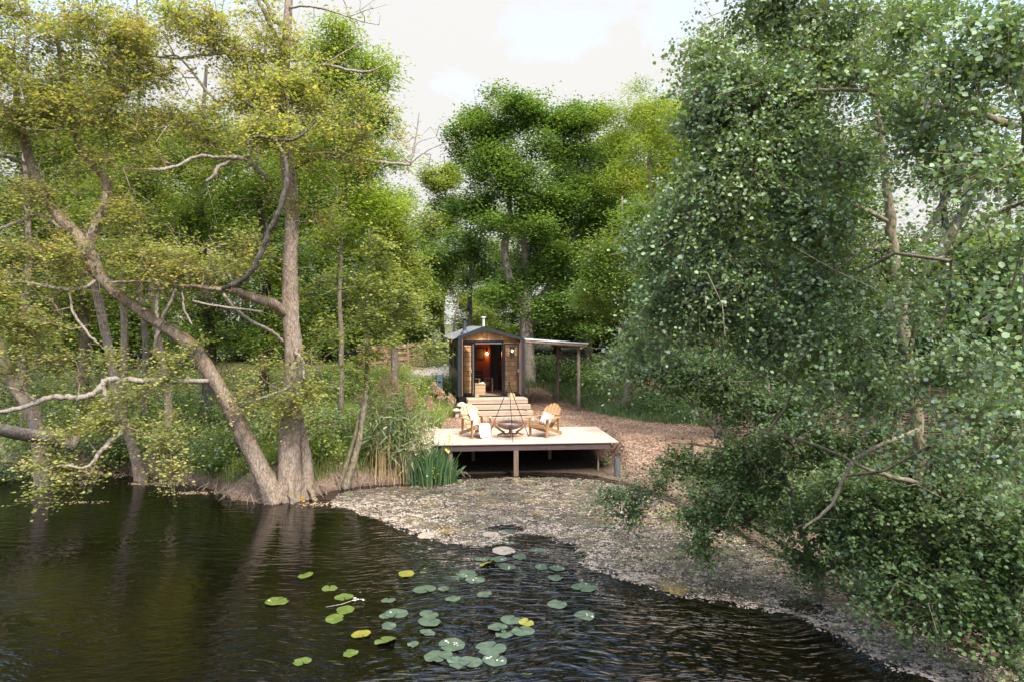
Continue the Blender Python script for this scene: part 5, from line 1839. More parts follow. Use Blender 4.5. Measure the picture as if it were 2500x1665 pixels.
blobs = BL([
    (600, 60, 17.2, 130, 90, 40), (500, 150, 16.8, 130, 90, 46), (640, 200, 17.3, 110, 70, 44), (560, 290, 16.6, 140, 60, 46), (700, 255, 16.6, 90, 60, 44), (780, 270, 16.8, 80, 80, 24), (420, 60, 16.6, 110, 80, 40),
    (840, 190, 17.2, 90, 50, 14), (660, 310, 15.6, 90, 40, 44), (800, 360, 16.8, 110, 60, 28), (460, 310, 16.4, 90, 50, 22), (420, 400, 16, 80, 30, 8), (560, 640, 16.4, 120, 60, 30), (420, 650, 15.8, 130, 60, 44),
    (760, 470, 17.2, 70, 80, 16), (300, 640, 15.8, 90, 50, 26), (700, 880, 16.8, 60, 40, 10), (655, 975, 16.6, 80, 30, 18), (750, 990, 16.8, 60, 40, 12), (880, 260, 17, 60, 60, 8), (950, 330, 16.6, 30, 30, 3), (900, 390, 16.6, 60, 30, 8),
    # leaning stem: yellow sprays over the upper left
    (60, 80, 15.4, 110, 100, 50), (180, 60, 15.8, 120, 90, 55), (300, 130, 16, 110, 80, 42), (70, 230, 15.2, 100, 70, 46), (210, 230, 15.8, 120, 60, 46), (300, 250, 16.2, 90, 60, 32), (20, 340, 15.2, 80, 60, 24), (330, 330, 16.2, 70, 40, 14),
    (180, 400, 15.8, 100, 50, 14), (60, 470, 15.4, 90, 50, 20), (270, 520, 15.8, 80, 60, 22), (100, 610, 15.2, 110, 50, 34), (40, 700, 14.8, 90, 50, 30), (190, 640, 15.6, 60, 40, 16),
    (150, 790, 15.0, 110, 35, 20), (60, 830, 14.8, 80, 40, 14)])
low = BL([(420, 885, 15.6, 50, 30, 14), (370, 925, 15.5, 60, 40, 18), (320, 980, 15.3, 60, 40, 16), (250, 1045, 14.9, 70, 35, 18), (300, 1030, 15.1, 50, 40, 12), (130, 1065, 14.6, 60, 20, 10), (110, 1120, 14.5, 60, 30, 16), (180, 1155, 14.5, 60, 25, 10),
          (410, 1085, 15.0, 40, 40, 16), (440, 1140, 14.9, 30, 40, 14), (400, 1040, 15.2, 40, 30, 8), (130, 1190, 14.3, 22, 30, 7), (40, 925, 14.7, 60, 30, 9), (90, 870, 14.9, 60, 25, 9), (200, 890, 15.2, 60, 35, 12), (300, 890, 15.5, 60, 30, 12), (470, 850, 15.9, 30, 20, 4)])
make_tree('alder_tree', 'great twin-stemmed alder leaning over the pond from the left bank', 'tree', al_stems, blobs, ['leaf_alder', 'leaf_alder', 'leaf_gold'], 'bark_alder',
          leaf=.064, per=64, spray=.36, flat=.8, twiglet=(7, .78, .10), seed=11, deads=al_dead, flare=.15, extra=(1, 2), tw=dict(r0=.004, rmax=.03, pw=.42), tmpl=ROUND, sub=8, more=[(low, 30, .17)], bare=1.8)
# its low sprays hanging over the water, and the dark curved limb, belong to the same tree
alder = bpy.data.objects['alder_tree']
bo = np.array(alder.location)
mb = MB()
for i, s in enumerate((al_dark, al_dark2, al_dark3)):
    q = catmull(s)
    q[:, :3] -= bo
    limb(mb, q, 10, .06, 90 + i)
mb.build('dark_limb', M['bark_dark'], alder, smooth=True)  # leaf shade on this limb is put into its darker bark colour



# ---- background and middle trees, each traced from its place in the photo
def T(name, label, px, base_py, Y, rbase, top_py, blob_rows, leafm, barkm, lean=0, dep=.8, stems_extra=(), **kw):
    b = P(px, base_py, Y)
    b.z = hz(b.x, b.y) - .1
    tp_ = P(px + lean, top_py, Y)
    r = random.Random(kw.get('seed', 1) + 77)
    st = []
    for k in range(6):
        f = k / 5
        q = b.lerp(tp_, f) + Vector((r.uniform(-.2, .2), r.uniform(-.2, .2), 0)) * (f > 0)
        st.append((q.x, q.y, q.z, max(.02, rbase * Y / F * (1 - .8 * f))))
    return make_tree(name, label, 'tree', [st] + [PX(s) for s in stems_extra], BL([q[:5] + (int(q[5] * 1.7),) + q[6:] for q in blob_rows], dep), leafm, barkm, **kw)


bgkw = dict(per=72, spray=.30, flat=.8, tw=dict(r0=.0045, rmax=.05, pw=.45, step=.5), tmpl=KITE, sub=11)
# left wood
T('slender_tree', 'slim tall straight tree standing between the leaning alder stem and the upright stem', 345, 950, 22, 9, -60, [(345, 160, 22, 150, 190, 60), (300, 420, 22, 120, 100, 34), (400, 480, 22.5, 110, 110, 34), (330, 620, 22, 130, 80, 26)], 'leaf_mid', 'bark_mid', leaf=.10, seed=31, **bgkw)
T('woodland_tree', 'leafy tree with twisted trunk far left behind the leaning alder', 60, 1000, 23, 11, -40, [(20, 380, 24, 170, 160, 60), (40, 620, 23.5, 170, 120, 60), (60, 160, 24.5, 160, 160, 44), (60, 820, 23, 150, 70, 34)], ['leaf_mid', 'leaf_dark'], 'bark_mid', leaf=.10, seed=32, **bgkw)
T('woodland_tree', 'dense green tree filling the gap left of the slim straight tree', 200, 960, 26, 14, 20, [(180, 300, 26, 160, 170, 70), (200, 560, 26, 160, 120, 66), (190, 760, 25.5, 160, 90, 50)], ['leaf_mid', 'leaf_alder'], 'bark_mid', leaf=.11, seed=33, **bgkw)
T('woodland_tree', 'dark shady tree behind the dark curved limb of the alder', 500, 930, 25, 16, 160, [(500, 420, 25, 170, 130, 66), (560, 620, 25, 170, 100, 60), (480, 760, 24.5, 170, 70, 40), (600, 800, 24.5, 130, 70, 30)], ['leaf_mid', 'leaf_oak'], 'bark_dark', leaf=.11, seed=34, **bgkw)
T('woodland_tree', 'deep green tree close behind the upright alder stem', 640, 930, 27, 14, 60, [(620, 420, 27, 150, 160, 56), (680, 640, 27, 150, 120, 56), (720, 790, 26, 130, 70, 34)], ['leaf_mid', 'leaf_oak'], 'bark_dark', leaf=.12, seed=35, **bgkw)
T('chestnut_tree', 'bright fresh green dome-crowned tree right of the upright alder stem', 830, 930, 24, 7, 60, [(840, 110, 24, 95, 85, 56), (800, 230, 24, 120, 100, 66), (890, 240, 24.2, 75, 110, 52), (820, 380, 24, 130, 90, 66), (920, 380, 24.2, 55, 70, 22), (850, 520, 24, 140, 90, 66)], 'leaf_bright', 'bark_mid', leaf=.16, seed=36, **{**bgkw, 'per': 60, 'tmpl': LANCE, 'droop': .9})
T('woodland_tree', 'rounded yellow green tree left of the hut chimney', 960, 900, 28, 11, 460, [(910, 530, 28, 100, 90, 60), (990, 600, 28.2, 70, 120, 60), (900, 690, 28, 130, 90, 66), (1000, 740, 28, 70, 60, 30), (820, 760, 27, 100, 60, 30)], ['leaf_mid', 'leaf_alder'], 'bark_mid', leaf=.11, seed=37, **bgkw)
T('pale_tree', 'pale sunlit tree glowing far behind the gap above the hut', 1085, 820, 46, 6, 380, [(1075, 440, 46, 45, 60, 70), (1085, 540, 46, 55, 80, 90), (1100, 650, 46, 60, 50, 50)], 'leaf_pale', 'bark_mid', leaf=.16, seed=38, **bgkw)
# twin thin trunks behind the hut
T('thin_tree', 'thin forked trunk rising right behind the hut chimneys', 1140, 790, 38, 6, 500, [(1130, 600, 38, 50, 60, 20), (1160, 700, 38.5, 50, 50, 14)], 'leaf_oak', 'bark_dark', leaf=.13, seed=39, lean=14,
  stems_extra=([(1142, 760, 38, 4), (1150, 690, 38, 3.5), (1170, 600, 38, 3), (1185, 520, 38, 2)],), **bgkw)
# the oak
T('oak_tree', 'large dark green oak towering behind the hut', 1290, 880, 33, 21, 480, [
    (1200, 290, 34, 75, 70, 56), (1280, 270, 33.5, 85, 60, 56), (1160, 400, 33.5, 60, 100, 50), (1250, 390, 32.5, 110, 80, 76), (1360, 330, 34, 90, 80, 60), (1420, 270, 35, 60, 50, 34), (1270, 500, 32, 130, 70, 80), (1400, 440, 34, 100, 80, 60),
    (1150, 520, 33.5, 60, 80, 40), (1380, 560, 33.5, 110, 80, 66), (1300, 640, 32.5, 120, 60, 56), (1430, 680, 34, 90, 80, 54), (1160, 640, 34.5, 60, 60, 26), (1330, 740, 33, 120, 50, 50), (1240, 690, 32.4, 80, 50, 26), (1090, 640, 35, 50, 70, 24), (1460, 560, 34, 70, 90, 40), (1440, 780, 33, 80, 40, 24)], 'leaf_oak', 'bark_oak', lean=-10, leaf=.135, seed=40,
  stems_extra=([(1290, 810, 33, 14), (1284, 770, 33, 13), (1262, 720, 32.8, 11), (1240, 665, 32.6, 10), (1232, 600, 32.5, 9), (1245, 520, 32.5, 6), (1235, 420, 32.5, 4)],
               [(1294, 800, 33, 12), (1340, 700, 33.3, 8), (1400, 590, 33.6, 8), (1440, 500, 34, 5)]), **{**bgkw, 'per': 95, 'spray': .34, 'sub': 12})
T('woodland_tree', 'dark broad tree behind the lean-to roof', 1440, 880, 38, 10, 300, [(1480, 420, 39, 90, 110, 50), (1500, 600, 38, 110, 100, 60), (1400, 760, 38, 130, 60, 44), (1540, 760, 37, 110, 60, 40), (1270, 770, 39, 90, 45, 26)], ['leaf_oak', 'leaf_dark'], 'bark_mid', leaf=.15, seed=41, **bgkw)
T('ash_tree', 'golden green ash catching the sun right of the oak', 1590, 900, 32, 14, 240, [(1540, 300, 32, 80, 70, 50), (1600, 250, 32.5, 70, 45, 34), (1640, 320, 32, 80, 90, 50), (1530, 420, 31.5, 80, 90, 50), (1620, 480, 31.5, 90, 90, 56)], ['leaf_bright', 'leaf_bright', 'leaf_alder'], 'bark_mid', leaf=.13, seed=42, **{**bgkw, 'tmpl': LANCE, 'droop': .6})
T('ash_tree', 'mid green ash with drooping boughs over the yard', 1524, 900, 27.5, 9, 480, [(1480, 620, 26.5, 60, 50, 36), (1560, 560, 27, 80, 60, 44), (1520, 700, 26.5, 90, 50, 50), (1620, 660, 27, 80, 80, 54), (1580, 760, 26.5, 90, 50, 40), (1470, 760, 27, 60, 35, 18)], ['leaf_ash', 'leaf_oak'], 'bark_oak', leaf=.15, seed=43,
  stems_extra=([(1520, 690, 27.3, 5), (1580, 700, 27.2, 4), (1640, 690, 27.2, 4)], [(1522, 700, 27.3, 5), (1460, 660, 26.9, 3), (1430, 610, 26.7, 2)]), **{**bgkw, 'tmpl': LANCE, 'droop': .8, 'spray': .34})
T('thin_tree', 'small forked tree beyond the far end of the lean-to', 1437, 868, 35, 5, 740, [(1420, 770, 35, 60, 30, 14), (1470, 790, 35, 50, 30, 10)], 'leaf_oak', 'bark_oak', leaf=.13, seed=44, **bgkw)
# right side wood behind the poplar
T('woodland_tree', 'leafy olive tree behind the poplar boughs, right of the ash', 1760, 960, 21, 14, 260, [(1760, 420, 21.5, 110, 110, 66), (1850, 330, 22, 130, 120, 56), (1760, 620, 20.5, 120, 100, 66), (1860, 560, 21, 130, 110, 66), (1760, 780, 20, 150, 80, 66), (1900, 740, 20, 130, 110, 56), (1920, 200, 22, 120, 120, 44)], ['leaf_ash', 'leaf_mid'], 'bark_mid', leaf=.10, seed=45, **{**bgkw, 'spray': .32})
T('woodland_tree', 'shaded tree filling the top right corner behind the poplar', 2260, 1000, 17, 12, -100, [(2100, 150, 18, 160, 160, 56), (2300, 120, 17, 170, 150, 60), (2450, 260, 16, 120, 150, 50), (2250, 330, 17, 160, 90, 46), (2060, 380, 18, 120, 120, 40)], ['leaf_oak', 'leaf_mid'], 'bark_dark', leaf=.09, seed=46, lean=60,
  stems_extra=([(2160, 760, 16.5, 14), (2240, 680, 16.5, 14), (2310, 590, 16.5, 13), (2360, 500, 16.5, 10), (2400, 380, 16.5, 7)], [(2200, 720, 16.5, 10), (2250, 600, 16.6, 9), (2290, 520, 16.8, 8), (2330, 440, 17, 5), (2330, 330, 17, 3)]), **{**bgkw, 'spray': .30})
T('holly_tree', 'dense blackish evergreen at the right edge above the woven fence', 2430, 1010, 16, 12, 560, [(2440, 700, 16, 130, 90, 80), (2380, 800, 15.5, 150, 70, 80), (2480, 860, 15, 100, 70, 46), (2250, 850, 16.5, 120, 60, 40), (2120, 790, 18, 110, 80, 44)], 'leaf_dark', 'bark_dark', leaf=.08, seed=47, **{**bgkw, 'spray': .30})
# more of the wood further back closes the horizon
far = []
rs = random.Random(5)
proto = None
for i, (px, Y, s) in enumerate(((30, 40, 1.1), (150, 36, 1.0), (270, 42, 1.15), (390, 38, 1.0), (500, 44, 1.1), (610, 40, 1.05), (720, 38, 1.0), (800, 42, 1.1), (880, 44, .95), (960, 50, .9), (1020, 58, .75), (1180, 60, .7), (1250, 52, .8), (1360, 48, .95), (1450, 46, 1.0), (1540, 44, 1.05), (1640, 40, 1.0), (1740, 36, .95), (1850, 34, .9), (1960, 30, .8), (2080, 28, .7), (2220, 26, .55), (2420, 24, .75))):
    b = P(px, 900, Y)
    b.z = hz(b.x, b.y) - .1
    if proto is None:
        st = [tuple(b + Vector((.1 * k, .05 * k, 2.0 * k))) + (.26 * (1 - .13 * k),) for k in range(7)]
        bl = [((b.x + dx, b.y + dy, b.z + z), (rx, rx, rz), n) for dx, dy, z, rx, rz, n in ((0, 0, 11, 2.6, 2.4, 60), (-1.8, .3, 8.2, 2.4, 2.0, 60), (2.0, -.3, 7.8, 2.4, 2.0, 60), (.2, -.8, 5.2, 3.2, 1.7, 66), (0, .5, 2.4, 3.4, 1.5, 56), (-.4, -.6, 1.0, 3.2, 1.0, 40))]
        proto = make_tree('background_tree', 'leafy tree in the closed wood far behind the pond bank', 'tree', [st], bl, ['leaf_mid', 'leaf_oak'], 'bark_mid', leaf=.20, seed=60, group='trees in the wood far behind', **{**bgkw, 'per': 100, 'spray': .6})
        proto.scale = (s, s, s)
    else:
        c = proto.copy()
        C.objects.link(c)
        c.location = b
        c.rotation_euler = (0, 0, rs.uniform(0, 6.28))
        c.scale = (s * rs.uniform(.9, 1.2), s * rs.uniform(.9, 1.2), s)
        for ch in list(proto.children):
            d = ch.copy()
            C.objects.link(d)
            d.parent = c

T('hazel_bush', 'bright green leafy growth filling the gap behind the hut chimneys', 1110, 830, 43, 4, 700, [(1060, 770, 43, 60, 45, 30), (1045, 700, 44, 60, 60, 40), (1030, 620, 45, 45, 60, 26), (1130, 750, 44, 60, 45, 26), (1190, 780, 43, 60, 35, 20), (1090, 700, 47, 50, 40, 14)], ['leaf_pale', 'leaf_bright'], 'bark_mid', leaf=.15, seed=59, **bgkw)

# trunks standing along the left bank
for i, (rows, lab) in enumerate((
        ([(345, 1125, 19.4, 14), (325, 1090, 19.4, 11), (300, 1030, 19.4, 10), (285, 950, 19.5, 10), (268, 860, 19.6, 10), (245, 760, 19.6, 10), (225, 660, 19.6, 9), (205, 560, 19.7, 9)], 'brown leaning trunk with a broken root at the water edge, under the pale forked bough'),
        ([(110, 1125, 18.9, 18), (85, 1030, 18.9, 15), (40, 950, 18.9, 13), (5, 880, 18.9, 15), (-30, 780, 19, 12)], 'thick trunk leaning out of the photo at the far left bank'),
        ([(300, 1000, 23, 9), (303, 900, 23, 9), (304, 800, 23, 8), (300, 700, 23, 7), (296, 560, 23, 5)], 'pale mottled straight trunk in the shade left of the mossy stem'),
        ([(405, 1060, 20.5, 9), (412, 980, 20.5, 9), (392, 860, 20.6, 8), (372, 740, 20.7, 6), (360, 620, 20.8, 5)], 'grey trunk standing behind the mossy leaning stem'))):
    st = PX(rows)
    st[0] = (st[0][0], st[0][1], min(st[0][2], hz(st[0][0], st[0][1]) - .05), st[0][3])
    x, y, Y = rows[-1][:3]
    make_tree('bank_tree', lab, 'tree', [st], BL([(x, y - 10, Y, 90, 80, 22), (x + 30, y + 120, Y, 70, 60, 10)]), 'leaf_mid', 'bark_alder', leaf=.10, per=36, spray=.4, seed=70 + i, flare=.15, tw=dict(r0=.006, rmax=.05), knob=.08)
st = PX([(190, 1085, 18, 17), (130, 1070, 17.8, 17), (60, 1060, 17.5, 16), (-40, 1040, 17, 14), (-140, 1015, 16.6, 12)])
mb = MB()
o0 = Vector(st[0][:3])
q = catmull(st)
q[:, :3] -= np.array(o0)
limb(mb, q, 12, .05, 3)
tag(mb.build('fallen_trunk', M['bark_mid'], smooth=True, loc=o0), 'long bare trunk lying almost level low over the left bank', 'fallen trunk')

# ---- sapling by the reeds
make_tree('young_alder', 'slender young alder with a pale stem among the reeds', 'tree', [
    PX([(842, 1192, 18.4, 13), (862, 1130, 18.4, 8), (880, 1060, 18.4, 6.5), (890, 980, 18.4, 6), (896, 890, 18.4, 5), (896, 800, 18.4, 4.5), (898, 720, 18.5, 3.5), (905, 640, 18.5, 2.5), (900, 560, 18.5, 1.5)]),
    PX([(830, 1188, 18.5, 9), (850, 1120, 18.5, 6), (872, 1040, 18.5, 4), (885, 990, 18.5, 3)])],
    BL([(900, 620, 18.6, 80, 70, 26), (850, 700, 18.4, 90, 60, 30), (950, 720, 18.4, 80, 50, 28), (900, 800, 18.3, 100, 50, 30), (820, 830, 18.3, 60, 50, 16), (980, 810, 18.4, 60, 40, 18), (940, 880, 18.2, 70, 30, 14), (840, 920, 18.2, 50, 30, 8), (1050, 850, 18.4, 50, 30, 12), (780, 720, 18.5, 60, 60, 16)]),
    ['leaf_alder', 'leaf_bank'], 'bark_poplar', leaf=.075, per=36, spray=.26, twiglet=(5, .5, .1), seed=81, tmpl=ROUND, tw=dict(r0=.004, rmax=.02))

# ---- the grey poplar on the right bank, leaves large and near
pop = [
    PX([(2290, 1440, 9.3, 21.1), (2272, 1330, 9.3, 18.7), (2254, 1200, 9.3, 16.4), (2243, 1080, 9.3, 15.2), (2230, 960, 9.3, 14.8), (2210, 840, 9.3, 14.4), (2195, 720, 9.3, 14.0), (2180, 600, 9.3, 12.9), (2168, 480, 9.3, 10.9), (2155, 370, 9.3, 9.4), (2138, 260, 9.3, 7.0), (2125, 160, 9.3, 5.5), (2112, 40, 9.3, 4.7), (2100, -120, 9.4, 3.9), (2080, -400, 9.4, 3.1), (2070, -640, 9.4, 1.6)]),
    PX([(2165, 540, 9.2, 6), (2050, 480, 8.9, 6), (1950, 420, 8.7, 5), (1870, 375, 8.5, 4), (1810, 345, 8.4, 3)]),
    PX([(2480, 310, 7.4, 10), (2400, 285, 7.5, 9), (2300, 262, 7.6, 8), (2200, 250, 7.8, 6), (2090, 222, 8, 5), (1980, 222, 8.1, 4), (1840, 235, 8.2, 3), (1700, 270, 8.3, 2)]),
    PX([(2135, 200, 9.2, 6), (2050, 190, 8.9, 5), (1960, 190, 8.7, 4), (1880, 195, 8.5, 3)]),
    PX([(2215, 880, 9.2, 6), (2260, 690, 8.6, 6), (2350, 590, 8.1, 5), (2440, 520, 7.7, 5), (2560, 470, 7.3, 4)]),
    PX([(2180, 600, 9.3, 6), (2060, 610, 9.0, 5), (1930, 590, 8.8, 4), (1800, 570, 8.6, 3)]),
    PX([(2240, 1050, 9.2, 6), (2160, 1080, 8.9, 5), (2080, 1130, 8.6, 5), (2030, 1230, 8.4, 4), (1960, 1290, 8.3, 3)]),
    PX([(2250, 1180, 9.2, 6), (2130, 1150, 9.0, 5), (1990, 1085, 8.9, 4), (1850, 1050, 8.8, 3)]),
]
pb = BL([
    (1790, 130, 8.6, 90, 90, 34), (1890, 40, 8.8, 110, 90, 42), (1990, 70, 8.8, 120, 90, 36), (1760, 270, 8.4, 60, 80, 22), (1800, 240, 8.4, 110, 80, 50), (1930, 200, 8.4, 110, 80, 46), (1750, 400, 8.4, 70, 70, 18), (1820, 400, 8.4, 110, 80, 46),
    (1950, 350, 8.4, 110, 80, 44), (2080, 200, 8.6, 90, 100, 30), (2100, 400, 8.6, 90, 80, 26), (1760, 540, 8.5, 100, 80, 42), (1900, 530, 8.5, 110, 80, 46), (2040, 560, 8.7, 80, 80, 30), (1740, 660, 8.7, 80, 60, 22), (1830, 680, 8.6, 120, 70, 46), (1980, 700, 8.6, 110, 80, 40),
    (2230, 120, 7.6, 110, 90, 22), (2360, 220, 7.0, 110, 80, 20), (2450, 340, 6.8, 80, 70, 12), (2270, 330, 7.4, 100, 50, 16), (2330, 420, 7.2, 100, 40, 10), (2480, 120, 6.8, 60, 80, 8), (2100, 820, 8.2, 110, 70, 22), (2300, 720, 7.6, 110, 40, 8), (1880, -110, 8.8, 130, 100, 30), (2040, -130, 8.8, 130, 110, 34), (2180, -160, 8.6, 120, 110, 30), (1960, -330, 9.0, 140, 130, 34), (2120, -380, 9.2, 140, 140, 36), (2060, -600, 9.4, 120, 140, 24), (2400, 880, 7.2, 110, 60, 14), (2250, 900, 7.8, 110, 60, 16),
    (2100, 960, 8.2, 110, 60, 20), (2450, 1050, 7.0, 80, 80, 10), (2350, 1130, 7.4, 100, 60, 12), (1660, 520, 8.9, 60, 50, 12), (1650, 640, 9.0, 70, 60, 18), (1640, 760, 9.2, 80, 60, 22), (1720, 760, 9.0, 90, 60, 26), (1600, 840, 9.6, 60, 40, 12), (2190, 640, 8.6, 70, 60, 14), (2200, 960, 8.6, 70, 60, 14), (1950, 830, 8.8, 110, 70, 30), (1800, 800, 9, 100, 60, 26)], .6)
pb = [(c_, r_, int(n_ * .85)) for c_, r_, n_ in pb]
make_tree('grey_poplar', 'tall grey poplar with silvery leaves on the right bank', 'tree', pop, pb, 'leaf_poplar', 'bark_poplar', leaf=.045, per=110, spray=.30, flat=.9, twiglet=(6, .62, .22), tmpl=ROUND, up=.25, droop=.5, seed=91, bare=.15, tw=dict(r0=.0045, rmax=.025, pw=.42), knob=.03, sub=6)

# ---- alder scrub below it, leaning over the blossom
scrub = [
    PX([(2010, 1470, 11.2, 14), (1995, 1410, 11.2, 11), (1975, 1350, 11.3, 9), (1950, 1270, 11.4, 8), (1920, 1180, 11.5, 7), (1895, 1080, 11.6, 6), (1880, 980, 11.7, 4), (1870, 880, 11.8, 3)]),
    PX([(1985, 1390, 11.2, 7), (1900, 1320, 11.3, 6), (1800, 1270, 11.5, 5), (1690, 1240, 11.8, 4), (1600, 1210, 12, 3), (1530, 1190, 12.2, 2)]),
    PX([(1950, 1270, 11.4, 6), (1860, 1180, 11.6, 5), (1770, 1080, 11.9, 5), (1690, 990, 12.2, 4), (1620, 920, 12.5, 3), (1560, 880, 12.8, 2)]),
    PX([(1990, 1400, 11.1, 7), (2080, 1360, 10.4, 6), (2180, 1330, 9.8, 5), (2300, 1330, 9.2, 4), (2420, 1360, 8.8, 3)]),
    PX([(1920, 1180, 11.5, 5), (1840, 1120, 11.7, 4), (1740, 1090, 12, 3), (1640, 1080, 12.3, 2)]),
]
sb = BL([
    (1575, 890, 12.8, 55, 45, 32), (1640, 870, 12.6, 90, 60, 40), (1760, 900, 12.2, 100, 60, 44), (1730, 950, 12.2, 90, 35, 26), (1860, 980, 11.8, 80, 50, 36), 
    (1690, 1115, 12.2, 80, 22, 7), (1630, 1140, 12.4, 60, 22, 4), (1780, 1155, 12, 95, 36, 20), (1850, 1110, 11.6, 90, 60, 40), (1640, 1205, 12, 100, 22, 11), (1760, 1240, 11.6, 110, 40, 40), (1560, 1265, 12, 55, 14, 6), (1880, 1230, 11.2, 90, 60, 44),
    (1510, 1220, 12.3, 50, 14, 4), (1700, 1320, 11.4, 70, 20, 10), (1960, 1110, 10.8, 90, 70, 40), (1990, 1260, 10.6, 90, 60, 40), (1960, 1370, 10.6, 60, 30, 14), (2090, 1190, 10, 90, 70, 36), (2110, 1320, 9.8, 90, 60, 40), (2230, 1260, 9.4, 100, 70, 40), (2230, 1390, 9.2, 100, 60, 40), (2360, 1290, 8.8, 110, 80, 40),
    (2350, 1420, 8.6, 100, 60, 36), (2460, 1380, 8.3, 70, 80, 26), (2300, 1500, 8.6, 80, 30, 16), (2430, 1510, 8.2, 80, 40, 22), (2180, 1470, 9, 60, 30, 12), (2040, 980, 10.8, 90, 50, 18), (2480, 1230, 8.4, 60, 70, 18), (2470, 1570, 8.0, 50, 20, 6), (2230, 1130, 9.6, 90, 50, 22), (2380, 1120, 9.2, 90, 60, 20), (2340, 990, 9.6, 110, 40, 14), (2080, 1080, 10.6, 80, 50, 18), (2480, 1010, 9, 60, 50, 10), (1940, 1000, 11.4, 80, 50, 22)], .6)
make_tree('alder_scrub', 'spreading many-stemmed alder scrub overhanging the blossom at lower right', 'tree', scrub, sb, 'leaf_shrub', 'bark_mid', leaf=.050, per=90, spray=.26, twiglet=(6, .52, .15), flat=.8, tmpl=ROUND, up=.4, droop=.2, seed=95, bare=.3, tw=dict(r0=.0035, rmax=.02, pw=.42), knob=.05, sub=5, keep_above=.10)
# ---- poplar bough leaning in from the right edge
make_tree('poplar_sapling', 'leaning second poplar stem crossing the top right corner', 'tree', [PX([(2560, 1500, 7.6, 16), (2555, 1200, 7.4, 14), (2545, 900, 7.2, 13), (2530, 600, 7.1, 12), (2505, 300, 7, 11), (2475, 120, 7, 9), (2450, -20, 7, 7), (2430, -160, 7, 5)]), PX([(2505, 40, 7, 5), (2430, 100, 6.9, 4), (2380, 150, 6.8, 3)]), PX([(2480, 210, 7, 6), (2330, 130, 7.3, 6), (2230, 60, 7.6, 5), (2130, 25, 7.8, 3)])],
          BL([(2460, 60, 6.6, 60, 60, 8), (2380, 130, 6.8, 70, 50, 9), (2480, 420, 6.2, 50, 60, 8), (2470, 560, 6.2, 60, 50, 6), (2480, 750, 6.2, 50, 60, 8), (2420, 740, 6.6, 70, 40, 6), (2480, 930, 6.2, 40, 60, 6)], .6), 'leaf_poplar', 'bark_poplar', leaf=.052, per=60, spray=.26, flat=.8, twiglet=(5, .6, .25), tmpl=ROUND, up=.2, droop=.5, seed=97, tw=dict(r0=.0035, rmax=.02, pw=.42), knob=.03)


# ------------------------------------------------------------------ bushes and undergrowth
def bush(name, label, px, py, Y, rx, ry, n, mat, leaf=.075, per=26, seed=1, tmpl=KITE, up=.45, group=None, cat='bush', spray=.16, flat=.8):
    """a leafy plant whose foot is at photo pixel (px, py)"""
    b = P(px, py, Y)
    b.z = hz(b.x, b.y) - .03
    a, h = rx * Y / F, ry * Y / F
    r = random.Random(seed)
    st = [[tuple(b) + (.02,), tuple(b + Vector((r.uniform(-.3, .3) * a, r.uniform(-.3, .3) * a, h * .5))) + (.014,), tuple(b + Vector((r.uniform(-.5, .5) * a, r.uniform(-.5, .5) * a, h))) + (.006,)] for _ in range(3)]
    bl = [(tuple(b + Vector((0, 0, h * .48))), (a, a * .8, h * .50), n)]
    return make_tree(name, label, cat, st, bl, mat, 'bark_mid', leaf=leaf, per=per, spray=spray, flat=flat, tmpl=tmpl, up=up, seed=seed, group=group, tw=dict(r0=.003, rmax=.012), sub=3, keep_above=b.z + .04)


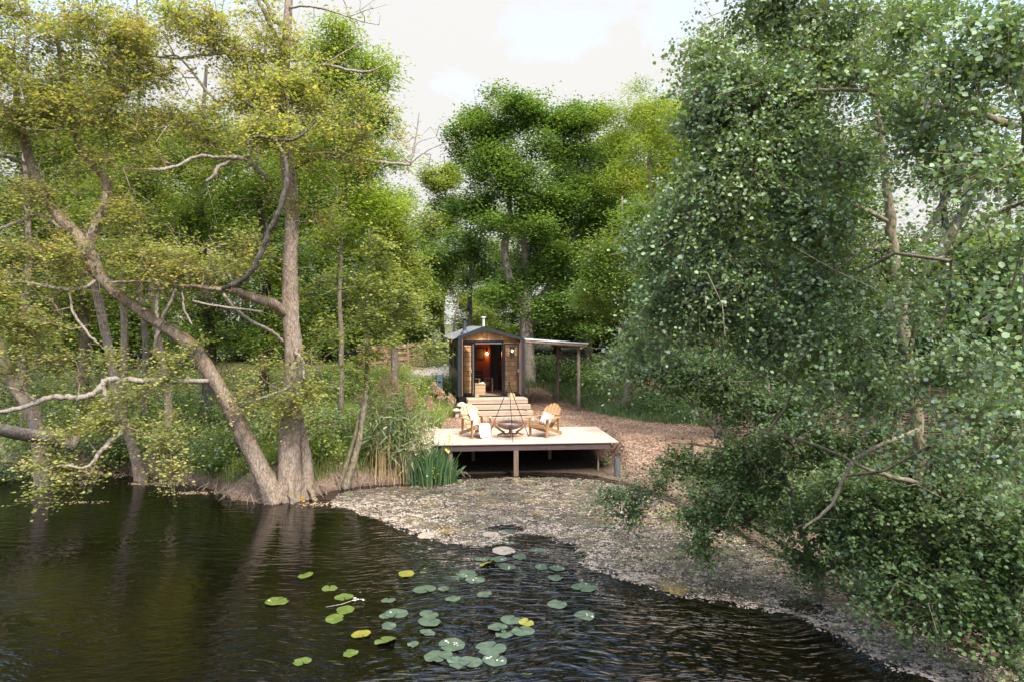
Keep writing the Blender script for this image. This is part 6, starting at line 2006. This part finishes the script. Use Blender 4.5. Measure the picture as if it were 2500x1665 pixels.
BU = [
    ('nettle_patch', 'dark nettle patch between the leaning and upright alder stems', 590, 1110, 18.9, 70, 120, 46, 'leaf_mid'),
    ('nettle_patch', 'dense nettle patch right of the alder foot', 800, 1150, 18.6, 75, 140, 60, 'leaf_mid'),
    ('nettle_patch', 'low nettle patch left of the leaning alder foot', 520, 1160, 18.8, 70, 110, 44, 'leaf_nettle'),
    ('bramble', 'bright green bramble behind the upright alder stem', 760, 1010, 21, 70, 80, 40, 'leaf_bank'),
    ('bramble', 'yellow green weeds behind the sapling stem', 850, 1020, 21.5, 80, 90, 50, 'leaf_bank'),
    ('bramble', 'bright scrub at the foot of the woven fence on the left', 930, 930, 30, 90, 55, 44, 'leaf_bank'),
    ('bramble', 'rounded shrub in the shade left of the upright alder stem', 620, 960, 22, 90, 150, 60, 'leaf_mid'),
    ('bramble', 'shady shrub deep in the left bank hollow', 480, 960, 22.5, 100, 130, 56, 'leaf_oak'),
    ('bramble', 'green shrub behind the pale forked bough', 380, 1020, 21.5, 90, 160, 56, 'leaf_mid'),
    ('bramble', 'leafy shrub by the thick far left trunk', 130, 1040, 21, 110, 150, 60, 'leaf_mid'),
    ('bramble', 'dark shrub at the far left edge of the bank', 20, 1090, 19.5, 80, 130, 44, 'leaf_nettle'),
    ('bramble', 'low shrub over the bank below the pale forked bough', 250, 1080, 20.5, 80, 110, 40, 'leaf_nettle'),
    ('bramble', 'tall pale green shrub between the two alder stems at the back', 660, 1040, 20.5, 60, 130, 50, 'leaf_bank'),
    ('bramble', 'bright weedy shrub under the leaning alder stem', 430, 1090, 20, 90, 110, 60, 'leaf_bank'),
    ('bramble', 'yellow green shrub right of the fallen trunk', 280, 1050, 20.8, 90, 140, 60, 'leaf_bank'),
    ('bramble', 'pale shrub behind the fallen trunk at far left', 60, 1040, 20.5, 100, 140, 56, 'leaf_bank'),
    ('bramble', 'tall weeds in the sunny gap right of the upright alder stem', 780, 1060, 20.2, 70, 110, 56, 'leaf_bank'),
    ('bramble', 'leafy shrub filling the back of the hollow at far left', 40, 990, 25, 110, 130, 50, 'leaf_mid'),
    ('bramble', 'shaded shrub between the thick far left trunk and the pale mottled trunk', 200, 985, 25, 110, 120, 50, 'leaf_bank'),
    ('bramble', 'tall leafy thicket behind the leaning trunk at far left', 70, 960, 28, 130, 190, 60, 'leaf_mid'),
    ('bramble', 'tall leafy thicket seen between the pale forked bough and the mossy stem', 240, 950, 28, 130, 190, 60, 'leaf_mid'),
    ('bramble', 'shady thicket behind the Y shaped bare branch', 410, 950, 28, 130, 190, 60, 'leaf_mid'),
    ('bramble', 'leafy thicket behind the gap between the two alder stems', 560, 945, 28, 120, 180, 56, 'leaf_bank'),
    ('bramble', 'pale leafy thicket right of the upright alder stem, before the woven fence', 790, 935, 27, 110, 130, 56, 'leaf_bank'),
    ('bramble', 'fresh green shrub against the left wall of the hut', 1085, 955, 30.2, 26, 55, 26, 'leaf_bank'),
    ('bramble', 'round leafy shrub in front of the gravel drive', 1010, 960, 28.5, 55, 60, 44, 'leaf_bank'),
    ('bramble', 'low shrub behind the reed plumes', 985, 1010, 25.5, 55, 70, 40, 'leaf_bank'),
    ('bramble', 'light green shrub between the sapling and the woven fence', 860, 930, 29, 80, 80, 46, 'leaf_alder'),
    ('bramble', 'sunlit shrub right of the woven fence', 1045, 870, 36, 50, 45, 30, 'leaf_alder'),
    ('bramble', 'deep green ivy clump behind the lean-to posts', 1370, 925, 32.5, 60, 75, 50, 'leaf_nettle'),
    ('bramble', 'dark ivy clump by the oak foot', 1315, 905, 33.5, 45, 60, 34, 'leaf_nettle'),
    ('bramble', 'green clump on the slope right of the lean-to', 1450, 900, 32, 45, 45, 30, 'leaf_oak'),
    ('bramble', 'leafy clump under the thin forked tree', 1470, 860, 35, 80, 50, 36, 'leaf_oak'),
    ('bramble', 'bush at the yard edge behind the overhanging scrub', 1610, 950, 26, 80, 80, 56, 'leaf_shrub'),
    ('bramble', 'bush at the right end of the woodchip yard', 1850, 1010, 21, 110, 140, 60, 'leaf_shrub'),
    ('bramble', 'bush growing in front of the long dark woven fence', 1900, 1180, 14.5, 100, 110, 46, 'leaf_shrub'),
    ('bramble', 'low bush on the right bank below the poplar', 2180, 1330, 11, 130, 110, 50, 'leaf_shrub'),
    ('bramble', 'low bush at the right edge of the bank', 2420, 1370, 10, 130, 120, 44, 'leaf_shrub'),
    ('bramble', 'weedy clump on the muddy bank right of the deck', 1650, 1150, 15.5, 50, 30, 9, 'leaf_bank'),
]
for i, (nm, lab, px, py, Y, rx, ry, n, mt) in enumerate(BU):
    bush(nm, lab, px, py, Y, rx, ry, n, mt, leaf=.085 if Y < 24 else .11, per=30, seed=120 + i, spray=.2 if Y < 24 else .28)
bush('dock_plant', 'broad leaved plant at the deck corner over the water', 1105, 1182, 19.2, 22, 50, 7, 'iris_leaf', leaf=.34, per=2, seed=190, tmpl=LANCE, cat='plant', spray=.05)
bush('flowering_shrub', 'airy shrub of small white flowers among the iris leaves', 1042, 1176, 18.95, 30, 95, 22, 'leaf_bank', leaf=.05, per=20, seed=191, spray=.14)
fs_ = bpy.data.objects['flowering_shrub']
r = np.random.default_rng(4)
pp = np.concatenate([r.normal(size=(130, 3)) * (.20, .12, .16) + (.05, -.1, 1.38), r.normal(size=(36, 3)) * (.09, .08, .05) + (-.36, -.1, 1.12)])
cc = np.repeat(pp, 5, 0) + r.normal(size=(950 if False else len(pp) * 5, 3)) * .018
link('blossom', leaves_mesh('blossom', cc, .034, KITE, .2, 0, seed=8), M['white_flower'], fs_)


# ---- reeds
def blades(n, area, z_fn, hmin, hmax, wid, lean, r, curve=.35):
    """tapering grass blades; area(n) gives x,y"""
    x, y = area(n)
    z = z_fn(x, y)
    h = r.uniform(hmin, hmax, n)
    a = r.uniform(0, 2 * PI, n)
    ln = np.abs(r.normal(size=n)) * lean
    dx, dy = np.cos(a) * ln * h, np.sin(a) * ln * h
    b = r.uniform(0, 2 * PI, n)
    wx, wy = np.cos(b) * wid, np.sin(b) * wid
    P0 = np.stack([x, y, z - .02], -1)
    P1 = P0 + np.stack([dx * .35, dy * .35, h * .55], -1)
    P2 = P0 + np.stack([dx * (1 + curve), dy * (1 + curve), h * (1 - .5 * np.minimum(ln, 1) ** 2)], -1)
    Wv = np.stack([wx, wy, 0 * wx], -1)
    V = np.stack([P0 - Wv, P0 + Wv, P1 + Wv * .8, P2 + Wv * .06, P2 - Wv * .06, P1 - Wv * .8], 1).reshape(-1, 3)
    Fc = (np.arange(n)[:, None, None] * 6 + np.array([(0, 1, 2, 5), (5, 2, 3, 4)])[None]).reshape(-1, 4)
    return V, Fc


def zf(x, y):
    return np.maximum(height(x, y), -.02)


rb = np.random.default_rng(41)
c0 = G(965, 1180, 0)
root = empty('reed_bed', (c0.x, c0.y, 0))
tag(root, 'clump of tall reeds with dry stems beside the deck', 'reeds')
ro = np.array([c0.x, c0.y, 0])


def reed_area(n):
    g = G(960, 1182, 0)
    u = rb.uniform(-1, 1, n)
    return g.x + u * .78, g.y + .25 + rb.uniform(-.30, .45, n) + .05 * u


V, Fc = blades(230, reed_area, zf, 1.2, 2.35, .009, .11, rb, .15)
link('dry_stems', mesh_arrays('dry_stems', V - ro, Fc), M['reed_stem'], root)
V, Fc = blades(60, reed_area, zf, .4, .9, .010, .5, rb, .3)
link('broken_stems', mesh_arrays('broken_stems', V - ro, Fc), M['reed_stem'], root)
x, y = reed_area(1350)
hh = rb.uniform(.7, 1.75, 1350)
pos = np.stack([x, y - .02, zf(x, y) + hh], -1) + rb.normal(size=(1350, 3)) * (.12, .08, .05)
link('leaf_blades', leaves_mesh('leaf_blades', pos - ro, .42, (np.array([(0, 0, 0), (.045, .4, .02), (0, 1, -.16), (-.045, .4, .02)]), np.array([(0, 1, 2, 3)])), .35, -.35, seed=42), M['reed_leaf'], root)
for i, (px, py, dY, lean_) in enumerate(((935, 940, .5, 12), (955, 925, .6, 14), (968, 945, .5, 16), (945, 965, .4, 10), (1010, 965, .3, 30), (1000, 985, .2, 26), (1064, 945, .2, 40), (1079, 962, .1, 42), (1104, 975, .0, 52), (1046, 975, .4, 30), (905, 985, .4, 4), (1052, 985, .2, 40), (880, 975, .5, -4), (1000, 950, .5, 22))):
    top = P(px, py, c0.y + dY)
    bx = P(px - lean_, py, c0.y + dY).x
    foot = Vector((bx, c0.y + dY, max(0, hz(bx, c0.y + dY))))
    mid = foot.lerp(top, .6) + Vector(((bx - top.x) * .18, 0, 0))
    pth = [foot, mid, top]
    n = 240
    t = rb.random(n)
    sp_ = .095 * np.sin(PI * np.clip(t * .9 + .08, 0, 1)) * (1 if i < 5 else .62)
    ps = np.array(top - c0) + np.stack([rb.normal(size=n) * sp_ - .05 * t, rb.normal(size=n) * sp_ * .7, (t - .5) * .42 * (1 if i < 5 else .75)], -1)
    lm = leaves_mesh('plume', ps, .062, LANCE, .0, .6, seed=200 + i)
    mb = MB().tube([q - c0 for q in pth] + [top - c0 + Vector((-.02, 0, .12))], [.010, .008, .006, .004], 6)
    nv = len(lm.vertices)
    mb.add([v.co for v in lm.vertices], [tuple(p.vertices) for p in lm.polygons])
    mb.build('plume', M['plume'], root)

# ---- yellow flag iris
def iris(px, py, n, h, spread, label, flowers, seed):
    r_ = np.random.default_rng(seed)
    g = G(px, py, 0)
    root = empty('iris_clump', g)
    tag(root, label, 'iris', 'yellow flag iris at the water edge')
    go_ = np.array(g)
    mb = MB()
    for k in range(n):
        x0, y0 = r_.normal() * spread * .45, r_.normal() * spread * .3
        hh = h * r_.uniform(.65, 1.08)
        a = r_.uniform(0, 6.28)
        ln = abs(r_.normal()) * .16 * hh + .25 * abs(x0)
        dx, dy = math.copysign(ln, x0) * .9 + r_.normal() * .04, math.sin(a) * ln * .5
        wx, wy = .021 * math.cos(r_.normal() * .7), .021 * math.sin(r_.normal() * .9)
        rows = []
        for t in (0, .35, .7, .9, 1.0):
            wd = (1.0, 1.05, .85, .45, .03)[(0, .35, .7, .9, 1.0).index(t)]
            c = Vector((x0 + dx * t * t, y0 + dy * t * t, hh * t - .03))
            rows += [c - Vector((wx, wy, 0)) * wd, c + Vector((wx, wy, 0)) * wd]
        mb.add(rows, [(2 * i, 2 * i + 1, 2 * i + 3, 2 * i + 2) for i in range(4)])
    mb.build('blades', M['iris_leaf'], root)
    for (fx_, fy_) in flowers:
        q = P(fx_, fy_, g.y - .05) - g
        MB().tube([(q.x * .5, 0, .1), (q.x * .85, q.y * .6, q.z * .55), q], .007, 6).build('flower_stem', M['iris_leaf'], root)
        mb = MB()
        for k in range(3):
            a = k * 2.094 + fx_
            c, s = math.cos(a), math.sin(a)
            for (rr_, zz_, wd) in ((.075, -.035, .035), (.028, .06, .016)):
                tip = q + Vector((c * rr_, s * rr_, zz_))
                m1 = q + Vector((c * rr_ * .6, s * rr_ * .6, .025 if zz_ < 0 else .035))
                sd = Vector((-s, c, 0)) * wd
                mb.add([q, m1 + sd, tip, m1 - sd], [(0, 1, 2, 3)])
        mb.build('flower', M['yellow'], root)


iris(1048, 1182, 150, 1.12, .50, 'clump of blue green iris blades with three yellow flowers by the deck', [(1094, 1102), (1088, 1098), (1096, 1080), (1098, 1065)], 5)
iris(1018, 1178, 70, 1.02, .26, 'narrower iris clump touching the reeds, one yellow flower', [(1008, 1083)], 6)
iris(1088, 1180, 34, .72, .26, 'short outer iris clump at the deck end', [], 8)


# ---- grass and ground cover
def area_rej(fn, bbox, r_):
    def f(n):
        X, Y_ = [], []
        c = 0
        while c < n:
            x = r_.uniform(bbox[0], bbox[1], 40000)
            y = r_.uniform(bbox[2], bbox[3], 40000)
            k = r_.random(40000) < fn(x, y)
            X.append(x[k])
            Y_.append(y[k])
            c += k.sum()
        return np.concatenate(X)[:n], np.concatenate(Y_)[:n]
    return f


def land(x, y, off=.25):
    return (~inside(pond_poly, x, y)) & (dist_poly(pond_poly, x, y) > off) & ~((inside(chip_poly, x, y)))


def hutclear(x, y):
    dx, dy = x - HO.x, y - HO.y
    lx_ = dx * math.cos(HR) + dy * math.sin(HR)
    ly_ = -dx * math.sin(HR) + dy * math.cos(HR)
    return ~((lx_ > -.1) & (lx_ < 2.8) & (ly_ > -2) & (ly_ < 6))


def deckclear(x, y):
    dx, dy = x - DO.x, y - DO.y
    lx_ = dx * math.cos(DR) + dy * math.sin(DR)
    ly_ = -dx * math.sin(DR) + dy * math.cos(DR)
    return ~((lx_ > -.05) & (lx_ < 5.5) & (ly_ > -.1) & (ly_ < 3.1))


rg = np.random.default_rng(77)


def g_left(x, y):
    d = 0.55 + .45 * lump(x, y, 1.3)
    drv = np.exp(-(((x + 3.6) / 1.5) ** 2 + ((y - 34.5) / 2.0) ** 4)) < .4
    return np.clip(d, .15, 1) * land(x, y) * hutclear(x, y) * deckclear(x, y) * drv


V, Fc = blades(60000, area_rej(g_left, (-9.5, -1.6, 18.0, 35), rg), zf, .18, .62, .007, .35, rg)
tag(link('long_grass', mesh_arrays('long_grass', V, Fc), M['grass']), 'long yellow green grass on the glade left of the hut', 'grass', kind='stuff')


def g_right(x, y):
    d = 0.4 + .6 * lump(x, y, 1.1)
    so_ = np.exp(-(((x - 5.6) / 0.7) ** 2 + ((y - 30.5) / 2.0) ** 2)) < .5
    return np.clip(d, .08, 1) * land(x, y) * hutclear(x, y) * deckclear(x, y) * so_


V, Fc = blades(52000, area_rej(g_right, (.6, 12, 22, 37), rg), zf, .12, .42, .007, .4, rg)
tag(link('bank_grass', mesh_arrays('bank_grass', V, Fc), M['grass_dark']), 'cool green grass on the slope behind the lean-to', 'grass', kind='stuff')
V, Fc = blades(22000, area_rej(lambda x, y: np.clip(.3 + .7 * lump(x, y, 1.4), .05, 1) * land(x, y, .5), (3.6, 12, 7, 20), rg), zf, .10, .40, .006, .45, rg)
tag(link('shore_grass', mesh_arrays('shore_grass', V, Fc), M['grass_dark']), 'thin grass and weeds on the right pond bank', 'grass', kind='stuff')


def gc_left(x, y):
    return np.clip(.3 + .9 * lump(x, y, .9), .06, 1) * land(x, y, .3) * hutclear(x, y) * deckclear(x, y)


f = area_rej(gc_left, (-18, -2.4, 16.5, 34), rg)
x, y = f(42000)
pos = np.stack([x, y, zf(x, y) + rg.random(42000) ** 1.5 * .45], -1)
tag(link('ground_cover', leaves_mesh('ground_cover', pos, .085, KITE, .5, .1, seed=3), M['leaf_bank']), 'low leafy ground cover under the left bank trees', 'ground cover', kind='stuff')
f = area_rej(lambda x, y: np.clip(.25 + .9 * lump(x, y, 1.0), .04, 1) * land(x, y, .4) * hutclear(x, y), (2.5, 14, 8, 37), rg)
x, y = f(26000)
pos = np.stack([x, y, zf(x, y) + rg.random(26000) ** 1.5 * .4], -1)
tag(link('bank_cover', leaves_mesh('bank_cover', pos, .085, KITE, .5, .1, seed=4), M['leaf_nettle']), 'dark leafy ground cover on the right bank and slope', 'ground cover', kind='stuff')
# woodchips lying loose on the yard, litter and roots along the waterline
f = area_rej(lambda x, y: 1.0 * inside(chip_poly, x, y) * hutclear(x, y) * deckclear(x, y), (-3.2, 9.5, 18, 32), rg)
x, y = f(26000)
ps = np.stack([x, y, height(x, y) + rg.uniform(.004, .025, 26000)], -1)
cm_ = leafmat('loose_woodchip', [(0.13, 0.07, 0.045), (0.29, 0.17, 0.11), (0.52, 0.37, 0.26)], trans=0.0, glossmix=0.0)
tag(link('loose_woodchips', leaves_mesh('loose_woodchips', ps, .05, (np.array([(-.25, 0, 0), (.25, .05, .03), (.2, 1, 0), (-.22, .9, .05)]), np.array([(0, 1, 2, 3)])), .75, 0, seed=5), cm_), 'loose brown woodchips spread over the yard', 'woodchips', kind='stuff')
sp_ = []
for _ in range(9):
    pass
mb = MB()
rr = random.Random(8)
for k in range(170):
    i = rr.randrange(0, 12)
    a_, b_ = shore[i], shore[i + 1]
    q = a_.lerp(b_, rr.random()) + Vector((rr.uniform(-.1, .1), rr.uniform(-.05, .35), 0))
    z0 = max(.0, hz(q.x, q.y))
    ln = rr.uniform(.12, .5)
    an = rr.uniform(-2.6, -.5)
    e_ = q + Vector((math.cos(an) * ln, math.sin(an) * ln * .6, 0))
    mb.tube([Vector((q.x, q.y, z0 + rr.uniform(.05, .25))), Vector(((q.x + e_.x) / 2, (q.y + e_.y) / 2, z0 * .5 + rr.uniform(.02, .15))), Vector((e_.x, e_.y, -.03))], [.014, .010, .005], 5)
tag(mb.build('bank_roots', M['bark_twig']), 'bare tangled roots and sticks along the left waterline', 'roots', kind='stuff')

SKYSTR, FILLSTR, SUNSTR, SUNANG, EXPO = 0.25, 3.1, 2.0, 6.0, 1.3

# ------------------------------------------------------------------ sky, sun, camera
SUN = Vector((.33, -.58, .78)).normalized()
el = math.asin(SUN.z)
az = math.atan2(SUN.x, SUN.y)
w = bpy.data.worlds.new('World')
bpy.context.scene.world = w
w.use_nodes = True
nt = w.node_tree
nt.nodes.clear()
out = nt.nodes.new('ShaderNodeOutputWorld')
sky = nt.nodes.new('ShaderNodeTexSky')
sky.sky_type = 'NISHITA'
sky.sun_disc = False
sky.sun_elevation = el
sky.sun_rotation = az
b1 = nd(nt, 'Background', Color=sky.outputs[0], Strength=SKYSTR)
v = nd(nt, 'TexCoord').outputs['Generated']
mp = nd(nt, 'Mapping', Vector=v)
mp.inputs['Scale'].default_value = (1.6, 1.6, 2.6)
n1 = noise(nt, mp.outputs[0], 1.5, 7, 0.55, 0.5)
sep = nd(nt, 'SeparateXYZ', Vector=v)
zz = ramp(nt, sep.outputs[2], [(0.0, (.36, .36, .36)), (0.34, (.32, .32, .32)), (0.48, (.02, .02, .02)), (0.72, (0, 0, 0)), (.86, (.12, .12, .12)), (1, (.3, .3, .3))])
mask = ramp(nt, nd(nt, 'Math', {'operation': 'ADD'}, _0=n1, _1=zz).outputs[0], [(0.54, (0, 0, 0)), (0.78, (1, 1, 1))])
cs = ramp(nt, sep.outputs[2], [(0.0, (.375, .368, .355)), (0.42, (.385, .38, .372)), (0.75, (1, 1, 1))])
b2 = nd(nt, 'Background', Color=cs, Strength=nd(nt, 'MapRange', Value=sep.outputs[2], From_Min=.42, From_Max=.8, To_Min=1.0, To_Max=FILLSTR).outputs[0])  # overhead cloud, out of view, brightened as added fill light
mx = nd(nt, 'MixShader', Fac=mask)
nt.links.new(b1.outputs[0], mx.inputs[1])
nt.links.new(b2.outputs[0], mx.inputs[2])
nt.links.new(mx.outputs[0], out.inputs[0])

sl = bpy.data.lights.new('sun', 'SUN')
sl.energy = SUNSTR
sl.angle = math.radians(SUNANG)
sl.color = (1.0, .91, .79)
so = bpy.data.objects.new('sun', sl)
C.objects.link(so)
so.rotation_euler = SUN.to_track_quat('Z', 'Y').to_euler()
so.location = (20, -10, 40)

cam = bpy.data.cameras.new('camera')
cam.sensor_width = 36
cam.lens = F / 2500 * 36
cam.clip_end = 2000
co = bpy.data.objects.new('camera', cam)
C.objects.link(co)
co.location = (0, 0, CAMZ)
co.rotation_euler = (PI / 2 - PITCH, 0, 0)
sc = bpy.context.scene
sc.camera = co
sc.view_settings.view_transform = 'Standard'
sc.view_settings.look = 'None'
sc.view_settings.exposure = EXPO
sc.view_settings.gamma = 1
sc.render.engine = 'CYCLES'
cy = sc.cycles
cy.max_bounces = 7
cy.diffuse_bounces = 3
cy.glossy_bounces = 3
cy.transmission_bounces = 4
cy.transparent_max_bounces = 12
cy.caustics_reflective = False
cy.caustics_refractive = False
cy.use_denoising = True
cy.sample_clamp_indirect = 6
